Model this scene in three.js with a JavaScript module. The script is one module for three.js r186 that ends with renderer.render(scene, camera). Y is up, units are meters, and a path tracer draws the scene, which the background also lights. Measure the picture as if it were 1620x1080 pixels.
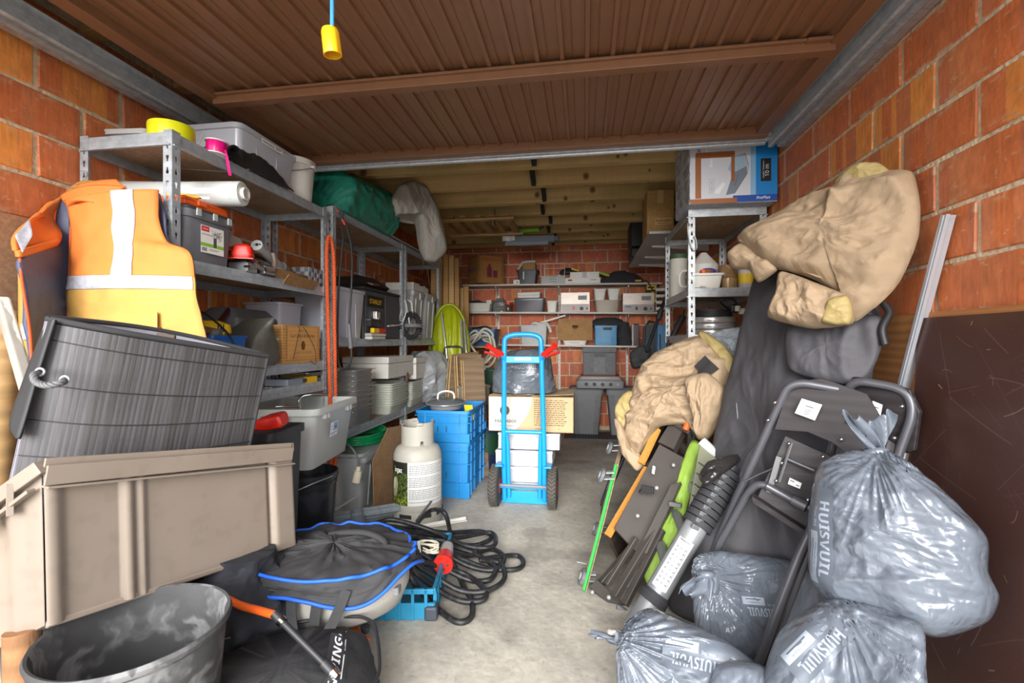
import * as THREE from 'three';
import { mergeGeometries, mergeVertices, toCreasedNormals } from 'three/addons/utils/BufferGeometryUtils.js';
import { RoundedBoxGeometry } from 'three/addons/geometries/RoundedBoxGeometry.js';
import { ImprovedNoise } from 'three/addons/math/ImprovedNoise.js';

// ---------- camera, sky, daylight, exposure ----------
const scene = new THREE.Scene();
const camera = new THREE.PerspectiveCamera(72.2, 1620 / 1080, 0.05, 200);
camera.position.set(0, 1.06, 0);
camera.rotation.y = THREE.MathUtils.degToRad(8.8);
const renderer = new THREE.WebGLRenderer({ antialias: true });
renderer.toneMapping = THREE.LinearToneMapping;
renderer.toneMappingExposure = 1.47;
renderer.shadowMap.enabled = true;
const SKY = 3.0, SUN = 5.3, SUN_ELEV = 16, SUN_AZ = 2, SUN_SOFT = 40;
{ // bright hazy overcast sky
  const w = 64, h = 32, d = new Float32Array(w * h * 4);
  for (let j = 0; j < h; j++) for (let i = 0; i < w; i++) {
    const e = Math.max(0, (j + 0.5) / h - 0.5) * 2, k = (j + 0.5) / h < 0.5 ? 0.35 : 0.85 + 0.15 * e, o = (j * w + i) * 4;
    d[o] = k; d[o + 1] = k * 1.0; d[o + 2] = k * 1.02; d[o + 3] = 1;
  }
  const t = new THREE.DataTexture(d, w, h, THREE.RGBAFormat, THREE.FloatType);
  t.mapping = THREE.EquirectangularReflectionMapping; t.magFilter = t.minFilter = THREE.LinearFilter; t.needsUpdate = true;
  scene.background = t; scene.environment = t; scene.backgroundIntensity = SKY; scene.environmentIntensity = SKY;
}
{ // low sun behind thin cloud: a very soft source shining in through the open door
  const s = new THREE.DirectionalLight(new THREE.Color(1, 0.985, 0.96), SUN);
  const e = THREE.MathUtils.degToRad(SUN_ELEV), a = THREE.MathUtils.degToRad(SUN_AZ);
  s.position.set(Math.sin(a) * Math.cos(e) * 10 - 0.4, Math.sin(e) * 10 + 1, Math.cos(a) * Math.cos(e) * 10 - 2.5);
  s.target.position.set(-0.4, 1, -2.5); s.castShadow = true; s.shadow.radius = SUN_SOFT / 0.53; s.shadow.mapSize.set(2048, 2048);
  Object.assign(s.shadow.camera, { left: -6, right: 6, top: 6, bottom: -6, near: 0.1, far: 30 });
  scene.add(s, s.target);
}

// ---------- helpers ----------
const V = (x, y, z) => new THREE.Vector3(x, y, z);
const rad = THREE.MathUtils.degToRad;
const lerp = (a, b, t) => a + (b - a) * t;
const clamp = (v, a = 0, b = 1) => Math.min(b, Math.max(a, v));
const smooth = (a, b, x) => { const t = clamp((x - a) / (b - a)); return t * t * (3 - 2 * t); };
function rng(seed) { let a = seed >>> 0; return () => { a = (a + 0x6d2b79f5) | 0; let t = Math.imul(a ^ (a >>> 15), 1 | a); t = (t + Math.imul(t ^ (t >>> 7), 61 | t)) ^ t; return ((t ^ (t >>> 14)) >>> 0) / 4294967296; }; }
{ const r = rng(77); Math.random = r; }
const PN = new ImprovedNoise();
const n3 = (x, y, z) => PN.noise(x, y, z);
const fb = (x, y, z, o = 3) => { let s = 0, a = 1, f = 1; for (let i = 0; i < o; i++) { s += a * PN.noise(x * f, y * f, z * f); a *= 0.5; f *= 2.03; } return s; };
const rg = (x, y, z, o = 3) => { let s = 0, a = 1, f = 1; for (let i = 0; i < o; i++) { s += a * (1 - 2 * Math.abs(PN.noise(x * f, y * f, z * f))); a *= 0.5; f *= 2.1; } return s; };
// tileable value noise lattice
const LAT = (() => { const r = rng(5), a = new Float32Array(65536); for (let i = 0; i < a.length; i++) a[i] = r(); return a; })();
function vn(u, v, px, py, s = 0) {
  const x = u * px, y = v * py, xi = Math.floor(x), yi = Math.floor(y), fx = x - xi, fy = y - yi, ux = fx * fx * (3 - 2 * fx), uy = fy * fy * (3 - 2 * fy);
  const g = (i, j) => LAT[((((i % px) + px) % px) * 131 + (((j % py) + py) % py) * 7919 + s * 1013) & 65535];
  return lerp(lerp(g(xi, yi), g(xi + 1, yi), ux), lerp(g(xi, yi + 1), g(xi + 1, yi + 1), ux), uy);
}
function vf(u, v, px, py, o = 4, s = 0) { let t = 0, a = 0.5, m = 0; for (let i = 0; i < o; i++) { t += a * vn(u, v, px << i, py << i, s + i); m += a; a *= 0.5; } return t / m; }
let nTex = 0;
function tex(w, h, fn, { srgb = true, rep = [1, 1] } = {}) {
  const d = new Uint8Array(w * h * 4);
  for (let j = 0; j < h; j++) for (let i = 0; i < w; i++) {
    const c = fn((i + 0.5) / w, (j + 0.5) / h), o = (j * w + i) * 4;
    if (typeof c === 'number') { d[o] = d[o + 1] = d[o + 2] = clamp(c) * 255; d[o + 3] = 255; } else { d[o] = clamp(c[0]) * 255; d[o + 1] = clamp(c[1]) * 255; d[o + 2] = clamp(c[2]) * 255; d[o + 3] = 255; }
  }
  const t = new THREE.DataTexture(d, w, h, THREE.RGBAFormat); t.wrapS = t.wrapT = THREE.RepeatWrapping; t.magFilter = THREE.LinearFilter; t.minFilter = THREE.LinearMipmapLinearFilter; t.generateMipmaps = true;
  if (srgb) t.colorSpace = THREE.SRGBColorSpace; t.repeat.set(...rep); t.needsUpdate = true; nTex++; return t;
}
const rp = (t, x, y = x) => { const c = t.clone(); c.repeat.set(x, y); c.needsUpdate = true; return c; };
function canvasTex(w, h, draw) {
  const c = document.createElement('canvas'); c.width = w; c.height = h; draw(c.getContext('2d'), w, h);
  const t = new THREE.CanvasTexture(c); t.colorSpace = THREE.SRGBColorSpace; nTex++; return t;
}
const hx = (c) => { const n = parseInt(c.slice(1), 16); return [(n >> 16) / 255, ((n >> 8) & 255) / 255, (n & 255) / 255]; };
const mulc = (c, k) => [c[0] * k, c[1] * k, c[2] * k];
const mixc = (a, b, t) => [lerp(a[0], b[0], t), lerp(a[1], b[1], t), lerp(a[2], b[2], t)];
// shared relief and wear textures (grey, tileable, 1 m)
const T = {};
T.grime = tex(256, 256, (u, v) => { const a = vf(u, v, 4, 4, 5, 1), b = vf(u, v, 24, 24, 3, 9); const k = 0.93 + 0.09 * a - 0.03 * smooth(0.6, 0.75, b); return [k, k * 0.995, k * 0.985]; });
T.fine = tex(256, 256, (u, v) => vf(u, v, 48, 48, 3, 3), { srgb: false });
T.lump = tex(256, 256, (u, v) => vf(u, v, 5, 5, 5, 4), { srgb: false });
T.weave = tex(128, 128, (u, v) => { const x = Math.sin(u * Math.PI * 64), y = Math.sin(v * Math.PI * 64); return 0.5 + 0.25 * (x * x - y * y) + 0.2 * (vf(u, v, 16, 16, 2) - 0.5); }, { srgb: false });
T.wrinkle = tex(512, 512, (u, v) => { let s = 0, a = 0.6; for (let i = 0; i < 4; i++) { s += a * (1 - Math.abs(2 * vn(u + 0.06 * vn(u, v, 5, 5, 40), v, 5 << i, 4 << i, 20 + i) - 1)); a *= 0.55; } return s / 1.25; }, { srgb: false });
T.brush = tex(256, 256, (u, v) => 0.75 + 0.25 * vf(u, v, 4, 128, 2, 6), { srgb: false });
T.wood = tex(512, 512, (u, v) => { const g = vf(u, v, 2, 40, 4, 2) * 0.6 + 0.4 * vf(u, v, 3, 120, 2, 8); const r = Math.sin((v * 9 + 0.5 * vf(u, v, 3, 4, 3, 12)) * 6.283 * 2) * 0.5 + 0.5; const k = 0.72 + 0.22 * g + 0.12 * r; return [k, k * 0.97, k * 0.92]; });
T.board = tex(256, 256, (u, v) => { const k = 0.86 + 0.2 * (vf(u, v, 64, 64, 2, 3) - 0.5) + 0.14 * (vf(u, v, 6, 6, 3, 5) - 0.5); return [k, k, k]; });
T.zinc = tex(256, 256, (u, v) => { const k = 0.82 + 0.22 * vf(u, v, 14, 14, 3, 14) - 0.12 * vf(u, v, 3, 40, 2, 15); return [k, k, k]; });
T.scuff = tex(512, 512, (u, v) => { const a = vf(u, v, 4, 4, 5, 21), b = vf(u + 0.2 * a, v, 9, 3, 4, 22); const k = 0.62 + 0.25 * a + 0.5 * smooth(0.56, 0.68, b); return [k, k, k]; });

const matCache = {};
function mat(color, o = {}) {
  const key = color + JSON.stringify(o); if (matCache[key]) return matCache[key];
  const { rough = 0.55, metal = 0, map = 'grime', bump = null, bs = 0.0004, rep = 1, brep = null, tr = 0, phys = null, ...rest } = o;
  const M = tr || phys ? THREE.MeshPhysicalMaterial : THREE.MeshStandardMaterial;
  const m = new M({ color: new THREE.Color(color), roughness: rough, metalness: metal, ...rest });
  if (map) m.map = rp(T[map], ...(Array.isArray(rep) ? rep : [rep, rep]));
  if (bump) { m.bumpMap = rp(T[bump], ...(Array.isArray(brep ?? rep) ? brep ?? rep : [brep ?? rep, brep ?? rep])); m.bumpScale = bs; }
  if (tr) { m.transmission = tr; m.thickness = 0; m.ior = 1.4; }
  if (phys) Object.assign(m, phys);
  m.side = THREE.DoubleSide;
  return (matCache[key] = m);
}
const flat = (t, o = {}) => { const { tr, ...r } = o; return new THREE.MeshStandardMaterial({ map: t, roughness: 0.6, side: THREE.DoubleSide, ...r }); };
const M = {
  galv: mat('#c3cbd1', { rough: 0.45, metal: 0.2, map: 'zinc', rep: 3 }),
  zinc: mat('#c8cdd1', { rough: 0.38, metal: 0.4, map: 'zinc', rep: 4 }),
  steel: mat('#d2d0cc', { rough: 0.22, metal: 0.65, map: 'brush', rep: [2, 6] }),
  chrome: mat('#dddddd', { rough: 0.12, metal: 1, map: null }),
  chip: mat('#c2a888', { rough: 0.85, map: 'board', rep: 2 }),
  card: mat('#b98d5c', { rough: 0.9, map: 'board', rep: 3 }),
  pine: mat('#d6b27c', { rough: 0.7, map: 'wood', rep: [1.2, 3] }),
  pine2: mat('#c39a62', { rough: 0.75, map: 'wood', rep: [1.2, 3] }),
  white: mat('#e4e2dc', { rough: 0.5 }), offwhite: mat('#d3d0c6', { rough: 0.55 }),
  black: mat('#29292c', { rough: 0.5 }), dark: mat('#38383b', { rough: 0.6 }), rubber: mat('#343438', { rough: 0.75 }),
  fabBlack: mat('#343436', { rough: 0.9, bump: 'weave', rep: 4, bs: 0.0006 }),
  grey: mat('#7d7f82', { rough: 0.5 }), lgrey: mat('#b9bbbb', { rough: 0.5 }), dgrey: mat('#65676a', { rough: 0.55 }),
  blue: mat('#2b8fd6', { rough: 0.42 }), red: mat('#d8281c', { rough: 0.4 }), orange: mat('#f0641e', { rough: 0.5 }), yellow: mat('#efc21d', { rough: 0.45 }),
  clear: mat('#e9ebf2', { rough: 0.22, tr: 0.5, map: null }), milky: mat('#e6e9e6', { rough: 0.35, tr: 0.5, map: null }),
};
const names = {};
const numbered = (n) => { const k = (names[n] = (names[n] ?? -1) + 1); return k ? n + '_' + String(k).padStart(3, '0') : n; };
function muv(g) { // texture coordinates in metres, from the side each triangle faces most
  if (g.userData.keep) return g;
  const p = g.attributes.position, uv = new Float32Array(p.count * 2), a = V(), b = V(), c = V(), n = V();
  for (let i = 0; i < p.count; i += 3) {
    a.fromBufferAttribute(p, i); b.fromBufferAttribute(p, i + 1); c.fromBufferAttribute(p, i + 2);
    n.copy(b).sub(a).cross(c.clone().sub(a)); const X = Math.abs(n.x), Y = Math.abs(n.y), Z = Math.abs(n.z);
    for (let k = 0; k < 3; k++) { const q = k === 0 ? a : k === 1 ? b : c, o = (i + k) * 2; if (X > Y && X > Z) { uv[o] = q.z; uv[o + 1] = q.y; } else if (Y > Z) { uv[o] = q.x; uv[o + 1] = q.z; } else { uv[o] = q.x; uv[o + 1] = q.y; } }
  }
  g.setAttribute('uv', new THREE.BufferAttribute(uv, 2)); return g;
}
function geo(list) {
  list = (Array.isArray(list) ? list : [list]).flat(3).map((g) => {
    let q = g.index ? g.toNonIndexed() : g.clone(); q.userData = g.userData;
    for (const k of Object.keys(q.attributes)) if (!['position', 'normal', 'uv'].includes(k)) q.deleteAttribute(k);
    if (!q.attributes.normal) q.computeVertexNormals();
    return muv(q);
  });
  return list.length === 1 ? list[0] : mergeGeometries(list, false);
}
const EACH = new Set('rib clip bail_ear bolt hinge_bar bracket leg frame nail foot latch handle_rib rivet groove rung flap clip_rib end_bracket corner_tab strap board_edge raised_end mudguard screw_hole shroud_rim'.split(' '));
const ORD = 'first second third fourth fifth sixth seventh eighth ninth tenth'.split(' ');
function part(parent, name, g, m, o = {}) {
  if (EACH.has(name) && Array.isArray(g) && g.length > 1) return g.map((q) => part(parent, name, q, m, o))[0];
  const me = new THREE.Mesh(o.raw ? g : geo(g), m); me.name = parent === scene ? numbered(name) : name; me.castShadow = me.receiveShadow = true;
  if (o.pos) me.position.set(...o.pos); if (o.rot) me.rotation.set(...o.rot);
  if (o.label) me.userData.label = o.label; if (o.kind) me.userData.kind = o.kind;
  parent.add(me); return me;
}
function tag(o, label, category, group) { Object.assign(o.userData, { label, category }); if (group) o.userData.group = group; return o; }
function thing(name, label, category, pos = [0, 0, 0], rot = 0, group) {
  const o = new THREE.Group(); o.name = numbered(name); scene.add(o); o.position.set(...pos);
  if (Array.isArray(rot)) o.rotation.set(rot[0], rot[1], rot[2], rot[3] ?? 'YXZ'); else o.rotation.y = rot;
  return tag(o, label, category, group);
}
function struct(name) { const o = new THREE.Group(); o.name = name; o.userData.kind = 'structure'; scene.add(o); return o; }
function dup(o, label, pos, rot, group) { const c = o.clone(); c.name = numbered(o.name.replace(/_\d{3}$/, '')); scene.add(c); c.userData = { ...o.userData, label }; if (group) c.userData.group = group; if (pos) c.position.set(...pos); if (Array.isArray(rot)) c.rotation.set(rot[0], rot[1], rot[2], 'YXZ'); else if (rot !== undefined) c.rotation.y = rot; return c; }
// shapes
const mv = (g, x = 0, y = 0, z = 0, rx = 0, ry = 0, rz = 0) => { const m = new THREE.Matrix4().compose(V(x, y, z), new THREE.Quaternion().setFromEuler(new THREE.Euler(rx, ry, rz, 'YXZ')), V(1, 1, 1)); const u = g.userData; g.applyMatrix4(m); g.userData = u; return g; };
const bx = (w, h, d, x = 0, y = 0, z = 0, r = 0) => { const k = Math.min(r, w / 2.01, h / 2.01, d / 2.01); return mv(k > 0 ? new RoundedBoxGeometry(w, h, d, 2, k) : new THREE.BoxGeometry(w, h, d), x, y, z); };
const cyl = (r1, r2, h, x = 0, y = 0, z = 0, n = 24, open = false) => mv(new THREE.CylinderGeometry(r1, r2, h, n, 1, open), x, y, z);
const lathe = (pts, n = 32) => toCreasedNormals(new THREE.LatheGeometry(pts.map(([r, y]) => new THREE.Vector2(Math.max(r, 0.0001), y)), n), 0.7);
const tube = (pts, r, seg = 32, n = 8, closed = false) => { const c = pts.isCurve ? pts : new THREE.CatmullRomCurve3(pts.map((p) => (p.isVector3 ? p : V(...p))), closed, 'catmullrom', 0.5); return new THREE.TubeGeometry(c, seg, r, n, closed); };
function poly(pts, fr = 0.02) { // straight runs with rounded corners
  const P = pts.map((p) => (p.isVector3 ? p : V(...p))), c = new THREE.CurvePath(); let a = P[0];
  for (let i = 1; i < P.length - 1; i++) { const q = P[i], d1 = Math.min(fr, q.distanceTo(P[i - 1]) * 0.49), d2 = Math.min(fr, q.distanceTo(P[i + 1]) * 0.49), s = q.clone().lerp(P[i - 1], d1 / q.distanceTo(P[i - 1])), e = q.clone().lerp(P[i + 1], d2 / q.distanceTo(P[i + 1])); c.add(new THREE.LineCurve3(a, s)); c.add(new THREE.QuadraticBezierCurve3(s, q, e)); a = e; }
  c.add(new THREE.LineCurve3(a, P[P.length - 1])); return c;
}
const ptube = (pts, r, fr = 0.02, seg = 40, n = 8) => capped(poly(pts, fr), r, seg, n);
function capped(c, r, seg, n) { const t = new THREE.TubeGeometry(c, seg, r, n, false); const out = [t]; for (const e of [0, 1]) { const p = c.getPointAt(e), d = c.getTangentAt(e); const g = new THREE.CircleGeometry(r, n); g.applyQuaternion(new THREE.Quaternion().setFromUnitVectors(V(0, 0, 1), d.multiplyScalar(e ? 1 : -1))); g.translate(p.x, p.y, p.z); out.push(g); } return out; }
function rod(a, b, r, n = 10, r2 = r) { a = V(...a); b = V(...b); const g = new THREE.CylinderGeometry(r2, r, a.distanceTo(b), n); g.applyQuaternion(new THREE.Quaternion().setFromUnitVectors(V(0, 1, 0), b.clone().sub(a).normalize())); const c = a.add(b).multiplyScalar(0.5); g.translate(c.x, c.y, c.z); return g; }
function bar(a, b, w, h, r = 0, up = [0, 1, 0]) { a = V(...a); b = V(...b); const L = a.distanceTo(b), g = bx(w, h, L, 0, 0, 0, r), z = b.clone().sub(a).normalize(), x = V(...up).cross(z).normalize(), y = z.clone().cross(x); const m = new THREE.Matrix4().makeBasis(x, y, z); g.applyMatrix4(m); const c = a.add(b).multiplyScalar(0.5); g.translate(c.x, c.y, c.z); return g; }
function ext(pts, depth, bev = 0, holes = []) { const s = new THREE.Shape(pts.map((p) => new THREE.Vector2(...p))); for (const h of holes) s.holes.push(new THREE.Path(h.map((p) => new THREE.Vector2(...p)))); const g = new THREE.ExtrudeGeometry(s, { depth: depth - 2 * bev, bevelEnabled: bev > 0, bevelThickness: bev, bevelSize: bev, bevelOffset: -bev, bevelSegments: 2, curveSegments: 8 }); g.translate(0, 0, -depth / 2 + bev); return g; }
function rrect(w, d, r, s = 3, x = 0, z = 0) { const o = []; r = Math.min(r, w / 2 - 1e-4, d / 2 - 1e-4); const c = [[1, 1, 0], [-1, 1, 1], [-1, -1, 2], [1, -1, 3]]; for (const [a, b, q] of c) for (let i = 0; i <= s; i++) { const t = (q + i / s) * Math.PI / 2; o.push([x + a * (w / 2 - r) + Math.cos(t) * r, z + b * (d / 2 - r) + Math.sin(t) * r]); } return o; }
function loft(rings, { top = false, bottom = false, crease = 0.6 } = {}) { // rings of [x,y,z] points, all the same count
  const n = rings[0].length, p = [], ix = []; for (const r of rings) for (const q of r) p.push(...q);
  for (let j = 0; j < rings.length - 1; j++) for (let i = 0; i < n; i++) { const k = (i + 1) % n, a = j * n + i, b = j * n + k, c = a + n, d = b + n; ix.push(a, c, b, b, c, d); }
  const cap = (j, flip) => { const c = p.length / 3, q = V(); for (const r of rings[j]) q.add(V(...r)); q.divideScalar(n); p.push(q.x, q.y, q.z); for (let i = 0; i < n; i++) { const a = j * n + i, b = j * n + (i + 1) % n; flip ? ix.push(a, b, c) : ix.push(b, a, c); } };
  if (bottom) cap(0, true); if (top) cap(rings.length - 1, false);
  const g = new THREE.BufferGeometry(); g.setAttribute('position', new THREE.Float32BufferAttribute(p, 3)); g.setIndex(ix);
  return crease > 3 ? (g.computeVertexNormals(), g) : toCreasedNormals(g, crease);
}
const ring = (w, d, r, y, s = 3, x = 0, z = 0) => rrect(w, d, r, s, x, z).map(([a, b]) => [a, y, b]);
// open tapered box: bottom (bw x bd) to top (w x d)
function tub(w, d, h, { bw = w * 0.88, bd = d * 0.88, r = 0.02, t = 0.003, lip = 0.012, lh = 0.012, s = 3, solid = false } = {}) {
  const R = [ring(bw, bd, r, 0, s), ring(lerp(bw, w, 1 - lh / h), lerp(bd, d, 1 - lh / h), r, h - lh, s), ring(w + 2 * lip, d + 2 * lip, r + lip, h - lh, s), ring(w + 2 * lip, d + 2 * lip, r + lip, h, s)];
  if (solid) return loft(R, { bottom: true, top: true });
  R.push(ring(w - 2 * t, d - 2 * t, r, h, s), ring(bw - 2 * t, bd - 2 * t, r, t, s)); return loft(R, { bottom: true, top: true });
}
const lidG = (w, d, h, r = 0.02, inset = 0.012) => loft([ring(w, d, r, 0), ring(w, d, r, h * 0.6), ring(w - inset * 2, d - inset * 2, r, h * 0.65), ring(w - inset * 2.4, d - inset * 2.4, r, h)], { top: true, bottom: true });
function sheet(nu, nv, fn, th = 0.003, crease = 4) { // thin curved sheet with real thickness
  const P = [], N = []; const idx = (i, j) => j * (nu + 1) + i;
  for (let j = 0; j <= nv; j++) for (let i = 0; i <= nu; i++) P.push(V(...fn(i / nu, j / nv)));
  for (let j = 0; j <= nv; j++) for (let i = 0; i <= nu; i++) { const a = P[idx(Math.min(nu, i + 1), j)].clone().sub(P[idx(Math.max(0, i - 1), j)]), b = P[idx(i, Math.min(nv, j + 1))].clone().sub(P[idx(i, Math.max(0, j - 1))]); N.push(a.cross(b).normalize()); }
  const p = [], ix = [], m = P.length; for (let k = 0; k < m; k++) p.push(P[k].x + N[k].x * th / 2, P[k].y + N[k].y * th / 2, P[k].z + N[k].z * th / 2);
  for (let k = 0; k < m; k++) p.push(P[k].x - N[k].x * th / 2, P[k].y - N[k].y * th / 2, P[k].z - N[k].z * th / 2);
  for (let j = 0; j < nv; j++) for (let i = 0; i < nu; i++) { const a = idx(i, j), b = idx(i + 1, j), c = idx(i, j + 1), d = idx(i + 1, j + 1); ix.push(a, b, c, b, d, c, a + m, c + m, b + m, b + m, c + m, d + m); }
  const edge = (a, b) => ix.push(a, a + m, b, b, a + m, b + m);
  for (let i = 0; i < nu; i++) { edge(idx(i, 0), idx(i + 1, 0)); edge(idx(i + 1, nv), idx(i, nv)); } for (let j = 0; j < nv; j++) { edge(idx(0, j + 1), idx(0, j)); edge(idx(nu, j), idx(nu, j + 1)); }
  const g = new THREE.BufferGeometry(); g.setAttribute('position', new THREE.Float32BufferAttribute(p, 3)); g.setIndex(ix); if (crease < 3) return toCreasedNormals(g, crease); g.computeVertexNormals(); return g;
}
function decalUV(g) { g.userData.keep = true; return g; }
// printed sheet: a thin plate whose front (+z) carries a picture
const plate = (w, h, x = 0, y = 0, z = 0, t = 0.0006) => decalUV(mv(new THREE.BoxGeometry(w, h, t), x, y, z));
// a carton: six printed or plain faces with visible thickness at the flaps
function softbox(w, h, d, seed = 1, k = 0.004) { const g = new RoundedBoxGeometry(w, h, d, 3, Math.min(0.004, w / 8, h / 8, d / 8)), p = g.attributes.position; for (let i = 0; i < p.count; i++) { const x = p.getX(i), y = p.getY(i), z = p.getZ(i); p.setXYZ(i, x + k * n3(x * 9 + seed, y * 9, z * 9), y + k * n3(x * 9, y * 9 + seed, z * 9), z + k * n3(x * 9, y * 9, z * 9 + seed)); } return g; }

// ---------- the room ----------
const XL = -1.85, XR = 1.02, ZB = -5.7, ZF = -0.35;
{
  const conc = tex(1024, 1024, (u, v) => { const a = vf(u, v, 4, 4, 6, 31), b = vf(u, v, 90, 90, 2, 33), c = vf(u, v, 14, 14, 4, 35), s = smooth(0.66, 0.78, vf(u, v, 7, 7, 4, 37)); let k = 0.675 + 0.24 * (a - 0.5) + 0.09 * (b - 0.5) + 0.14 * (c - 0.5); k -= 0.07 * s; const sp = smooth(0.86, 0.92, vn(u, v, 190, 190, 44)) * 0.07; k -= sp; return [k * 1.03, k * 1.0, k * 0.93]; }, { rep: [0.55, 0.55] });
  const bumpc = rp(T.fine, 1, 1); const fm = new THREE.MeshStandardMaterial({ map: conc, roughness: 0.82, bumpMap: bumpc, bumpScale: 0.0015 });
  part(scene, 'floor', bx(XR - XL + 0.6, 0.12, 6.4, (XL + XR) / 2, -0.06, -3.0), fm, { kind: 'structure' });
  part(scene, 'ground', bx(30, 0.1, 20, 0, -0.07, 10.2), mat('#8d8a84', { rough: 0.9, map: 'board', rep: 0.7 }), { kind: 'structure' });
}
{ // clay block walls: mortar slab with every block proud of it
  const stain = (s) => tex(512, 256, (u, v) => {
    const r = rng(s * 17 + 3), bands = []; let x = 0; while (x < 1) { const w = 0.06 + r() * 0.16; bands.push([x, x + w, r(), r()]); x += w; }
    const wob = 0.012 * (vf(u, v, 3, 6, 3, s) - 0.5), uu = u + wob, b = bands.find((q) => uu < q[1]) ?? bands[0];
    let c = mixc(hx('#cd7342'), hx('#e69649'), smooth(0.45, 0.9, b[2])); c = mixc(c, hx('#bd7254'), 0.7 * smooth(0.55, 0.95, b[3]));
    c = mulc(c, 0.9 + 0.2 * vf(u, v, 40, 3, 3, s + 2)); c = mulc(c, 0.93 + 0.14 * vf(u, v, 5, 4, 4, s + 5));
    const line = Math.min(Math.abs(uu - b[0]), Math.abs(uu - b[1])); c = mixc(c, hx('#c98a66'), 0.35 * (1 - smooth(0.002, 0.008, line)));
    const e = Math.min(u * 2, (1 - u) * 2, v, 1 - v), sm = smooth(0.56, 0.72, vf(u, v, 9, 6, 4, s + 11)) * smooth(0.22, 0.02, e); c = mixc(c, hx('#c9a98a'), 0.75 * sm);
    const sc = smooth(0.74, 0.8, vf(u, v, 16, 9, 4, s + 15)); c = mixc(c, hx('#d9a888'), 0.55 * sc);
    return c;
  });
  const mats = []; for (let i = 0; i < 5; i++) { const t = stain(i * 7 + 2); for (const k of [1, 0.86]) mats.push(new THREE.MeshStandardMaterial({ map: t, roughness: 0.62, color: new THREE.Color(k, k * 0.97, k * 0.95), bumpMap: rp(T.fine, 0.5, 0.25), bumpScale: 0.001 })); }
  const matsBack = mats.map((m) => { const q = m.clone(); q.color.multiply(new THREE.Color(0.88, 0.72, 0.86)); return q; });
  const mort = tex(512, 512, (u, v) => { const k = 0.8 + 0.2 * (vf(u, v, 60, 60, 3, 51) - 0.5) + 0.14 * (vf(u, v, 8, 8, 4, 52) - 0.5); return [k, k * 0.91, k * 0.76]; }, { rep: [1.5, 1.5] });
  const mm = new THREE.MeshStandardMaterial({ map: mort, roughness: 0.95, bumpMap: rp(T.fine, 2, 2), bumpScale: 0.004 });
  const LEN = 0.286, HT = 0.1375, PX = 0.3, PY = 0.151;
  const brickGeo = (L, seed) => { // front face bevelled, corners a little uneven
    const r = rng(seed), j = () => (r() - 0.5) * 0.005, X = L / 2, Y = HT / 2, b = 0.004, d = 0.02, c = [[-1, -1], [1, -1], [1, 1], [-1, 1]];
    const o = c.map(([a, e]) => [a * X + j(), e * Y + j()]), P = [], U = [];
    const push = (q, z) => { P.push(q[0], q[1], z); U.push(q[0] / LEN + 0.5, q[1] / HT + 0.5); };
    const quad = (a, za, e, ze, f, zf, g, zg) => { push(a, za); push(e, ze); push(f, zf); push(a, za); push(f, zf); push(g, zg); };
    const inn = c.map(([a, e], i) => [o[i][0] - a * b, o[i][1] - e * b]);
    quad(inn[0], 0, inn[1], 0, inn[2], 0, inn[3], 0);
    for (let i = 0; i < 4; i++) { const k = (i + 1) % 4; quad(o[i], -b, o[k], -b, inn[k], 0, inn[i], 0); quad(o[i], -d, o[k], -d, o[k], -b, o[i], -b); }
    const g = new THREE.BufferGeometry(); g.setAttribute('position', new THREE.Float32BufferAttribute(P, 3)); g.setAttribute('uv', new THREE.Float32BufferAttribute(U, 2)); g.computeVertexNormals(); return g;
  };
  const full = [1, 2, 3, 4, 5, 6].map((s) => brickGeo(LEN, s)), cut = {};
  function wall(name, slab, place, len, y0, phase, turn, seed) {
    const w = struct(name), r = rng(seed); part(w, 'mortar', slab, mm);
    for (let k = 0; k < 15; k++) {
      const yc = y0 + PY * k + PY / 2; if (yc + HT / 2 > 2.36) break;
      let s = phase + (k % 2 ? PX / 2 : 0); while (s > 0.0) s -= PX;
      for (; s < len; s += PX) {
        const a = Math.max(0, s) + 0.007, e = Math.min(len, s + PX) - 0.007; if (e - a < 0.05) continue;
        const L = e - a; let g; if (L > LEN - 0.002) g = full[(r() * 6) | 0]; else { const q = L.toFixed(2); g = cut[q] ??= brickGeo(L, 9 + k); }
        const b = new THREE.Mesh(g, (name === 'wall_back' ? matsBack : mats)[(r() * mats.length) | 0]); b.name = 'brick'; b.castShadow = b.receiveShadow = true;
        place(b, (a + e) / 2, yc, (r() - 0.5) * 0.003); b.rotation.y = turn + (r() > 0.5 ? 0 : 0); w.add(b);
      }
    }
    return w;
  }
  const H = 2.5, out = 0.005;
  wall('wall_right', bx(0.2, H, 5.55, XR + out + 0.1, H / 2 - 0.02, -2.975), (b, s, y, j) => b.position.set(XR + j, y, ZF - s), 5.35, 0.079, 1.40 - 0.35, -Math.PI / 2, 11);
  wall('wall_left', bx(0.2, H, 5.55, XL - out - 0.1, H / 2 - 0.02, -2.975), (b, s, y, j) => b.position.set(XL - j, y, ZF - s), 5.35, 0.112, 1.33 - 0.35, Math.PI / 2, 12);
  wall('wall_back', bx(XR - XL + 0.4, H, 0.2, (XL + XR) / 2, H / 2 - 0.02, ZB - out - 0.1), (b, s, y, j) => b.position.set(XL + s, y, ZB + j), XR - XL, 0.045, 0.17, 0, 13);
  const f = struct('wall_front'); const fm = mat('#8f5d45', { rough: 0.9, map: 'board', rep: 2 });
  part(f, 'lintel', bx(XR - XL + 0.4, 0.34, 0.2, (XL + XR) / 2, 2.31, -0.32), fm);
  part(f, 'pier', [bx(0.16, 2.16, 0.2, XL + 0.02, 1.06, -0.32), bx(0.08, 2.16, 0.2, XR + 0.02, 1.06, -0.32)], fm);
}
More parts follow.
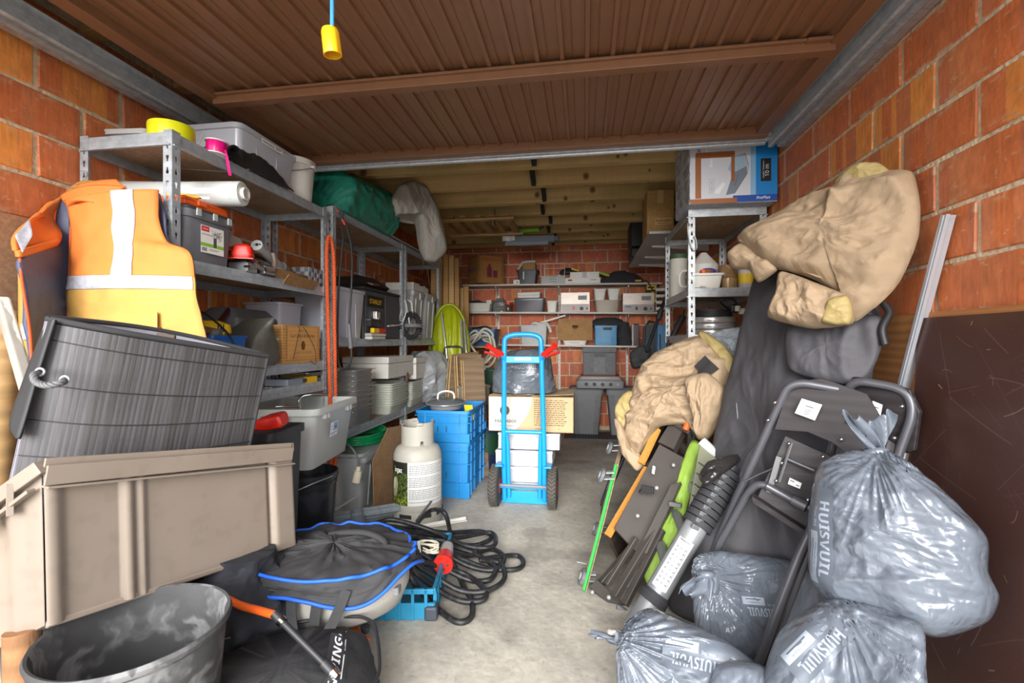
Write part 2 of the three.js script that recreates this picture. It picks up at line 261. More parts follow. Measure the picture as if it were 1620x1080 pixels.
{ // roof deck, joists and the dark struts between them
  part(scene, 'ceiling', bx(XR - XL + 0.4, 0.12, 5.7, (XL + XR) / 2, 2.45, -3.0), mat('#a07a48', { rough: 0.85, map: 'wood', rep: [0.8, 2] }), { kind: 'structure' });
  const jt = tex(1024, 256, (u, v) => {
    const g = vf(u, v, 3, 26, 4, 61); let c = mixc(hx('#c4a064'), hx('#e6c78c'), g * 0.8 + 0.2 * vf(u, v, 160, 4, 2, 63));
    const r = rng(9); for (let i = 0; i < 16; i++) { const kx = r(), ky = r(), s = 0.012 + r() * 0.03, d = Math.hypot((u - kx) * 2.4, (v - ky) * 0.6) / s; c = mixc(c, hx('#5b3a1c'), 0.75 * smooth(1, 0.25, d)); }
    return mixc(c, hx('#7a7340'), 0.28 * smooth(0.5, 0.7, vf(u, v, 4, 3, 4, 66)));
  }, { rep: [0.42, 1.4] });
  const jm = [0, 1, 2].map((i) => { const t = jt.clone(); t.offset.set(i * 0.31, i * 0.37); t.needsUpdate = true; return new THREE.MeshStandardMaterial({ map: t, roughness: 0.8, bumpMap: rp(T.fine, 0.3, 3), bumpScale: 0.001 }); });
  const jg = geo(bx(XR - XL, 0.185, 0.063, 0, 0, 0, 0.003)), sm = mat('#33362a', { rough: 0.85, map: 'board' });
  const zs = [0.7, 1.1, 1.5, 1.9, 2.3, 2.69, 3.09, 3.48, 3.88, 4.27, 4.62, 4.99, 5.38, 5.66];
  zs.forEach((z, i) => { const j = part(scene, 'ceiling_joist', jg, jm[i % 3], { raw: true }); j.position.set((XL + XR) / 2, 2.3 + 0.006 * (i % 2), -z); j.userData.kind = 'structure'; });
  const st = struct('trim_1');
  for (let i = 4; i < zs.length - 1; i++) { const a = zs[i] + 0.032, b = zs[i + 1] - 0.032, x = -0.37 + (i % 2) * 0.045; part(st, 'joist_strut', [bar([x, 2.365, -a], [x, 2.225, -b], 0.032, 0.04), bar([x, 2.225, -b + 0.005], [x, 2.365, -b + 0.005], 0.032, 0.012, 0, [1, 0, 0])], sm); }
}
{ // up-and-over garage door, lying open under the roof
  const brown = mat('#8c6448', { rough: 0.36, map: 'grime', rep: 1.3 }), Y = 2.115, z0 = -0.42, z1 = -2.52, x0 = -1.6, x1 = 0.9;
  const d = thing('garage_door', 'brown ribbed sheet-metal up-and-over garage door lying open under the roof', 'garage door', [0, 0, 0]);
  // one panel per pressed strip between ribs
  const W = (x1 - x0 - 0.1), n = 26, p = W / n;
  const prof = (o) => [[0, 0], [p * 0.28, 0], [p * 0.30, 0.003], [p * 0.33, 0.003], [p * 0.35, 0], [p * 0.80, 0], [p * 0.825, -0.014], [p * 0.985, -0.014], [p, 0], [p, 0.004], [0, 0.004]];
  const pg = geo(mv(ext(prof(), 2.04), 0, 0, 0)), ry = [];
  for (let i = 0; i < n; i++) { const m = part(d, 'ribbed_panel', pg, brown, { raw: true }); m.position.set(x0 + 0.05 + i * p, Y + 0.01, (z0 + z1) / 2); }
  part(d, 'door_frame', [bx(x1 - x0, 0.045, 0.05, (x0 + x1) / 2, Y - 0.012, z1 + 0.02, 0.003), bx(x1 - x0, 0.045, 0.05, (x0 + x1) / 2, Y - 0.012, z0 - 0.02, 0.003), bx(0.06, 0.04, z0 - z1, x0 + 0.03, Y - 0.008, (z0 + z1) / 2, 0.003), bx(0.06, 0.04, z0 - z1, x1 - 0.03, Y - 0.008, (z0 + z1) / 2, 0.003)], brown);
  part(d, 'cross_rail', [bx(2.42, 0.035, 0.045, (x0 + x1) / 2, Y - 0.03, -1.79, 0.003), bx(2.42, 0.01, 0.075, (x0 + x1) / 2, Y - 0.012, -1.79, 0.002), bx(0.1, 0.012, 0.09, x1 - 0.09, Y - 0.016, -1.79, 0.002)], brown);
  part(d, 'edge_seal', [bx(x1 - x0 + 0.02, 0.03, 0.014, (x0 + x1) / 2, Y - 0.035, z1 - 0.012, 0.004), rod([x0, Y - 0.052, z1 - 0.012], [x1, Y - 0.052, z1 - 0.012], 0.012, 12)], M.zinc, { label: 'zinc coated tube along the inner edge of the door' });
  part(d, 'roller_bracket', [bx(0.1, 0.02, 0.05, x1 - 0.03, Y - 0.02, z1, 0.003), rod([x1 - 0.05, Y - 0.03, z1 - 0.015], [x1 + 0.07, Y - 0.03, z1 - 0.015], 0.008), bx(0.08, 0.04, 0.004, x1, Y - 0.02, z1 - 0.02)], M.zinc);
  part(d, 'roller', mv(cyl(0.02, 0.02, 0.02, 0, 0, 0, 16), x1 + 0.065, Y - 0.03, z1 - 0.015, 0, 0, Math.PI / 2), M.offwhite);
  part(d, 'roller', mv(cyl(0.02, 0.02, 0.02, 0, 0, 0, 16), x0 - 0.065, Y - 0.03, z1 - 0.015, 0, 0, Math.PI / 2), M.offwhite);
  // side tracks: rolled C-profiles
  const tr = (x, s, label) => {
    const t = thing('door_track', label, 'track', [x, 2.08, 0]), q = (pts) => ext(pts, 2.2);
    const C = [[-0.034, 0.03], [-0.034, -0.03], [-0.026, -0.036], [-0.012, -0.034], [-0.008, -0.02], [0.008, -0.02], [0.012, -0.034], [0.028, -0.036], [0.034, -0.03], [0.034, 0.03], [0.028, 0.03], [0.028, -0.028], [0.016, -0.028], [0.012, -0.014], [-0.012, -0.014], [-0.016, -0.028], [-0.028, -0.028], [-0.028, 0.03]].map(([a, b]) => [a * s, b]);
    part(t, 'rail', mv(q(C), 0, 0, -1.45), M.galv); part(t, 'upper_flange', [bx(0.09, 0.003, 2.2, 0, 0.03, -1.45), bx(0.03, 0.04, 0.003, 0, 0.05, -0.7), bx(0.03, 0.12, 0.003, 0, 0.09, -2.4)], M.galv); part(t, 'wall_angle', bx(0.03, 0.003, 2.2, 0.045 * s, -0.034, -1.45), M.zinc);
  };
  tr(0.955, 1, 'galvanised steel door track along the right brick wall'); tr(-1.755, -1, 'galvanised steel door track above the left brick wall and first shelf rack');
  // pull cord
  const c = thing('door_pull_cord', 'blue braided cord with yellow plastic grip hanging from the open door', 'pull cord', [-0.602, 1.75, -1.05]);
}

// ---------- soft things and shaped panels ----------
const cr = (pts) => new THREE.CatmullRomCurve3(pts.map((p) => V(...p)));
function band(Lp, Rp, nu, nv, th, disp) { // cloth between two edge curves
  const a = cr(Lp), b = cr(Rp); return sheet(nu, nv, (u, v) => { const p = a.getPoint(v).lerp(b.getPoint(v), u); const d = disp ? disp(u, v, p) : [0, 0, 0]; return [p.x + d[0], p.y + d[1], p.z + d[2]]; }, th);
}
function quadG(a, b, c, d, nu, nv, th, disp) { // patch a-b (bottom) to d-c (top)
  const A = V(...a), B = V(...b), C = V(...c), D = V(...d); const n = B.clone().sub(A).cross(D.clone().sub(A)).normalize();
  return sheet(nu, nv, (u, v) => { const p = A.clone().lerp(B, u).lerp(D.clone().lerp(C, u), v); p.addScaledVector(n, disp ? disp(u, v) : 0); return [p.x, p.y, p.z]; }, th);
}
function soft(w, d, h, { e = 0.5, prof = (t) => 1, amp = 0.01, f = 6, seed = 0, n = 64, m = 40, crease = 1, ridge = 0.5, top = null } = {}) {
  const R = []; for (let k = 0; k <= m; k++) { const t = k / m, s = prof(t), r = []; for (let i = 0; i < n; i++) { const a = i / n * 6.28318, c = Math.cos(a), q = Math.sin(a); let x = Math.sign(c) * Math.pow(Math.abs(c), e) * w / 2 * s, z = Math.sign(q) * Math.pow(Math.abs(q), e) * d / 2 * s, y = t * h; const nn = amp * ((1 - ridge) * 1.4 * n3(x * f + seed, y * f, z * f) + ridge * rg(x * f * 0.7 + seed, y * f * 0.7, z * f * 0.7, 4)); const L = Math.hypot(x, z) || 1; const edge = smooth(0, 0.08, t); x += x / L * nn; z += z / L * nn; y += edge * nn * 0.6 * (t > 0.6 ? 1 : 0.4); if (top) y += top(x / w, z / d, t); r.push([x, Math.max(0.0005, y), z]); } R.push(r); }
  return loft(R, { top: true, bottom: true, crease });
}
// a print that follows a surface: rays from a flat patch (from A to B, width W) down onto the mesh
function decal(parent, mesh, A, B, W, dir, m, name, nu = 16, nv = 6, label, off = 0.0025) {
  parent.updateMatrixWorld(true); const a = V(...A), b = V(...B), d = V(...dir).normalize(), up = b.clone().sub(a), s = up.clone().cross(d).normalize(), rc = new THREE.Raycaster(), inv = parent.matrixWorld.clone().invert(), P = [], U = [];
  for (let j = 0; j <= nv; j++) for (let i = 0; i <= nu; i++) { const o = a.clone().addScaledVector(up, i / nu).addScaledVector(s, (0.5 - j / nv) * W).addScaledVector(d, 0.4); rc.set(o, d.clone().negate()); const h = rc.intersectObject(mesh, false)[0]; P.push(h && h.distance < 0.9 ? h.point.addScaledVector(d, off).applyMatrix4(inv) : null); }
  const p = [], u = []; const idx = (i, j) => j * (nu + 1) + i; for (let j = 0; j < nv; j++) for (let i = 0; i < nu; i++) { const q = [[i, j], [i + 1, j], [i + 1, j + 1], [i, j + 1]]; if (q.some(([x, y]) => !P[idx(x, y)])) continue; for (const k of [0, 1, 2, 0, 2, 3]) { const [x, y] = q[k], t = P[idx(x, y)]; p.push(t.x, t.y, t.z); u.push(x / nu, y / nv); } }
  if (!p.length) { console.log('decal missed', name, parent.name); return; }
  let g = new THREE.BufferGeometry(); g.setAttribute('position', new THREE.Float32BufferAttribute(p, 3)); g.setAttribute('uv', new THREE.Float32BufferAttribute(u, 2)); g = mergeVertices(g); g.computeVertexNormals(); g.userData.keep = true; return part(parent, name, g, m, { label });
}
function slab(pts, th) { // flat polygon in space with thickness
  const P = pts.map((p) => V(...p)), n = P[1].clone().sub(P[0]).cross(P[2].clone().sub(P[0])).normalize(), e1 = P[1].clone().sub(P[0]).normalize(), e2 = n.clone().cross(e1);
  const g = new THREE.ExtrudeGeometry(new THREE.Shape(P.map((p) => { const d = p.clone().sub(P[0]); return new THREE.Vector2(d.dot(e1), d.dot(e2)); })), { depth: th, bevelEnabled: true, bevelThickness: Math.min(0.002, th / 4), bevelSize: Math.min(0.002, th / 4), bevelOffset: -Math.min(0.002, th / 4), bevelSegments: 1 });
  g.translate(0, 0, -th / 2); g.applyMatrix4(new THREE.Matrix4().makeBasis(e1, e2, n).setPosition(P[0])); return g;
}
function qprint(parent, name, [a, b, c, d], m, label) { const g = new THREE.BufferGeometry(); g.setAttribute('position', new THREE.Float32BufferAttribute([...a, ...b, ...c, ...a, ...c, ...d], 3)); g.setAttribute('uv', new THREE.Float32BufferAttribute([0, 0, 1, 0, 1, 1, 0, 0, 1, 1, 0, 1], 2)); g.computeVertexNormals(); g.userData.keep = true; return part(parent, name, g, m, { label }); }
// cushion-like body inside an outline: thick in the middle, folds across it
function pillow(outline, depth, nrm, { seed = 1, amp = 0.02, f = 6, rings = 26, n = 140, pow = 0.5, dir = [1, 1], back = 0.5, sag = 0, pleat = null } = {}) {
  const pl = pleat && pleat.map((q) => ({ ...q, p: V(...q.p) }));
  const c = new THREE.CatmullRomCurve3(outline.map((p) => V(...p)), true, 'catmullrom', 0.35), O = c.getSpacedPoints(n).slice(0, n), C = V(0, 0, 0); O.forEach((p) => C.add(p)); C.divideScalar(n); const N = V(...nrm).normalize(), ix = [], p = [];
  const rows = []; for (let k = 0; k <= rings * 2; k++) { const r = k <= rings ? k / rings : 2 - k / rings; rows.push([Math.max(r, 0.002), k <= rings ? 1 : -back]); }
  for (const [r, sgn] of rows) for (let i = 0; i < n; i++) { const q = C.clone().lerp(O[i], r), th = depth * Math.pow(Math.max(0, 1 - r * r), pow) * sgn; const a = q.x * dir[0] * f, b = q.y * dir[1] * f, fold = amp * (0.7 * rg(a + seed, b, q.z * f, 4) + 0.5 * n3(a * 2 + seed, b * 2, q.z * 2 * f)) * (0.35 + 0.65 * smooth(1, 0.8, r)); let pf = 0; if (pl) for (const t of pl) { const w = q.clone().sub(t.p), dd = w.length(), up = Math.abs(N.y) > 0.9 ? V(0, 0, 1) : V(0, 1, 0), e1 = up.clone().cross(N).normalize(), e2 = N.clone().cross(e1), an = Math.atan2(w.dot(e2), w.dot(e1)); pf += t.amp * (1 - 2 * Math.abs(n3(Math.cos(an) * t.k + 7, Math.sin(an) * t.k + seed, dd * 2.5))) * Math.exp(-dd / t.r) * smooth(0, 0.03, dd) * 2; }
    q.addScaledVector(N, th + (fold + pf) * (sgn > 0 ? 1 : 0.3)); q.y -= sag * (1 - r) * Math.abs(sgn); p.push(q.x, Math.max(0.001, q.y), q.z); }
  for (let j = 0; j < rows.length - 1; j++) for (let i = 0; i < n; i++) { const k = (i + 1) % n, A = j * n + i, B = j * n + k; ix.push(A, A + n, B, B, A + n, B + n); }
  const g = new THREE.BufferGeometry(); g.setAttribute('position', new THREE.Float32BufferAttribute(p, 3)); g.setIndex(ix); g.computeVertexNormals(); return g;
}

// ---------- shelf racks ----------
function rope(curve, R, pitch, seg) { // three laid strands
  const L = curve.getLength(), N = seg, fr = curve.computeFrenetFrames(N, false), out = [];
  for (let s = 0; s < 3; s++) { const p = []; for (let i = 0; i <= N; i++) { const t = i / N, c = curve.getPointAt(t), a = t * L / pitch * 6.283 + s * 2.094; p.push(c.addScaledVector(fr.normals[i], Math.cos(a) * R * 0.52).addScaledVector(fr.binormals[i], Math.sin(a) * R * 0.52)); } out.push(new THREE.TubeGeometry(new THREE.CatmullRomCurve3(p), N, R * 0.55, 6)); }
  return out;
}
const slotPlate = (h) => { // one leg of a slotted angle post, keyhole slots alternating up and down
  const holes = []; let k = 0; for (let y = 0.03; y < h - 0.03; y += 0.0455, k++) { const f = k % 3 === 0 ? -1 : 1, c = (a, b) => [a, y + b * f]; holes.push([c(-0.0055, 0.010), c(0.0055, 0.010), c(0.0055, 0.001), c(0.003, -0.003), c(0.003, -0.012), c(-0.003, -0.012), c(-0.003, -0.003), c(-0.0055, 0.001)]); }
  return ext([[-0.0175, 0], [0.0175, 0], [0.0175, h], [-0.0175, h]], 0.002, 0, holes);
};
function rack(label, [x0, x1], [z0, z1], h, levels, m, face) { // face +1: front towards +x, -1: towards -x
  const o = thing('shelf_rack', label, 'shelf rack', [0, 0, 0], 0, 'slotted steel shelf racks'), pl = slotPlate(h);
  for (const [x, sx] of [[x0, 1], [x1, -1]]) for (const [z, sz] of [[z0, -1], [z1, 1]]) part(o, 'post', [mv(pl.clone(), x + sx * 0.0175, 0, z), mv(pl.clone(), x, 0, z + sz * 0.0175, 0, Math.PI / 2, 0)], m);
  for (const y of levels) {
    const b = (w, x, z, t) => { const pr = [[0.012, 0], [0.012, 0.004], [0.002, 0.006], [0.002, 0.05], [-0.014, 0.05], [-0.014, 0.048], [0, 0.048], [0, 0]]; return mv(ext(pr, w), x, y - 0.042, z, 0, t, 0); };
    const xm = (x0 + x1) / 2, zm = (z0 + z1) / 2;
    part(o, 'beam', b(z0 - z1 - 0.006, x1 - 0.003, zm, 0), m); part(o, 'beam', b(z0 - z1 - 0.006, x0 + 0.003, zm, Math.PI), m);
    part(o, 'beam', b(x1 - x0 - 0.006, xm, z0 - 0.003, -Math.PI / 2), m); part(o, 'beam', b(x1 - x0 - 0.006, xm, z1 + 0.003, Math.PI / 2), m);
    part(o, 'shelf_board', bx(x1 - x0 - 0.012, 0.008, z0 - z1 - 0.012, xm, y - 0.002, zm), M.chip);
  }
  return o;
}
rack('grey slotted steel rack behind the orange safety vest, nearest the door on the left', [-1.835, -1.45], [-1.46, -2.47], 1.815, [1.80, 1.357, 0.945, 0.83, 0.455], M.galv, 1);
rack('grey slotted steel rack with the green tarpaulin bundle on its top shelf', [-1.835, -1.45], [-2.535, -3.62], 1.85, [1.838, 1.07, 0.505], M.galv, 1);
rack('farthest grey slotted rack, with the trolley wheel and pale grey bins', [-1.835, -1.45], [-3.655, -4.58], 1.85, [1.838, 1.07, 0.505], M.galv, 1);
rack('bright zinc slotted rack on the right carrying the big blue awning box', [0.58, 0.99], [-2.76, -3.54], 1.815, [1.80, 1.352, 1.09, 0.45], mat('#c4c8ca', { rough: 0.42, metal: 0.6, map: 'zinc', rep: 4 }), -1);

// ---------- first rack, top shelf (1.802) ----------
{
  const Y = 1.803;
  const t = thing('tape_roll', 'fluorescent yellow roll of tape on the near corner of the top shelf', 'tape roll', [-1.545, Y, -1.555]);
  part(t, 'tape', lathe([[0.052, 0], [0.075, 0], [0.076, 0.004], [0.076, 0.064], [0.075, 0.068], [0.052, 0.068], [0.052, 0]], 40), mat('#e4e61c', { rough: 0.4 })); part(t, 'core', lathe([[0.048, 0], [0.052, 0], [0.052, 0.068], [0.048, 0.068], [0.048, 0]], 32), M.card);
  const g = thing('storage_box', 'small flat grey plastic box behind the yellow tape roll', 'box', [-1.73, Y, -1.60], 0.1); part(g, 'box_body', tub(0.16, 0.13, 0.055), M.lgrey); part(g, 'lid', mv(lidG(0.18, 0.15, 0.012), 0, 0.055, 0), M.lgrey);
  const l = thing('container_flap', 'clear plastic lid leaning upright beside the tote on the top shelf', 'flap', [-1.59, Y, -1.79], [-0.2, 0.35, 0]);
  const oc = [[-0.15, 0], [0.13, 0], [0.13, 0.06], [0.06, 0.155], [-0.03, 0.165], [-0.06, 0.10], [-0.15, 0.07]]; part(l, 'panel', ext(oc, 0.004, 0.001), M.milky); part(l, 'rim', tube(oc.map(([a, b]) => [a, b, 0]), 0.005, 60, 6, true), M.milky);
  const tt = thing('storage_tote', 'clear plastic tote with a white label strip on the nearest top shelf', 'tote', [-1.61, Y, -2.0]);
  part(tt, 'tote_body', tub(0.30, 0.40, 0.195, { r: 0.025, lip: 0.01, lh: 0.022 }), M.clear); part(tt, 'label', mv(plate(0.15, 0.022), 0.163, 0.172, 0, 0, Math.PI / 2), flat(canvasTex(256, 40, (c, w, h) => { c.fillStyle = '#f2f0ec'; c.fillRect(0, 0, w, h); c.fillStyle = '#333'; for (let i = 0; i < 9; i++) c.fillRect(16 + i * 15, 14 + (i % 3) * 2, 10, 10); c.fillRect(170, 8, 74, 7); c.fillRect(170, 22, 60, 4); })));
  part(tt, 'rib', [bx(0.004, 0.15, 0.012, 0.143, 0.085, 0.08), bx(0.004, 0.15, 0.012, 0.143, 0.085, -0.06)], M.clear);
  part(tt, 'contents', [bx(0.2, 0.07, 0.14, 0, 0.04, 0.06, 0.01), bx(0.16, 0.1, 0.1, 0.02, 0.055, -0.08, 0.01)], mat('#9a8fa0'));
  const s = thing('ribbon_spool', 'hot pink ribbon spool with white flanges at the shelf edge', 'ribbon', [-1.452, Y, -1.665], [0, 0.2, -0.06]);
  part(s, 'ribbon', lathe([[0.012, 0.004], [0.036, 0.004], [0.037, 0.008], [0.037, 0.045], [0.036, 0.049], [0.012, 0.049]], 32), mat('#e0117f', { rough: 0.28 })); for (const y of [0, 0.049]) part(s, 'flange', cyl(0.042, 0.042, 0.004, 0, y + 0.002, 0, 32), M.white);
  part(s, 'ribbon_end', sheet(1, 12, (u, v) => [0.03 + 0.012 * v + 0.012 * u, 0.02 - 0.085 * v + 0.006 * Math.sin(v * 5), 0.01 - 0.03 * v], 0.0006), mat('#e0117f', { rough: 0.28 }));
  const k = thing('black_tube', 'short open black plastic tube behind the pink ribbon spool', 'tube', [-1.50, Y + 0.04, -1.765], [0, -0.12, 0]); part(k, 'tube_wall', mv(lathe([[0.03, -0.06], [0.034, -0.06], [0.034, 0.05], [0.037, 0.05], [0.037, 0.06], [0.031, 0.06], [0.031, -0.06]], 28), 0, 0, 0, 0, 0, -Math.PI / 2), M.black);
  const w = thing('cable_tangle', 'small tangle of black wire behind the pink ribbon spool', 'wire', [-1.53, Y, -1.70]); { const r = rng(3), p = []; for (let i = 0; i < 26; i++) p.push([(r() - 0.5) * 0.1, 0.006 + r() * 0.045, (r() - 0.5) * 0.06]); part(w, 'wire', tube(p, 0.0022, 160, 5), M.black); }
  const c = thing('black_cloth', 'crumpled black cloth on the shelf edge in front of the clear tote', 'cloth', [-1.44, Y, -1.93]);
  part(c, 'folds', sheet(24, 30, (u, v) => { const x = (u - 0.5) * 0.11, z = 0.19 - v * 0.40, e = Math.sin(u * Math.PI) * Math.sin(0.25 + v * 2.7) * 0.095; return [x - 0.045, 0.003 + Math.max(0, e + 0.016 * rg(x * 16, v * 5, 2, 3) * Math.sin(u * Math.PI)) , z + 0.02 * n3(u * 3, v * 4, 1)]; }, 0.003), mat('#2a2624', { rough: 0.85 }));
  const b = thing('bucket', 'white plastic bucket with wire bail at the far end of the top shelf', 'bucket', [-1.545, Y, -2.315]);
  part(b, 'bucket_body', lathe([[0, 0], [0.082, 0], [0.084, 0.003], [0.099, 0.19], [0.106, 0.192], [0.106, 0.2], [0.104, 0.218], [0.099, 0.22], [0.096, 0.215], [0.081, 0.006], [0, 0.006]], 40), M.white);
  part(b, 'lid', lathe([[0, 0.222], [0.09, 0.222], [0.1, 0.226], [0.106, 0.22], [0.106, 0.205]], 40), M.white); part(b, 'bail', tube([[-0.108, 0.185, 0], [-0.08, 0.16, 0.075], [0, 0.135, 0.115], [0.08, 0.15, 0.075], [0.108, 0.185, 0]], 0.002, 40, 6), M.dgrey); part(b, 'bail_ear', [cyl(0.012, 0.012, 0.012, 0.108, 0.188, 0, 12), cyl(0.012, 0.012, 0.012, -0.108, 0.188, 0, 12)], M.white);
}
// ---------- first rack, second shelf (1.36) ----------
{
  const Y = 1.3615;
  const b = thing('storage_bin', 'grey lidded storage bin with a red, white and green label on the second shelf', 'storage bin', [-1.595, Y, -1.64]);
  part(b, 'bin_body', tub(0.29, 0.245, 0.195, { bw: 0.265, bd: 0.225, r: 0.03, lip: 0.006, lh: 0.03 }), mat('#6f7178', { rough: 0.42 }));
  part(b, 'lid', mv(lidG(0.305, 0.26, 0.014, 0.03), 0, 0.195, 0), mat('#3c3d42')); for (const z of [0.07, -0.01, -0.085]) part(b, 'clip', bx(0.006, 0.028, 0.022, 0.153, 0.188, z, 0.002), M.lgrey);
  part(b, 'label', mv(plate(0.115, 0.105), 0.1445, 0.095, -0.005, 0, Math.PI / 2, 0), flat(canvasTex(256, 236, (c, w, h) => { c.fillStyle = '#eceae6'; c.fillRect(0, 0, w, h); c.fillStyle = '#d6232a'; c.fillRect(8, 6, 84, 44); c.fillStyle = '#e8a0a0'; c.fillRect(20, 22, 60, 12); c.strokeStyle = '#222'; c.lineWidth = 2; c.beginPath(); for (let i = 0; i < 30; i++) c.lineTo(10 + i * 4, 76 + 7 * Math.sin(i * 1.9)); c.stroke(); c.strokeStyle = '#666'; c.lineWidth = 3; for (let i = 0; i < 26; i++) { c.beginPath(); c.moveTo(110 + (i * 37) % 130, 20 + (i * 23) % 60); c.lineTo(130 + (i * 53) % 110, 40 + (i * 31) % 90); c.stroke(); } c.fillStyle = '#8fbf3f'; c.fillRect(0, 150, w, 30); c.fillStyle = '#555'; c.fillRect(138, 90, 36, 86); c.fillStyle = '#222'; for (let i = 0; i < 18; i++) c.fillRect(12 + i * 3, 190, 1 + (i % 3) * 0.6, 32); c.fillRect(90, 196, 120, 3); c.fillRect(90, 206, 90, 3); })));
  const o = thing('orange_case', 'flat orange plastic case lying on the lid of the grey storage bin', 'case', [-1.60, Y + 0.2105, -1.635], 0.02); part(o, 'case_base', bx(0.27, 0.02, 0.22, 0, 0.01, 0, 0.006), M.orange); part(o, 'case_lid', bx(0.265, 0.014, 0.215, 0, 0.027, 0, 0.006), M.orange); part(o, 'catch', bx(0.012, 0.02, 0.04, 0.135, 0.018, 0.03, 0.003), M.orange);
  const y = thing('utility_knife', 'yellow utility knife on the orange case by the rack post', 'knife', [-1.51, Y + 0.2455, -1.57], [0, 0.5, 0]); part(y, 'handle', ext([[-0.06, 0], [0.05, 0], [0.06, 0.006], [0.04, 0.014], [-0.05, 0.016], [-0.06, 0.01]], 0.02, 0.003), M.yellow); part(y, 'blade', bx(0.03, 0.006, 0.001, 0.07, 0.007, 0), M.steel);
  const f = thing('film_roll', 'white roll of stretch film lying across the orange case', 'film roll', [-1.60, Y + 0.2945, -1.665], [0, 0.16, 0]);
  part(f, 'film', mv(lathe([[0.026, -0.24], [0.046, -0.24], [0.048, -0.235], [0.047, 0], [0.049, 0.235], [0.046, 0.24], [0.026, 0.24]], 40), 0, 0, 0, 0, 0, -Math.PI / 2), mat('#d7dcdc', { rough: 0.25 })); part(f, 'core', mv(lathe([[0.02, -0.255], [0.026, -0.255], [0.026, 0.255], [0.02, 0.255], [0.02, -0.255]], 32), 0, 0, 0, 0, 0, -Math.PI / 2), M.white);
  const r = thing('red_cover', 'red plastic tool cover wedged beside the grey storage bin', 'tool cover', [-1.455, Y + 0.05, -1.815], [0, 0.4, 0]); part(r, 'shell', loft([ring(0.07, 0.05, 0.015, 0), ring(0.085, 0.06, 0.015, 0.02), ring(0.075, 0.05, 0.02, 0.055), ring(0.05, 0.03, 0.012, 0.065)], { top: true, bottom: true }), M.red); part(r, 'flange', bx(0.1, 0.004, 0.07, 0, 0.002, 0), M.red);
  const p = thing('wall_plate', 'white metal fixing plate with a rectangular hole standing among the hardware', 'plate', [-1.60, Y + 0.06, -1.93], [-0.3, 0.35, 0.2]); part(p, 'plate_body', ext([[-0.05, 0], [0.05, 0], [0.06, 0.03], [0.05, 0.11], [0.02, 0.14], [-0.04, 0.13], [-0.06, 0.05]], 0.005, 0.001, [[[-0.025, 0.035], [0.02, 0.035], [0.02, 0.085], [-0.025, 0.085]]]), M.offwhite); part(p, 'bolt', [mv(cyl(0.006, 0.006, 0.006, 0, 0, 0, 8), 0.035, 0.025, 0.004, Math.PI / 2), mv(cyl(0.006, 0.006, 0.006, 0, 0, 0, 8), -0.035, 0.11, 0.004, Math.PI / 2)], M.steel);
  const pv = thing('downpipe', 'grey plastic pipe with a square-hole end cap lying diagonally over the hardware', 'pipe', [-1.50, Y, -2.05]); { const a = [0.02, 0.135, 0.11], e = [-0.06, 0.03, -0.29]; part(pv, 'pipe_wall', rod(a, e, 0.021, 20), M.lgrey); part(pv, 'end_cap', rod([0.022, 0.138, 0.118], [0.017, 0.131, 0.096], 0.026, 20), M.lgrey); part(pv, 'hole', [bx(0.012, 0.012, 0.004, 0.0235, 0.14, 0.1185), bx(0.006, 0.006, 0.004, 0.038, 0.141, 0.1185), bx(0.006, 0.006, 0.004, 0.01, 0.139, 0.1185)], M.black); part(pv, 'clamp_ring', rod([-0.026, 0.075, -0.12], [-0.034, 0.064, -0.16], 0.031, 20), M.grey); }
  const h = thing('drain_hose', 'brown grey bent drain hose hanging in a U in front of the hardware', 'hose', [-1.455, Y, -1.93]); part(h, 'hose_wall', tube([[-0.03, 0.075, 0.06], [0.005, 0.05, 0.05], [0.012, 0.028, 0.01], [0.012, 0.03, -0.06], [0.008, 0.07, -0.085], [0.0, 0.115, -0.085]], 0.011, 50, 10), mat('#7a6a60', { rough: 0.5 }));
  const labels = ['grey metal gear housing lying at the edge of the second shelf', 'black and chrome lock case beside the metal gear housing'];
  [[-1.49, -1.86, 0.09, 0.045, 0.07], [-1.475, -1.965, 0.075, 0.05, 0.09]].forEach(([x, z, w, hh, d], i) => { const q = thing('metal_fitting', labels[i], 'fitting', [x, Y, z]); part(q, 'casing', bx(w, hh, d, 0, hh / 2, 0, 0.005), i ? M.dark : M.grey); part(q, 'cover_plate', [0, 1, 2].map((j) => bx(0.004, hh * 0.2, d * 0.86, w / 2, hh * (0.25 + 0.26 * j), 0, 0.001)), M.steel); part(q, 'bolt', [mv(cyl(0.007, 0.007, 0.02, 0, 0, 0, 8), w / 2, hh * 0.5, d * 0.45, 0, 0, Math.PI / 2)], M.chrome); });
  const bl = thing('lamp_housing', 'black and silver lamp housing lying on the metal gear housing', 'lamp part', [-1.48, Y + 0.0455, -1.87]); part(bl, 'housing', loft([ring(0.07, 0.1, 0.015, 0), ring(0.08, 0.11, 0.02, 0.012), ring(0.06, 0.09, 0.02, 0.03)], { top: true, bottom: true }), M.black); part(bl, 'trim', bx(0.004, 0.008, 0.08, 0.04, 0.014, 0, 0.002), M.chrome);
  const bk = thing('wire_bundle', 'dark tangle of cable and yellow-green earth wire behind the red cover', 'wire', [-1.58, Y, -1.86]); { const r2 = rng(8); for (let k = 0; k < 3; k++) { const pp = []; for (let i = 0; i < 14; i++) pp.push([(r2() - 0.5) * 0.12, 0.01 + r2() * 0.1, (r2() - 0.5) * 0.14]); part(bk, 'wire', tube(pp, 0.003, 90, 5), k === 1 ? mat('#b9b12c') : M.black); } }
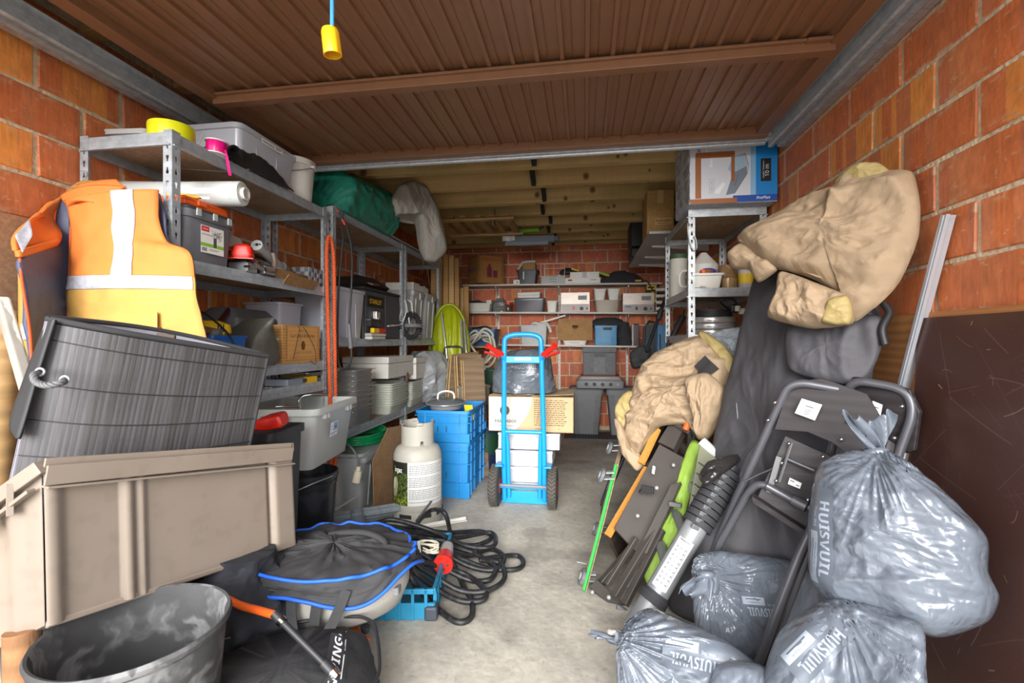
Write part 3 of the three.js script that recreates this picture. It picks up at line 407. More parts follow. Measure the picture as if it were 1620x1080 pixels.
  const cb = thing('cardboard_box', 'long open brown cardboard box tilted at the far end of the second shelf', 'carton', [-1.53, Y + 0.002, -2.19], [0.0, 0.06, -0.12]); part(cb, 'tray', tub(0.13, 0.3, 0.055, { bw: 0.128, bd: 0.298, r: 0.002, lip: 0.0005, lh: 0.004, t: 0.004 }), M.card); part(cb, 'flap', [bx(0.003, 0.055, 0.29, 0.09, 0.045, 0, 0)].map((q) => mv(q, 0.005, 0.012, 0, 0, 0, -0.5)), M.card); part(cb, 'paper', mv(bx(0.05, 0.001, 0.08, 0, 0, 0), 0.02, 0.058, 0.09, 0.2, 0.4, -0.2), M.white);
  const br = thing('brass_rod', 'brown bronze coloured rod lying along the cardboard box', 'rod', [-1.575, Y + 0.085, -2.14]); part(br, 'rod_bar', rod([0, 0.035, 0.12], [0.01, -0.01, -0.24], 0.01, 12), mat('#8a6a3a', { rough: 0.35, metal: 0.5 })); part(br, 'tip', rod([0.01, -0.01, -0.24], [0.012, -0.014, -0.28], 0.012, 12), M.chrome);
  const wb = thing('woven_basket', 'grey chequered woven strap basket at the far end of the second shelf', 'basket', [-1.515, Y, -2.385]); part(wb, 'basket_wall', tub(0.1, 0.13, 0.1, { bw: 0.095, bd: 0.125, r: 0.005, t: 0.004, lip: 0.001 }), mat('#5a5c63', { rough: 0.7 }));
  for (let i = 0; i < 5; i++) for (let j = 0; j < 4; j++) if ((i + j) % 2) part(wb, 'strap', bx(0.004, 0.024, 0.025, 0.05, 0.013 + j * 0.025, -0.052 + i * 0.026, 0.001), mat('#8d8f96', { rough: 0.6 }));
  for (let i = 0; i < 4; i++) for (let j = 0; j < 4; j++) if ((i + j) % 2) part(wb, 'strap', bx(0.024, 0.024, 0.004, -0.037 + i * 0.025, 0.013 + j * 0.025, 0.065, 0.001), mat('#8d8f96', { rough: 0.6 }));
}
// ---------- first rack, crate shelf (0.949) ----------
{
  const Y = 0.9495;
  const c = thing('wine_crate', 'pale wooden wine crate with brown branded lettering on the middle shelf', 'wine crate', [-1.56, Y, -2.235]);
  const wd = mat('#cf9a58', { rough: 0.7, map: 'wood', rep: [1.5, 4] }), wl = mat('#dcab6a', { rough: 0.7, map: 'wood', rep: [1.5, 4] });
  part(c, 'front_board', bx(0.01, 0.185, 0.33, 0.105, 0.1, 0, 0.001), wd); part(c, 'back_board', bx(0.01, 0.185, 0.33, -0.105, 0.1, 0, 0.001), wd); part(c, 'end_board', bx(0.2, 0.185, 0.012, 0, 0.1, 0.159, 0.001), wl); part(c, 'end_board', bx(0.2, 0.185, 0.012, 0, 0.1, -0.159, 0.001), wl); part(c, 'bottom_board', bx(0.225, 0.008, 0.345, 0, 0.004, 0, 0.001), wl); part(c, 'corner_batten', [bx(0.006, 0.185, 0.03, 0.112, 0.1, 0.152, 0.001)], wl);
  part(c, 'nail', [0.03, 0.075, 0.125, 0.17].map((y) => mv(cyl(0.003, 0.003, 0.002, 0, 0, 0, 8), 0.1155, y, 0.155, 0, 0, Math.PI / 2)), M.dgrey);
  part(c, 'branding', mv(plate(0.26, 0.165), 0.1106, 0.1, -0.01, 0, Math.PI / 2, 0), flat(canvasTex(520, 330, (x, w, h) => { x.fillStyle = '#cf9a58'; x.fillRect(0, 0, w, h); for (let i = 0; i < 70; i++) { x.strokeStyle = `rgba(${i % 2 ? '120,72,28' : '236,190,120'},0.16)`; x.lineWidth = 1 + (i % 4); x.beginPath(); const y = (i * 47) % h; x.moveTo(0, y); x.bezierCurveTo(w * 0.3, y + (i % 7) * 3 - 9, w * 0.7, y - (i % 5) * 4 + 8, w, y); x.stroke(); } x.fillStyle = '#6b3d18'; x.textAlign = 'center'; x.font = '26px serif'; x.fillText('GRAND VIN', w / 2, 40); x.font = 'bold 56px serif'; x.fillText('La Croix Bellevue', w / 2, 104, 420); x.beginPath(); x.ellipse(w / 2, 185, 36, 46, 0, 0, 7); x.fill(); x.fillRect(w / 2 - 30, 215, 60, 12); x.font = '30px serif'; x.fillText('LALANDE DE POMEROL', w / 2, 268); x.font = '20px serif'; x.fillText('APPELLATION LALANDE DE POMEROL CONTROLEE', w / 2, 312, 460); }), { roughness: 0.75 }));
  part(c, 'string', [tube([[0.105, 0.195, 0.03], [0.119, 0.17, 0.035], [0.12, 0.1, 0.06], [0.121, 0.02, 0.09]], 0.0016, 30, 5), tube([[0.1, 0.197, -0.01], [0.119, 0.165, -0.02], [0.121, 0.07, -0.1], [0.121, -0.005, -0.11], [0.123, -0.012, -0.09], [0.121, 0.01, -0.06]], 0.0016, 40, 5)], M.dark);
  const b = thing('rubber_bag', 'limp grey rubberised bag standing beside the wine crate', 'bag', [-1.53, Y, -1.95]);
  part(b, 'bag_skin', loft([[0, 0.20, 0.17], [0.03, 0.23, 0.2], [0.09, 0.21, 0.17], [0.15, 0.19, 0.12], [0.19, 0.2, 0.07], [0.215, 0.21, 0.03]].map(([y, w, d], k) => ring(w, d, Math.min(w, d) * 0.3, y, 8).map(([x, yy, z]) => [x + 0.02 * n3(x * 14, y * 12, z * 14) + (k > 3 ? 0.015 * Math.sin(z * 60) : 0), yy + (k > 3 ? 0.025 * n3(x * 12, 3, z * 9) : 0) + (k === 0 ? 0 : 0.008 * n3(x * 20, y * 20, z * 20)), z + 0.02 * n3(x * 12 + 5, y * 13, z * 12) - 0.15 * y * (k > 1 ? 1 : 0.4) ])), { top: true, bottom: true, crease: 1.2 }), mat('#57564f', { rough: 0.4, bump: 'wrinkle', brep: 4, bs: 0.004 })); part(b, 'rivet', mv(cyl(0.007, 0.007, 0.006, 0, 0, 0, 12), 0.105, 0.12, -0.055, 0, 0, Math.PI / 2), M.steel);
  const tb = thing('plum_tube', 'shiny plum coloured tube poking up behind the grey rubber bag', 'tube', [-1.60, Y, -1.87]); part(tb, 'tube_wall', rod([0.05, 0.16, 0.1], [-0.05, 0.26, -0.1], 0.013, 16), mat('#4a1a24', { rough: 0.25 })); part(tb, 'cap', rod([-0.05, 0.26, -0.1], [-0.055, 0.265, -0.11], 0.0145, 16), mat('#6a5a58'));
  const tool = thing('toolbox', 'dark grey sloping toolbox behind the rubber bag on the middle shelf', 'toolbox', [-1.70, Y, -2.1], 0.1); part(tool, 'box_body', loft([ring(0.2, 0.34, 0.02, 0), ring(0.21, 0.35, 0.02, 0.2)], { bottom: true, top: true }), M.dgrey); part(tool, 'lid', loft([ring(0.215, 0.355, 0.02, 0.2), ring(0.21, 0.35, 0.02, 0.22), ring(0.12, 0.3, 0.03, 0.27)], { bottom: true, top: true }), M.dgrey); part(tool, 'latch', bx(0.01, 0.05, 0.04, 0.11, 0.19, -0.05, 0.003), M.black);
  const bin = thing('small_bin', 'small bright blue plastic bin beside the safety vest on the middle shelf', 'bin', [-1.505, Y, -1.715]); part(bin, 'bin_body', tub(0.15, 0.19, 0.135, { r: 0.01, lip: 0.006, lh: 0.012 }), mat('#0f5fb8', { rough: 0.4 }));
  const dr = thing('power_sander', 'yellow corded power tool lying in the blue bin', 'power tool', [-1.52, Y + 0.125, -1.70], [0, 0.35, 0]); part(dr, 'tool_body', loft([ring(0.12, 0.05, 0.02, 0), ring(0.17, 0.065, 0.025, 0.02), ring(0.16, 0.06, 0.025, 0.055), ring(0.09, 0.04, 0.02, 0.07)], { top: true, bottom: true }), M.yellow); part(dr, 'collar', mv(cyl(0.02, 0.024, 0.07, 0, 0, 0, 16), 0.03, 0.02, 0.05, 0, 0, 1.3), M.grey); part(dr, 'vent', [0, 1, 2].map((i) => bx(0.004, 0.03, 0.002, 0.05 + i * 0.01, 0.04, 0.0325)), M.black); part(dr, 'cable', tube([[-0.06, 0.05, 0], [-0.1, 0.09, 0], [-0.05, 0.11, -0.04], [0.02, 0.08, 0.02], [0.09, 0.02, 0.05], [0.12, -0.03, 0.06]], 0.004, 50, 6), M.black);
  const ha = thing('hammer', 'hammer with worn wooden handle lying on the blue bin', 'hammer', [-1.475, Y + 0.148, -1.66], [0.1, -1.2, 0.05]); part(ha, 'handle', [rod([-0.09, 0, 0], [0.0, 0.003, 0], 0.013, 12, 0.016), rod([0, 0.003, 0], [0.07, 0, 0], 0.016, 12, 0.012)], mat('#9a7350', { rough: 0.7, map: 'wood', rep: [2, 6] })); part(ha, 'head', bx(0.03, 0.03, 0.09, -0.1, 0, 0, 0.006), mat('#6a1420', { rough: 0.4 }));
  const cl = thing('storage_tote', 'tall clear plastic tote behind the wine crate', 'tote', [-1.70, Y, -2.36]); part(cl, 'tote_body', tub(0.22, 0.2, 0.32, { r: 0.02 }), M.clear); part(cl, 'contents', [bx(0.1, 0.2, 0.08, 0.02, 0.11, 0, 0.02), bx(0.05, 0.06, 0.05, 0.06, 0.24, 0.04, 0.01)], mat('#4b4a68'));
}
// ---------- first rack, lower shelves ----------
{
  const o = thing('organiser_case', 'clear small-parts case with yellow end on the narrow lower shelf', 'case', [-1.53, 0.8345, -2.30], 0.0); part(o, 'case_body', bx(0.13, 0.035, 0.15, 0, 0.0175, 0.085, 0.004), mat('#8e98a8', { rough: 0.25 })); part(o, 'grip', bx(0.135, 0.037, 0.11, 0, 0.0185, -0.045, 0.005), M.yellow); part(o, 'latch', bx(0.006, 0.02, 0.03, 0.068, 0.02, 0.02, 0.002), M.dark);
  { const r = rng(4); for (let i = 0; i < 5; i++) { const s = thing('loose_screw', 'loose screw among five lying on the narrow lower shelf', 'screw', [-1.485 - r() * 0.03, 0.8375, -1.98 - r() * 0.07], r() * 6, 'loose screws on the narrow shelf'); part(s, 'shank', rod([0, 0, 0], [0.022, 0, 0], 0.0018, 6), M.steel); part(s, 'head', rod([-0.003, 0, 0], [0, 0, 0], 0.0038, 8), M.steel); } }
  const t = thing('storage_tote', 'large frosted open tote with a small sticker, above the black bucket', 'tote', [-1.465, 0.4595, -2.2], 0.12);
  part(t, 'tote_body', tub(0.44, 0.5, 0.29, { bw: 0.37, bd: 0.43, r: 0.035, t: 0.003, lip: 0.016, lh: 0.03, s: 5 }), M.milky); part(t, 'clip_rib', [-0.16, -0.12, 0.12, 0.16].map((z) => bx(0.02, 0.05, 0.006, 0.222, 0.258, z)).concat([-0.06, -0.03, 0.1].map((x) => bx(0.006, 0.055, 0.02, x, 0.25, 0.252))), M.milky);
  part(t, 'sticker', mv(plate(0.085, 0.07), 0.2095, 0.19, 0.06, 0, Math.PI / 2, 0).rotateZ(-0.1), flat(canvasTex(128, 104, (c, w, h) => { c.fillStyle = '#eef2f4'; c.fillRect(0, 0, w, h); c.fillStyle = '#7fb2dd'; c.fillRect(52, 6, 70, 60); c.fillStyle = '#a3232c'; c.fillRect(74, 34, 34, 14); c.strokeStyle = '#c24a5a'; c.lineWidth = 3; c.beginPath(); c.arc(26, 40, 14, 0, 7); c.stroke(); c.fillStyle = '#5577aa'; c.fillRect(8, 78, 110, 5); c.fillRect(8, 90, 80, 4); })));
  part(t, 'contents', [bx(0.12, 0.08, 0.16, 0.11, 0.06, 0.09, 0.02)], mat('#3246a8')); part(t, 'contents', [cyl(0.07, 0.06, 0.08, 0.1, 0.15, 0.1, 20)], mat('#c02450')); part(t, 'contents', [bx(0.2, 0.12, 0.2, 0.08, 0.09, -0.11, 0.03)], mat('#c9b684')); part(t, 'contents', [bx(0.24, 0.02, 0.2, 0.03, 0.2, -0.06, 0.01)], mat('#5f9f8a')); part(t, 'fitting', [tube([[0.0, 0.2, -0.05], [0.0, 0.3, -0.05], [0.05, 0.32, -0.08], [0.11, 0.315, -0.13]], 0.008, 30, 8), tube([[-0.12, 0.24, 0.1], [-0.05, 0.28, 0.12], [0.05, 0.275, 0.05]], 0.005, 24, 6)], M.chrome);
  const b = thing('waste_bin', 'tall black plastic bin with a red scoop on its rim', 'bin', [-1.29, 0, -1.7], 0.1); part(b, 'bin_body', tub(0.24, 0.24, 0.715, { bw: 0.2, bd: 0.2, r: 0.02, lip: 0.012, lh: 0.03 }), M.black);
  const s = thing('hand_scoop', 'red orange plastic scoop resting on the black bin rim', 'scoop', [-1.26, 0.735, -1.66], [0.1, 0.25, 0.22]); part(s, 'bowl', loft([rrect(0.055, 0.04, 0.012).map(([a, b2]) => [0.0, b2, a]), rrect(0.085, 0.055, 0.016).map(([a, b2]) => [0.04, b2, a]), rrect(0.085, 0.055, 0.016).map(([a, b2]) => [0.09, b2, a]), rrect(0.075, 0.045, 0.016).map(([a, b2]) => [0.1, b2, a])], { top: true, bottom: true }), M.red); part(s, 'handle', loft([rrect(0.04, 0.03, 0.01).map(([a, b2]) => [-0.14, b2, a]), rrect(0.035, 0.026, 0.01).map(([a, b2]) => [-0.06, b2, a]), rrect(0.045, 0.036, 0.01).map(([a, b2]) => [0.002, b2, a])], { top: true, bottom: true }), M.red);
  const k = thing('bucket', 'black plastic bucket with wire bail and a white sticker beneath the frosted tote', 'bucket', [-1.335, 0, -2.11]);
  part(k, 'bucket_body', lathe([[0, 0], [0.1, 0], [0.103, 0.004], [0.128, 0.37], [0.134, 0.372], [0.134, 0.385], [0.13, 0.385], [0.133, 0.40], [0.14, 0.402], [0.14, 0.425], [0.134, 0.428], [0.101, 0.01], [0, 0.008]], 48), mat('#34363c', { rough: 0.38, map: 'scuff', rep: 3 })); part(k, 'bail', tube([[-0.14, 0.4, 0.02], [-0.08, 0.36, 0.12], [0.02, 0.375, 0.155], [0.1, 0.405, 0.11], [0.14, 0.415, 0.02]], 0.0028, 40, 6), M.zinc);
  part(k, 'sticker', mv(plate(0.032, 0.036), 0, 0, 0, 0, 0, 0).translate(0, 0, 0.1125).rotateX(-0.066).rotateY(0.62).translate(0, 0.125, 0), flat(canvasTex(64, 72, (c, w, h) => { c.fillStyle = '#f4f4f4'; c.fillRect(0, 0, w, h); c.fillStyle = '#111'; for (let i = 0; i < 12; i++) c.fillRect(10 + i * 4, 14, 1 + (i % 3), 40); })));
  const rp1 = thing('orange_rope', 'doubled orange twisted rope hanging between the first and second racks', 'rope', [-1.425, 0, -2.44]);
  const cv = new THREE.CatmullRomCurve3([[0.012, 0.18, -0.0], [0.016, 0.6, 0], [0.004, 1.1, 0], [-0.004, 1.6, 0], [0.0, 1.655, -0.014], [0.006, 1.6, -0.04], [0.016, 1.1, -0.045], [0.024, 0.6, -0.04], [0.024, 0.2, -0.03]].map((p) => V(...p))); part(rp1, 'rope_strand', rope(cv, 0.0105, 0.05, 420), mat('#e2602a', { rough: 0.65 })); part(rp1, 'knot', [tube([[0.02, 0.3, 0.02], [0.04, 0.33, -0.01], [0.01, 0.36, -0.04], [-0.01, 0.33, 0.0], [0.03, 0.28, 0.01], [0.05, 0.35, 0.0]], 0.009, 40, 7)], mat('#e2602a', { rough: 0.65 })); part(rp1, 'hook', tube([[0, 1.68, 0], [-0.01, 1.72, -0.02], [-0.02, 1.74, -0.03]], 0.003, 12, 5), M.zinc);
}
// ---------- second rack ----------
{
  const Y = 1.8405;
  const wr = (g, f) => { const p = g.attributes.position; for (let i = 0; i < p.count; i++) { const r = f(p.getX(i), p.getY(i), p.getZ(i)); p.setXYZ(i, ...r); } g.computeVertexNormals(); return g; };
  const tp = thing('tarpaulin', 'crumpled dark green tarpaulin bundle on the second rack', 'tarpaulin', [-1.555, Y, -2.92]);
  { const R = []; for (let k = 0; k <= 60; k++) { const t = k / 60, z = 0.38 - t * 0.76, tail = smooth(0.0, 0.16, t), s = lerp(0.28, 1, tail) * lerp(0.95, 1.22, t), y0 = lerp(0, 0, t); const r = []; for (let i = 0; i < 72; i++) { const a = i / 72 * 6.2832, c = Math.cos(a), q = Math.sin(a); let rx = 0.165 * s * (0.9 + 0.12 * Math.cos(2 * a)), ry = 0.14 * s; const cr = 0.016 * rg(c * 2.2 + 7, q * 2.2, t * 5, 4) + 0.012 * n3(c * 3, q * 3, t * 7); let y = ry + ry * q * 1.02; if (q < -0.3) y = Math.max(0.002, ry + ry * q * 1.25); const over = smooth(0.2, 0.9, t) * smooth(0.2, 0.9, c) * smooth(0.2, -0.8, q); r.push([rx * c + cr * c + (over * 0.02), Math.max(0.002, y + cr * q) - over * 0.06 * 0, z + (0.03 * t * c)]); } R.push(r); } part(tp, 'bundle', loft(R, { top: true, bottom: true, crease: 0.9 }), mat('#25806c', { rough: 0.38, bump: 'wrinkle', brep: 3.2, bs: 0.006 })); part(tp, 'hem', tube(R[54].filter((_, i) => i % 3 === 0).map(([x, y, z]) => [x * 1.01, y * 1.005 + 0.001, z]), 0.004, 90, 5, true), mat('#2a7a66', { rough: 0.4 })); }
  const cv = thing('furniture_cover', 'pale grey fabric cover slumped over the front edge of the second rack', 'cover', [-1.44, Y, -3.5]);
  cv.position.set(0, 0, 0); part(cv, 'folds', pillow([[-1.371, 2.065, -3.178], [-1.337, 2.181, -3.233], [-1.274, 2.257, -3.344], [-1.195, 2.228, -3.458], [-1.143, 2.104, -3.547], [-1.102, 1.909, -3.614], [-1.097, 1.782, -3.635], [-1.172, 1.697, -3.603], [-1.248, 1.7, -3.551], [-1.283, 1.812, -3.505], [-1.291, 1.975, -3.443], [-1.33, 1.987, -3.336], [-1.366, 1.951, -3.209]], 0.09, [0.5, 0.2, 0.85], { seed: 17, amp: 0.035, f: 4.5, dir: [1.7, 0.6], back: 0.9, n: 160, rings: 28 }), mat('#a9a49c', { rough: 0.85, bump: 'wrinkle', brep: 2, bs: 0.003 }));
  part(cv, 'drawstring', [tube([[-1.254, 1.713, -3.509], [-1.244, 1.654, -3.511], [-1.254, 1.594, -3.509]], 0.002, 12, 5), tube([[-1.215, 1.693, -3.516], [-1.21, 1.604, -3.516], [-1.195, 1.495, -3.519]], 0.002, 12, 5)], M.dark);
  const labs = ['long grey plastic profile on the rack top, outermost of three', 'long grey plastic profile on the rack top, middle of three', 'long grey plastic profile on the rack top, innermost of three'];
  [-1.47, -1.56, -1.65].forEach((x, i) => { const p = thing('plastic_profile', labs[i], 'profile', [x, Y + 0.003, -3.9]); part(p, 'profile_shell', mv(sheet(10, 4, (u, v) => { const a = u * Math.PI; return [0.042 * Math.cos(a), 0.03 * Math.sin(a), (0.5 - v) * 1.2]; }, 0.003), 0, 0.001, 0), M.lgrey); part(p, 'end_cap', mv(ext([[0.042, 0], [0.03, 0.022], [0, 0.03], [-0.03, 0.022], [-0.042, 0]], 0.004), 0, 0.001, -0.6), M.grey); });
  const cr = thing('spring_clamp', 'small red and black spring clamp gripping the rack beam under the tarpaulin', 'clamp', [-1.435, 1.80, -2.60], [0, 0.2, 0]); part(cr, 'jaw', [bar([-0.01, 0.03, 0], [0.012, -0.01, 0], 0.014, 0.012, 0.003), bar([0.012, 0.03, 0], [0.004, -0.03, 0.0], 0.014, 0.01, 0.003)], M.black); for (const s of [1, -1]) part(cr, 'grip', bar([0.008 * s, -0.02 * s + 0.008, 0], [0.035 * s - 0.008, -0.06 * s + 0.012, 0], 0.014, 0.012, 0.004), M.red);
  const Y2 = 1.0745;
  const ct = thing('storage_tote', 'tall clear tote beside the black tool chest on the second rack', 'tote', [-1.60, Y2, -2.77]); part(ct, 'tote_body', tub(0.3, 0.36, 0.315, { bw: 0.26, bd: 0.32, r: 0.025, lip: 0.008, lh: 0.02 }), M.clear); part(ct, 'rib', [bx(0.004, 0.28, 0.014, 0.143, 0.15, 0.05), bx(0.004, 0.28, 0.014, 0.143, 0.15, -0.06)], M.clear); part(ct, 'contents', [bx(0.2, 0.1, 0.26, 0, 0.06, 0, 0.02), bx(0.14, 0.1, 0.12, 0.02, 0.16, 0.05, 0.02)], mat('#aab2cc')); part(ct, 'contents', bx(0.04, 0.05, 0.04, 0.1, 0.13, -0.1, 0.01), M.orange);
  const sc = thing('tool_chest', 'black tool chest with yellow lettering on the second rack', 'tool chest', [-1.62, Y2, -3.27]); part(sc, 'chest_body', bx(0.3, 0.34, 0.62, 0, 0.17, 0, 0.008), mat('#3c3e43', { rough: 0.5 })); part(sc, 'front_panel', [bx(0.006, 0.32, 0.3, 0.152, 0.17, 0.14, 0.003), bx(0.006, 0.32, 0.26, 0.152, 0.17, -0.16, 0.003)], mat('#484a50', { rough: 0.5 })); part(sc, 'lid', bx(0.31, 0.02, 0.63, 0, 0.35, 0, 0.005), mat('#2a2b2f'));
  part(sc, 'badge', mv(plate(0.26, 0.078), 0.1562, 0.265, 0.135, 0, Math.PI / 2, 0), flat(canvasTex(320, 96, (c, w, h) => { c.fillStyle = '#0b0b0b'; c.fillRect(0, 0, w, h); c.fillStyle = '#f2c21a'; c.font = 'bold 58px sans-serif'; c.textAlign = 'center'; c.fillText('STANLEY', w / 2, 68, 296); })));
  const bg = thing('tool_bag', 'dark brown leather tool bag lying on the black tool chest', 'bag', [-1.62, Y2 + 0.361, -3.2]); part(bg, 'bag_skin', loft([[0, 0.2, 0.5], [0.03, 0.24, 0.54], [0.06, 0.2, 0.46], [0.085, 0.1, 0.3]].map(([y, w, d]) => ring(w, d, 0.05, y, 8).map(([x, yy, z]) => [x + 0.02 * n3(x * 13, y * 9, z * 9), yy + (y ? 0.025 * n3(x * 9, 2, z * 9) : 0), z])), { top: true, bottom: true, crease: 1.2 }), mat('#2b211c', { rough: 0.75 })); part(bg, 'flap', mv(bx(0.12, 0.012, 0.2, 0, 0, 0, 0.005), 0.08, 0.05, 0.02, 0.1, 0.2, -0.3), mat('#8a5a4c', { rough: 0.8 })); part(bg, 'tool_handle', [rod([0.02, 0.06, -0.16], [0.05, 0.15, -0.15], 0.012, 10), rod([0, 0.06, -0.24], [0.06, 0.13, -0.22], 0.014, 10)], mat('#6a3a1c'));
  const gw = thing('golf_trolley', 'folded trolley with a grey spoked wheel and white tube frame on the rack', 'trolley', [-1.425, Y2, -3.72]);
  part(gw, 'tyre', mv(new THREE.TorusGeometry(0.095, 0.02, 10, 40), 0.0, 0.116, 0, 0, 1.15, 0), M.rubber); part(gw, 'tread', [...Array(28)].map((_, i) => { const a = i / 28 * 6.283; return mv(bx(0.018, 0.008, 0.03, 0.114 * Math.cos(a), 0.114 * Math.sin(a), 0).rotateZ(0), 0, 0.116, 0, 0, 1.15, 0); }), M.dark);
  part(gw, 'wheel_disc', mv(lathe([[0, -0.012], [0.085, -0.014], [0.092, -0.004], [0.092, 0.006], [0.085, 0.014], [0.06, 0.008], [0.02, 0.012], [0.018, 0.024], [0, 0.026]], 32), 0, 0.116, 0, 0, 1.15, 0).rotateX(0), M.grey);
  part(gw, 'frame', [ptube([[0.0, 0.116, 0.03], [-0.02, 0.29, 0.05], [-0.03, 0.33, 0.07], [-0.06, 0.12, 0.14], [-0.02, 0.1, 0.42]], 0.006, 0.04), ptube([[0.015, 0.2, 0.0], [0.0, 0.32, -0.01], [-0.06, 0.34, 0.0]], 0.006, 0.03), ptube([[-0.03, 0.33, 0.07], [0.0, 0.26, 0.08], [-0.03, 0.12, 0.12], [-0.03, 0.1, 0.38]], 0.005, 0.05)], M.white);
  const hb = ['light grey lidded bin behind the trolley wheel, nearer of two', 'light grey lidded bin on the rack, farther of two'];
  [-4.0, -4.34].forEach((z, i) => { const b = thing('storage_bin', hb[i], 'storage bin', [-1.60, Y2, z]); part(b, 'bin_body', tub(0.28, 0.29, 0.40, { bw: 0.23, bd: 0.24, r: 0.02, lip: 0.008, lh: 0.02 }), M.lgrey); part(b, 'lid', mv(lidG(0.31, 0.32, 0.04, 0.025), 0, 0.395, 0), M.lgrey); part(b, 'rib', [0.07, -0.07].map((q) => mv(bx(0.012, 0.34, 0.02, 0, 0, 0, 0.003), 0.131, 0.19, q, 0, 0, -0.065)), M.lgrey); part(b, 'clip', bx(0.014, 0.06, 0.03, 0.155, 0.385, 0, 0.003), M.lgrey); });
  const wb = thing('appliance_box', 'white flat box with dark cable lying on the grey bins', 'box', [-1.61, Y2 + 0.437, -4.12]); part(wb, 'box_body', bx(0.26, 0.07, 0.4, 0, 0.035, 0, 0.006), M.white); part(wb, 'cable', tube([[0.1, 0.075, 0.1], [0.14, 0.06, 0], [0.11, 0.08, -0.08], [0.15, 0.05, -0.15], [0.1, 0.08, -0.18]], 0.008, 40, 6), M.black);
  const rt = thing('hand_saw', 'red and yellow handled saw lying at the shelf edge before the tool chest', 'saw', [-1.435, Y2 + 0.047, -3.1], 0); part(rt, 'handle', [bx(0.03, 0.038, 0.11, 0, 0.014, -0.06, 0.012)], M.red); part(rt, 'heel', bx(0.03, 0.036, 0.09, 0, 0.014, 0.04, 0.008), M.yellow); 
  const bk = ['grey booklet lying under the red saw handle, upper of two', 'white booklet lying under the red saw handle, lower of two']; [[0.022, '#b9b6b0'], [0.0, '#d8d5cf']].forEach(([y, c], i) => { const q = thing('booklet', bk[i], 'booklet', [-1.475, Y2 + y, -3.1], 0.05 * i); part(q, 'cover', bx(0.1, 0.02, 0.24, 0, 0.01, 0, 0.002), mat(c)); part(q, 'pages', bx(0.102, 0.012, 0.236, 0.0005, 0.01, 0), M.white); });
  const ch = thing('tool_tray', 'small black tray of white fittings in front of the tool chest', 'tray', [-1.475, Y2 + 0.09, -3.08], 0.1); part(ch, 'tray_body', tub(0.08, 0.2, 0.05, { r: 0.01 }), M.black); { const r = rng(12); part(ch, 'fitting', [...Array(9)].map(() => mv(bx(0.02 + r() * 0.02, 0.012 + r() * 0.02, 0.03, 0, 0, 0, 0.004), (r() - 0.5) * 0.05, 0.05 + r() * 0.02, (r() - 0.5) * 0.15, r(), r() * 3, r())), M.offwhite); part(ch, 'tin', bx(0.04, 0.06, 0.07, 0.02, 0.08, -0.05, 0.008), M.steel); }
  // steel pans
  const Y3 = 0.5085;
  const pg = geo([loft([ring(0.22, 0.27, 0.05, 0, 6), ring(0.245, 0.295, 0.05, 0.036, 6), ring(0.265, 0.325, 0.03, 0.038, 6), ring(0.265, 0.325, 0.03, 0.041, 6), ring(0.24, 0.29, 0.05, 0.041, 6), ring(0.216, 0.266, 0.05, 0.004, 6)], { bottom: true, top: false }), mv(ext(rrect(0.225, 0.275, 0.05, 6), 0.002), 0, 0.003, 0, Math.PI / 2)]);
  for (let s = 0; s < 2; s++) for (let i = 0; i < 9; i++) { const deep = i === 0; const q = tag(part(scene, 'steel_pan', deep ? [loft([ring(0.215, 0.265, 0.05, 0, 6), ring(0.245, 0.295, 0.05, 0.1, 6), ring(0.265, 0.325, 0.03, 0.102, 6), ring(0.265, 0.325, 0.03, 0.105, 6), ring(0.24, 0.29, 0.05, 0.105, 6), ring(0.21, 0.26, 0.05, 0.004, 6)], { bottom: true }), mv(ext(rrect(0.21, 0.26, 0.05, 6), 0.002), 0, 0.003, 0, Math.PI / 2)] : pg, M.steel, deep ? {} : { raw: true }), s ? (deep ? 'deep steel catering pan at the bottom of the stack touching the rack post' : `${ORD[i]} shallow steel pan from the bottom of the stack touching the rack post`) : deep ? 'deep steel catering pan at the bottom of the right-hand pan stack' : `${ORD[i]} steel pan from the bottom of the right-hand pan stack`, 'pan', s ? 'stack of steel pans at the rack post' : 'right-hand stack of steel pans'); q.position.set(-1.565 - s * 0.02 - s * 0.1 * 0, Y3 + (deep ? 0 : 0.066 + i * 0.0325), -2.93 + s * 0.0); if (s) q.position.x = -1.565 - 0.0; if (s) { q.position.z = -2.93; q.position.x = -1.70; q.visible = true; q.scale.set(0.9, 1, 0.9); q.position.set(-1.70, q.position.y * 1, -2.66); } }
  const pb = thing('foam_box', 'white polystyrene box resting on the stacked white trays', 'box', [-1.6, 0.785, -3.5]); part(pb, 'box_body', bx(0.36, 0.11, 0.5, 0, 0.055, 0, 0.006), M.white); part(pb, 'lid', bx(0.365, 0.05, 0.505, 0, 0.137, 0, 0.006), M.white);
  const pb2 = thing('foam_box', 'smaller white polystyrene box just beyond the rack post', 'box', [-1.52, 0.742, -3.9]); part(pb2, 'box_body', bx(0.24, 0.13, 0.26, 0, 0.065, 0, 0.006), M.white); part(pb2, 'lid', bx(0.245, 0.05, 0.265, 0, 0.157, 0, 0.006), M.white);
  const tg = geo(tub(0.3, 0.36, 0.075, { bw: 0.25, bd: 0.31, r: 0.03, lip: 0.006, lh: 0.008 })); for (let i = 0; i < 10; i++) { const q = tag(part(scene, 'plastic_tray', tg, mat('#cfd3c8', { rough: 0.45 }), { raw: true }), `${ORD[i]} white tray from the bottom of the nested stack under the large polystyrene box`, 'tray', 'nested stack of white trays'); q.position.set(-1.58, Y3 + i * 0.0175, -3.5); }
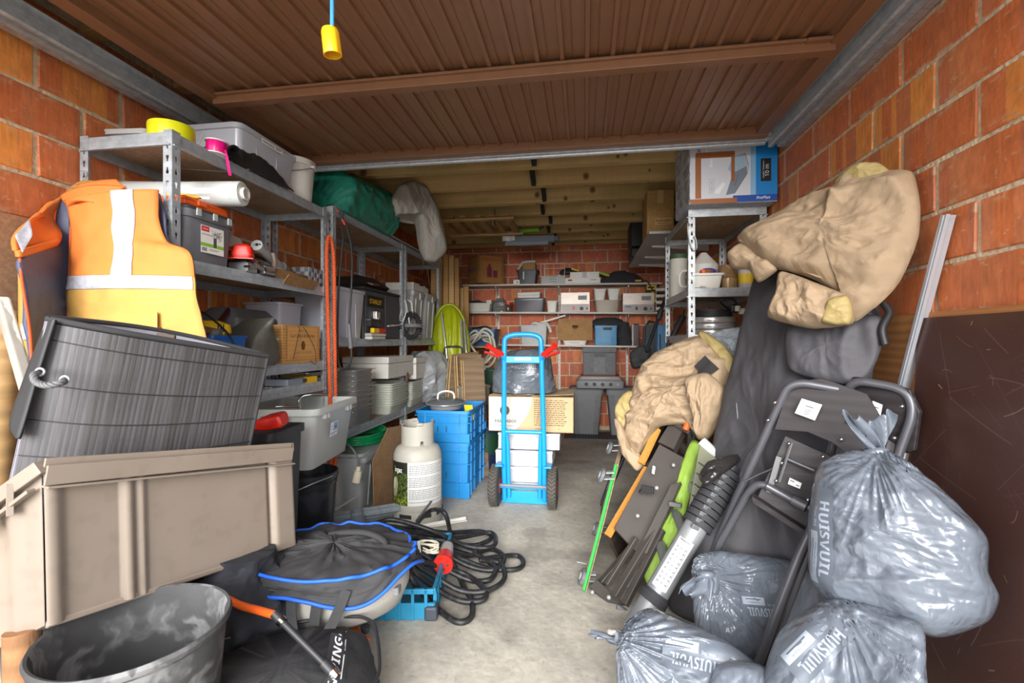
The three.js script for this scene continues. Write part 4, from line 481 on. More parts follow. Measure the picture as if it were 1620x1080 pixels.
  for (let i = 0; i < 9; i++) { const q = tag(part(scene, 'plastic_tray', tg, mat('#cfd3c8', { rough: 0.45 }), { raw: true }), `${ORD[i]} white tray from the bottom of the nested stack beside the wrapped bundle`, 'tray', 'farther nested stack of white trays'); q.position.set(-1.57, Y3 + i * 0.0175, -3.9); }
  const pl = thing('wrapped_bundle', 'bulky bundle wrapped in crinkled clear plastic film at the end of the rack', 'bundle', [-1.47, Y3, -4.25]);
  { const R = []; for (let k = 0; k <= 36; k++) { const t = k / 36, y = t * 0.46, s = Math.sin(Math.min(1, t * 1.6 + 0.45) * 1.57) * Math.cos(Math.max(0, t - 0.55) * 2.6); const r = []; for (let i = 0; i < 64; i++) { const a = i / 64 * 6.2832, cr = 0.03 * rg(Math.cos(a) * 2, Math.sin(a) * 2, t * 3, 4); r.push([Math.cos(a) * (0.2 * s + cr), Math.max(0.001, y + 0.02 * n3(Math.cos(a) * 2, t * 3, Math.sin(a) * 2) * smooth(0, 0.1, t)), Math.sin(a) * (0.25 * s + cr)]); } R.push(r); } part(pl, 'film', loft(R, { top: true, bottom: true, crease: 0.9 }), mat('#c9ccd0', { rough: 0.18, tr: 0.45, map: null, bump: 'wrinkle', brep: 3, bs: 0.01 })); part(pl, 'contents', bx(0.24, 0.3, 0.32, 0, 0.16, 0, 0.05), mat('#8d9094')); }
  const sw = thing('pull_switch', 'brown cylindrical pull weight hanging from a thin cord at the rack post', 'pull cord', [-1.425, 0.73, -3.62]); part(sw, 'weight', lathe([[0, 0], [0.015, 0.0], [0.016, 0.003], [0.016, 0.075], [0.012, 0.08], [0, 0.08]], 16), mat('#5f4038', { rough: 0.5 })); part(sw, 'cord', rod([0, 0.08, 0], [0, 0.33, -0.005], 0.0025, 6), M.dark);
  const cb = thing('hanging_cable', 'black cable looping down from the rack with a grey inline connector', 'cable', [-1.43, 0, -2.56]); part(cb, 'cable_run', tube([[0.005, 1.74, -0.03], [0.02, 1.66, -0.02], [0.012, 1.4, 0.01], [0.008, 1.12, 0.02], [0.012, 0.95, 0.02], [0.045, 0.9, 0.03], [0.085, 0.92, 0.03], [0.1, 0.98, 0.03], [0.095, 1.05, 0.03]], 0.0065, 70, 8), M.black); part(cb, 'connector', rod([0.096, 1.02, 0.03], [0.085, 1.16, 0.03], 0.013, 12, 0.011), M.dgrey); part(cb, 'cable_run', tube([[0.085, 1.16, 0.03], [0.085, 1.4, 0.0], [0.07, 1.6, -0.03], [0.03, 1.76, -0.04]], 0.0065, 50, 8), M.black);
  const wc = thing('extension_lead', 'dark lead with a cream plug hanging in front of the lidded grey bin', 'cable', [-1.34, 0, -2.56]); part(wc, 'cable_run', tube([[-0.113, 0.49, -0.02], [-0.05, 0.47, 0.0], [0.01, 0.43, 0.01], [0.04, 0.37, 0.01], [0.04, 0.315, 0.01]], 0.007, 40, 8), M.dgrey); part(wc, 'plug', [rod([0.042, 0.31, 0.01], [0.03, 0.245, 0.014], 0.022, 14, 0.026), rod([0.042, 0.335, 0.01], [0.042, 0.31, 0.01], 0.013, 12)], mat('#d8d0bb', { rough: 0.45 }));
  const gb = thing('storage_bin', 'big grey lidded storage bin on the floor under the second rack', 'storage bin', [-1.53, 0, -2.9], 0.06); part(gb, 'bin_body', tub(0.38, 0.5, 0.33, { bw: 0.33, bd: 0.44, r: 0.03, lip: 0.004, lh: 0.02 }), mat('#a5a8aa', { rough: 0.45 })); part(gb, 'lid', mv(lidG(0.42, 0.54, 0.05, 0.035, 0.02), 0, 0.325, 0), mat('#9c9fa1', { rough: 0.45 })); part(gb, 'rib', [0.12, -0.02, -0.14].map((q) => mv(bx(0.014, 0.26, 0.03, 0, 0, 0, 0.004), 0.178, 0.16, q, 0, 0, -0.07)), mat('#a5a8aa', { rough: 0.45 })); part(gb, 'clip', [0.05, -0.08].map((q) => bx(0.016, 0.05, 0.035, 0.212, 0.315, q, 0.004)), M.lgrey);
  const gh = thing('garden_hose', 'green garden hose coiled on top of the lidded grey bin', 'hose', [-1.5, 0.377, -3.02]); { const p = []; for (let i = 0; i <= 90; i++) { const a = i / 90 * 6.283 * 4; p.push([0.13 * Math.cos(a) * (1 + 0.05 * Math.sin(i)), 0.012 + i / 90 * 0.06, 0.2 * Math.sin(a)]); } p.push([0.15, 0.06, -0.15], [0.22, -0.02, -0.05], [0.235, -0.17, -0.02], [0.235, -0.34, 0.0]); part(gh, 'hose_wall', tube(p, 0.011, 420, 8), mat('#0f8a52', { rough: 0.35 })); }
  const cs = thing('cardboard_sheet', 'large flat brown cardboard sheet standing on edge beside the gas cylinder', 'cardboard', [-1.19, 0, -2.83], [0, 0, 0.03]); part(cs, 'sheet', mv(ext([[-0.24, 0], [0.24, 0], [0.24, 0.50], [-0.06, 0.52], [-0.24, 0.36]], 0.005), 0, 0, 0, 0, Math.PI / 2 - 0.12, 0), mat('#a07a52', { rough: 0.9, map: 'board', rep: 3 }));
  const pk = ['brown wooden offcut lying by the cardboard sheet, nearer of two', 'brown wooden offcut lying by the cardboard sheet, farther of two']; [[-1.22, -2.48, 0.3], [-1.26, -2.56, 0.24]].forEach(([x, z, a], i) => { const q = thing('wood_offcut', pk[i], 'wood', [x, 0, z], a + 1.1); part(q, 'plank', bx(0.3, 0.022, 0.06, 0, 0.011, 0, 0.002), mat('#84522f', { rough: 0.8, map: 'wood', rep: [2, 6] })); });
}

// ---------- left foreground ----------
{ // high-visibility vest on a wooden hanger
  const v = thing('safety_vest', 'orange and yellow quilted safety vest with silver bands on a wooden hanger', 'vest', [0, 0, 0]);
  const or = mat('#e2823a', { rough: 0.75, bump: 'weave', brep: 8, bs: 0.0005 }), ye = mat('#c4984e', { rough: 0.75, bump: 'weave', brep: 8, bs: 0.0005 }), sil = mat('#c9c9d2', { rough: 0.45, map: 'zinc', rep: 5 }), navy = mat('#565d78', { rough: 0.55, bump: 'wrinkle', brep: 4, bs: 0.003 }), edge = mat('#f0602c', { rough: 0.7 });
  const puff = (a) => (u, q, p) => { const k = a * (n3(p.x * 7, p.y * 7, 3) + 0.5 * n3(p.x * 19, p.y * 15, 7)) + 0.03 * Math.sin(u * Math.PI); return [0, 0, k]; };
  const UL = cr([[-1.767, 1.546, -1.366], [-1.748, 1.496, -1.364], [-1.747, 1.408, -1.359], [-1.74, 1.276, -1.35]]), UR = cr([[-1.453, 1.583, -1.414], [-1.451, 1.487, -1.415], [-1.407, 1.399, -1.401], [-1.309, 1.356, -1.391], [-1.293, 1.272, -1.389]]), LL = cr([[-1.74, 1.281, -1.35], [-1.737, 1.146, -1.345], [-1.736, 0.931, -1.34]]), LR = cr([[-1.293, 1.276, -1.389], [-1.272, 1.145, -1.392], [-1.211, 0.912, -1.396]]);
  const pan = (A, B, u0, u1, v0, v1, dz, tp = u0, tq = u1) => (u, q) => { const vv = lerp(v0, v1, q), uu = lerp(lerp(u0, tp, q), lerp(u1, tq, q), u), p = A.getPoint(vv).lerp(B.getPoint(vv), uu); return [p.x, p.y, p.z + 0.012 * (n3(p.x * 7, p.y * 7, 3) + 0.5 * n3(p.x * 19, p.y * 15, 7)) + 0.035 * Math.sin(uu * Math.PI) + dz]; };
  part(v, 'front_panel', sheet(26, 30, pan(UL, UR, 0, 1, 0, 1, 0), 0.012), or); part(v, 'lower_panel', sheet(26, 24, pan(LL, LR, 0, 1, 0, 1, 0), 0.012), ye);
  part(v, 'collar', band([[-1.799, 1.567, -1.371], [-1.785, 1.548, -1.368], [-1.747, 1.521, -1.359]], [[-1.577, 1.597, -1.405], [-1.593, 1.571, -1.388], [-1.645, 1.528, -1.354]], 20, 8, 0.012, (u, q) => [0, 0.010 * Math.sin(u * 3.1), 0.02 * Math.sin(u * 3.14)]), or);
  part(v, 'collar', band([[-1.77, 1.616, -1.406], [-1.79, 1.568, -1.392]], [[-1.637, 1.632, -1.426], [-1.573, 1.591, -1.406]], 12, 6, 0.01, (u) => [0, 0.004 * Math.sin(u * 3.1), 0]), or);
  part(v, 'reflective_band', sheet(30, 4, pan(LL, LR, 0.005, 0.995, 0.0, 0.17, 0.009), 0.003), sil);
  { const l0 = UL.getPoint(0), r0 = UR.getPoint(0); part(v, 'reflective_band', sheet(4, 24, (u, q) => { const l = UL.getPoint(q), r = UR.getPoint(q), k = (lerp(l0.x, r0.x, lerp(0.605, 0.81, u)) + 0.035 * smooth(0.1, 0.8, q) - l.x) / (r.x - l.x); return pan(UL, UR, k, k, 0, 1, 0.009)(0, q); }, 0.003), sil); }
  part(v, 'pocket_flap', band([[-1.598, 1.145, -1.346], [-1.593, 1.094, -1.342]], [[-1.38, 1.157, -1.365], [-1.376, 1.089, -1.361]], 10, 4, 0.004, (u, q, p) => [0, 0, 0.03]), ye); part(v, 'snap_button', mv(cyl(0.007, 0.007, 0.005, 0, 0, 0, 14), ...[-1.361, 1.101, -1.325], Math.PI / 2), mat('#6a2a22', { rough: 0.3 }));
  part(v, 'lining', band([[-1.846, 1.558, -1.394], [-1.841, 1.481, -1.375], [-1.783, 1.406, -1.343], [-1.665, 1.306, -1.159], [-1.661, 1.23, -1.159], [-1.635, 0.984, -1.164]], [[-1.801, 1.558, -1.401], [-1.801, 1.486, -1.401], [-1.793, 1.372, -1.392], [-1.784, 1.282, -1.383], [-1.764, 1.148, -1.366], [-1.745, 0.93, -1.349]], 18, 30, 0.012, (u, q, p) => [0, 0, 0.012 * n3(p.x * 14, p.y * 12, 3) - 0.018 * smooth(0.1, 0, Math.abs(Math.sin((p.y * 9 + p.x * 5) * 1.6)))]), navy);
  part(v, 'lining', band([[-1.491, 1.585, -1.449], [-1.482, 1.461, -1.44], [-1.451, 1.395, -1.425]], [[-1.451, 1.503, -1.435], [-1.42, 1.402, -1.419], [-1.326, 1.354, -1.414]], 4, 10, 0.008), navy);
  part(v, 'turned_flap', band([[-1.822, 1.482, -1.337], [-1.729, 1.44, -1.23], [-1.687, 1.366, -1.155], [-1.672, 1.327, -1.148]], [[-1.832, 1.571, -1.396], [-1.837, 1.492, -1.375], [-1.768, 1.423, -1.345], [-1.755, 1.393, -1.327]], 10, 14, 0.012, (u, q) => [0, 0, 0.02 * Math.sin(u * 3.1)]), or);
  part(v, 'turned_flap', band([[-1.666, 1.33, -1.149], [-1.661, 1.308, -1.149]], [[-1.747, 1.405, -1.323], [-1.754, 1.382, -1.317]], 10, 3, 0.014), or);
  part(v, 'reflective_band', band([[-1.666, 1.374, -1.144], [-1.635, 1.321, -1.141]], [[-1.705, 1.439, -1.208], [-1.659, 1.384, -1.185]], 6, 4, 0.003), sil);
  part(v, 'back_edge', band([[-1.694, 1.271, -1.175], [-1.691, 1.098, -1.175], [-1.677, 0.945, -1.177]], [[-1.67, 1.252, -1.178], [-1.66, 1.098, -1.18], [-1.655, 0.945, -1.181]], 3, 8, 0.01), ye);
  part(v, 'reflective_band', band([[-1.677, 1.113, -1.167], [-1.675, 1.066, -1.167]], [[-1.652, 1.117, -1.171], [-1.651, 1.066, -1.171]], 2, 2, 0.003), sil);
  part(v, 'piping', [tube([[-1.769, 1.549, -1.376], [-1.759, 1.499, -1.372], [-1.758, 1.41, -1.367], [-1.74, 1.276, -1.35], [-1.732, 1.146, -1.341], [-1.723, 0.932, -1.332]], 0.004, 40, 6), tube([[-1.837, 1.571, -1.395], [-1.832, 1.514, -1.376], [-1.812, 1.454, -1.359], [-1.761, 1.404, -1.336]], 0.004, 20, 6), tube([[-1.663, 1.309, -1.154], [-1.655, 1.23, -1.155], [-1.635, 1.098, -1.159], [-1.626, 0.966, -1.16]], 0.004, 30, 6)], edge);
  const wd = mat('#c79a5c', { rough: 0.5, map: 'wood', rep: [2, 5] });
  part(v, 'hanger', [tube([[-1.913, 1.485, -1.424], [-1.872, 1.561, -1.43], [-1.831, 1.611, -1.437], [-1.781, 1.632, -1.445], [-1.68, 1.608, -1.45], [-1.527, 1.534, -1.454]], 0.014, 40, 8), rod([-1.897, 1.478, -1.416], [-1.538, 1.516, -1.452], 0.006, 8)], wd); part(v, 'hook', tube([[-1.802, 1.632, -1.441], [-1.802, 1.648, -1.441], [-1.788, 1.657, -1.443], [-1.777, 1.672, -1.435], [-1.798, 1.677, -1.432]], 0.0025, 20, 6), M.zinc);
}
{ // beige crate tilted over the tub
  const c = thing('storage_crate', 'large beige ribbed plastic crate tilted on top of the black tub', 'crate', [0, 0, 0]);
  const be = mat('#8d8176', { rough: 0.34, rep: 1.3 }), TL = [-1.192, 0.785, -0.868], TR = [-1.036, 0.685, -1.519], BL = [-1.184, 0.43, -0.869], BR = [-1.009, 0.349, -1.503];
  const off = (p, a) => [p[0] + a[0], p[1] + a[1], p[2] + a[2]], wT = [-0.40, -0.10, 0.02], wB = [-0.34, -0.075, 0.0], TLb = [-1.507, 0.549, -0.829], TRb = off(TR, [-0.4, -0.06, -0.16]), BLb = [-1.436, 0.305, -0.81], BRb = off(BR, [-0.36, -0.05, -0.14]);
  const panel = (a, b, d, e, rib) => quadG(a, b, d, e, 90, 12, 0.004, rib);
  const ribs = (u) => { let k = 0; for (const [x, w, h] of [[0.245, 0.014, 0.012], [0.29, 0.010, 0.010], [0.02, 0.022, 0.012], [0.87, 0.008, -0.012]]) k += h * smooth(w * 1.6, w * 0.5, Math.abs(u - x)); return k + 0.012 * smooth(0.86, 0.9, u); };
  part(c, 'long_wall', panel(BL, BR, TR, TL, ribs), be); part(c, 'long_wall', panel(BRb, BLb, TLb, TRb, ribs), be);
  part(c, 'end_wall', quadG(BLb, BL, TL, TLb, 20, 12, 0.004, (u, v) => 0.006 * smooth(0.03, 0.01, Math.abs(u - 0.8)) - 0.02 * smooth(0.28, 0.22, Math.abs(u - 0.45)) * smooth(0.14, 0.1, Math.abs(v - 0.72))), be); part(c, 'end_wall', quadG(BR, BRb, TRb, TR, 20, 12, 0.004), be); part(c, 'base', quadG(BLb, BRb, BR, BL, 6, 6, 0.006), be);
  const low = (p, q, t) => [lerp(p[0], q[0], t), lerp(p[1], q[1], t), lerp(p[2], q[2], t)], n = [0.93, 0, 0.36], o2 = (p, k, y = 0) => [p[0] + n[0] * k, p[1] + y, p[2] + n[2] * k];
  part(c, 'rim', [bar(o2(TL, 0.012, 0.002), o2(TR, 0.012, 0.002), 0.03, 0.006, 0.002, n), bar(o2(TL, 0.022, -0.02), o2(TR, 0.022, -0.02), 0.006, 0.044, 0.002), bar(o2(low(TL, BL, 0.13), 0.016), o2(low(TR, BR, 0.16), 0.016), 0.028, 0.005, 0.001), bar(o2(TLb, -0.012), o2(TRb, -0.012), 0.03, 0.03, 0.003)], be);
  part(c, 'rim', [bar(o2(TL, 0.012), off(TLb, [0, 0, 0.02]), 0.03, 0.03, 0.003), bar(off(TL, [0, -0.05, 0.02]), off(TLb, [0, -0.05, 0.02]), 0.02, 0.008, 0.002), bar(o2(TR, 0.01), TRb, 0.03, 0.03, 0.003)], be);
  part(c, 'handle_rib', [0.15, 0.3, 0.7].map((t) => { const p = low(TL, TLb, t), q = low(BL, BLb, t); return bar(off(p, [0, 0, 0.02]), off(low(p, q, 0.2), [0, 0, 0.022]), 0.012, 0.02, 0.001); }), be);
  part(c, 'bottom_edge', bar(o2(BL, -0.004), o2(BR, -0.004), 0.018, 0.018, 0.006), be);
}
{ // folding bamboo hamper standing in the crate
  const h = thing('laundry_hamper', 'black bamboo slat hamper with rope handle standing in the beige crate', 'hamper', [0, 0, 0]);
  const TL = V(...[-1.268, 1.112, -0.947]), TR = V(...[-1.056, 1.013, -1.435]), BL = V(...[-1.376, 0.52, -0.91]), BR = V(...[-1.145, 0.512, -1.401]), nrm = TR.clone().sub(TL).cross(BL.clone().sub(TL)).normalize(); if (nrm.z < 0) nrm.negate();
  const N = 46, sl = ['#464546', '#4c4b4e', '#514f52', '#424142', '#4a484b'].map((k) => mat(k, { rough: 0.45, map: 'grime', rep: 3 })), r = rng(21);
  const bow = (u) => -0.055 * Math.pow(clamp(1 - u / 0.3), 2) + 0.02 * Math.sin(u * 3.14);
  const pt = (u, v) => TL.clone().lerp(TR, u).lerp(BL.clone().lerp(BR, u), v).addScaledVector(nrm, bow(u));
  for (let i = 0; i < N; i++) { const u0 = i / N, u1 = (i + 0.965) / N, a = pt(u0, 0.02), b = pt(u1, 0.02), c = pt(u1, 1), d = pt(u0, 1); const g = sheet(3, 8, (u, v) => { const p = d.clone().lerp(c, u).lerp(a.clone().lerp(b, u), v).addScaledVector(nrm, 0.0008 * Math.sin(u * 3.14)); return [p.x, p.y, p.z]; }, 0.003, 0.5); part(h, 'slat', g, sl[(r() * 5) | 0]); }
  const back = (u) => -0.05 - 0.07 * Math.sin(u * 3.14);
  part(h, 'backing', sheet(30, 2, (u, v) => { const p = pt(u, lerp(1, 0.0, v)).addScaledVector(nrm, -0.004); return [p.x, p.y, p.z]; }, 0.002), M.fabBlack); part(h, 'lining', sheet(30, 2, (u, v) => { const p = pt(u, lerp(1, 0.01, v)).addScaledVector(nrm, -0.008); return [p.x, p.y, p.z]; }, 0.002), mat('#9b9aa6', { rough: 0.8 }));
  part(h, 'back_wall', sheet(30, 2, (u, v) => { const p = TL.clone().lerp(TR, u).lerp(BL.clone().lerp(BR, u), 1 - v).addScaledVector(nrm, back(u) - bow(u) * 0); p.y += 0.012 * v * Math.sin(u * 3.14); return [p.x, p.y, p.z]; }, 0.006), mat('#9b9aa6', { rough: 0.8 }));
  const rimP = []; for (let i = 0; i <= 24; i++) rimP.push(pt(i / 24, 0.004)); const rimB = []; for (let i = 0; i <= 24; i++) { const u = i / 24, p = TL.clone().lerp(TR, u).addScaledVector(nrm, back(u)); p.y += 0.014 * Math.sin(u * 3.14); rimB.push(p); }
  part(h, 'rim_binding', [tube(rimP, 0.008, 60, 8), tube(rimB, 0.007, 60, 8)], M.fabBlack); part(h, 'rim_binding', tube([pt(1, 0), pt(1, 0.3), pt(1, 0.7), pt(1, 1)], 0.006, 20, 8), M.fabBlack);
  for (const v of [0.085, 0.27, 0.42, 0.57, 0.73]) { const p = []; for (let i = 0; i <= 40; i++) p.push(pt(i / 40, v + 0.012 * Math.sin(i / 40 * 3.14)).addScaledVector(nrm, 0.0035)); part(h, 'stitch_cord', tube(p, 0.0014, 80, 5), M.black); }
  part(h, 'catch', mv(bx(0.05, 0.022, 0.01, 0, 0, 0, 0.003), ...TL.clone().lerp(TR, 0.47).addScaledVector(nrm, -0.04).toArray(), 0, 0.3, -0.15), mat('#4a3a2c'));
  part(h, 'side_flap', band([[-1.329, 1.104, -0.978], [-1.37, 0.966, -0.962], [-1.38, 0.857, -0.94], [-1.356, 0.831, -0.934]], [[-1.285, 1.113, -0.965], [-1.313, 0.983, -0.95], [-1.335, 0.833, -0.927], [-1.338, 0.827, -0.926]], 4, 16, 0.008), mat('#333538', { rough: 0.6, bump: 'weave', brep: [4, 8], bs: 0.002 }));
  part(h, 'rope_handle', rope(cr([[-1.299, 0.987, -0.942], [-1.267, 0.98, -0.907], [-1.25, 0.967, -0.899], [-1.21, 0.96, -0.895], [-1.195, 0.964, -0.908], [-1.229, 0.969, -0.943]]), 0.008, 0.03, 60), M.dgrey); for (const p of [[-1.276, 0.988, -0.926], [-1.212, 0.97, -0.93]]) part(h, 'eyelet', mv(new THREE.TorusGeometry(0.008, 0.003, 8, 16), ...p, 0, 0.5, 0), M.zinc);
}
{ // rubber tub
  const t = thing('rubber_tub', 'scuffed black rubber builder tub at the lower left with dried cement inside', 'tub', [-1.019, 0.415, -0.935].map((v, i) => (i === 1 ? 0 : v)));
  const g = lathe([[0, 0], [0.14, 0], [0.146, 0.006], [0.176, 0.38], [0.184, 0.388], [0.188, 0.40], [0.184, 0.408], [0.178, 0.406], [0.172, 0.39], [0.142, 0.012], [0, 0.012]], 64);
  const smear = tex(512, 512, (u, v) => { const a = vf(u, v, 5, 5, 5, 71), b = vf(u + 0.3 * a, v + 0.2 * a, 7, 4, 4, 73), k = 0.2 + 0.12 * a + 0.22 * smooth(0.5, 0.72, b); return [k, k * 1.0, k * 1.01]; }, { rep: [2.2, 2.2] }); part(t, 'tub_wall', g, new THREE.MeshStandardMaterial({ map: smear, roughness: 0.85, side: THREE.DoubleSide, bumpMap: rp(T.fine, 2, 2), bumpScale: 0.001 }));
}
{ // timber and boards at the far left
  const b = thing('chipboard_panel', 'brown board panel leaning flat against the left brick wall', 'board', [-1.835, 0, -0.98], 0); part(b, 'panel', bx(0.018, 1.47, 0.9, 0, 0.735, 0, 0.001), mat('#c0926c', { rough: 0.85, map: 'board', rep: 2 }));
  const p = thing('timber_post', 'round pale timber post leaning at the far left edge', 'post', [0, 0, 0]); part(p, 'log', rod([-1.73, 0.0, -1.1], [-1.75, 1.153, -1.176], 0.045, 20, 0.04), mat('#c2a172', { rough: 0.75, map: 'wood', rep: [3, 1] }));
  const s = thing('painted_stick', 'stick with flaking white paint leaning on the brown panel at the left', 'stick', [0, 0, 0]); part(s, 'stick_shaft', bar([-1.6, 1.179, -1.068], [-1.412, 0.862, -1.016], 0.03, 0.03, 0.008), mat('#cfc8bc', { rough: 0.8, map: 'scuff', rep: 3 })); part(s, 'bare_end', bar([-1.412, 0.862, -1.016], [-1.305, 0.541, -1.012], 0.029, 0.032, 0.006), M.pine);
  const l = thing('timber_post', 'rough brown log standing beneath the beige crate at the left', 'post', [0, 0, 0]); part(l, 'log', rod([...[-1.202, 0.323, -0.846]].map((v, i) => (i === 1 ? 0 : v)), [-1.234, 0.421, -0.861], 0.032, 20), mat('#9c7452', { rough: 0.9, map: 'wood', rep: [3, 1], bump: 'fine', bs: 0.002 }));
  const k = thing('wall_board', 'pale wooden board end behind the brown log at the left', 'board', [0, 0, 0]); part(k, 'panel', bx(0.3, 0.42, 0.018, ...[-1.473, 0.199, -0.966].map((v, i) => (i === 1 ? 0.21 : v))), mat('#cdb78c', { rough: 0.8, map: 'wood', rep: 2 }));
  const w = thing('plastic_pot', 'grey plastic pot between the brown log and the rubber tub', 'pot', [-1.357, 0.249, -1.004].map((v, i) => (i === 1 ? 0 : v))); part(w, 'pot_wall', lathe([[0, 0], [0.07, 0], [0.09, 0.36], [0.098, 0.365], [0.098, 0.38], [0.088, 0.38], [0.066, 0.006], [0, 0.006]], 32), M.dgrey);
  const o = thing('orange_hose', 'orange rubber hose end beside the rubber tub', 'hose', [0, 0, 0]); part(o, 'hose_wall', tube([[-1.382, 0.202, -1.041], [-1.35, 0.204, -1.005], [-1.347, 0.175, -0.986], [-1.385, 0.071, -1]], 0.011, 20, 8), M.orange);
}
{ // black carry bag with white lettering, pole, dark clothes
  const b = thing('carry_bag', 'black fabric carry bag with white vertical lettering on the floor', 'bag', [-0.79, 0, -1.13], 0.5);
  const fb2 = mat('#323234', { rough: 0.8, bump: 'wrinkle', brep: 2.5, bs: 0.004 });
  const skin = part(b, 'bag_skin', soft(0.46, 0.40, 0.20, { e: 0.55, prof: (t) => 0.94 + 0.08 * Math.sin(t * 3.1) - 0.30 * smooth(0.72, 1, t), amp: 0.016, f: 7, seed: 4, n: 90, m: 44 }), fb2);
  part(b, 'seam_piping', tube([...Array(24)].map((_, i) => { const a = i / 24 * 6.283, c = Math.cos(a), q = Math.sin(a); return [Math.sign(c) * Math.pow(Math.abs(c), 0.55) * 0.246, 0.20 + 0.01 * n3(c * 2, q * 2, 1), Math.sign(q) * Math.pow(Math.abs(q), 0.55) * 0.198]; }), 0.005, 120, 6, true), M.black);
  const letters = canvasTex(512, 128, (c, w, h) => { c.fillStyle = '#323234'; c.fillRect(0, 0, w, h); c.fillStyle = '#f2f2f2'; c.font = 'italic bold 72px sans-serif'; c.textAlign = 'center'; c.fillText('CAMPINGAZ', w / 2, 82, 480); c.fillRect(180, 98, 300, 8); });
  decal(b, skin, [-0.675, 0.114, -1.16], [-0.674, 0.26, -1.241], 0.055, [0.45, 0.35, 0.8], flat(letters, { roughness: 0.8 }), 'lettering', 14, 4);
  const p = thing('pump_wand', 'black metal wand with an orange hose lying over the carry bag', 'wand', [0, 0, 0]); part(p, 'shaft', [rod([-0.822, 0.324, -1.148], [-0.654, 0.218, -1.123], 0.0085, 14), rod([-0.827, 0.328, -1.149], [-0.802, 0.31, -1.146], 0.012, 14), rod([-0.668, 0.23, -1.123], [-0.641, 0.21, -1.12], 0.013, 14)], M.black); part(p, 'ferrule', rod([-0.805, 0.314, -1.144], [-0.794, 0.308, -1.142], 0.0135, 14), M.chrome); part(p, 'nozzle', rod([-0.641, 0.21, -1.12], [-0.626, 0.201, -1.117], 0.016, 14, 0.012), M.chrome); part(p, 'hose_wall', tube([[-1.191, 0.3, -1.333], [-1.099, 0.302, -1.267], [-0.983, 0.309, -1.204], [-0.886, 0.319, -1.168], [-0.822, 0.324, -1.148]], 0.0105, 40, 10), M.orange);
  const o = thing('orange_rod', 'orange plastic rod end sticking out from under the grill', 'rod', [0, 0, 0]); part(o, 'rod_bar', rod([-0.819, 0.092, -1.513], [-0.716, 0.061, -1.468], 0.012, 14), M.orange); part(o, 'end_face', rod([-0.718, 0.062, -1.468], [-0.713, 0.059, -1.467], 0.0125, 14), M.orange);
  const d = thing('work_clothes', 'dark navy work clothes heaped between the tub and the grill', 'clothes', [-1.081, 0.229, -1.351].map((v, i) => (i === 1 ? 0 : v))); part(d, 'folds', soft(0.34, 0.26, 0.36, { e: 0.7, prof: (t) => Math.cos(t * 1.25), amp: 0.05, f: 8, seed: 30, n: 72, m: 40, ridge: 0.8 }), mat('#23252c', { rough: 0.85, bump: 'weave', brep: 6 }));
}
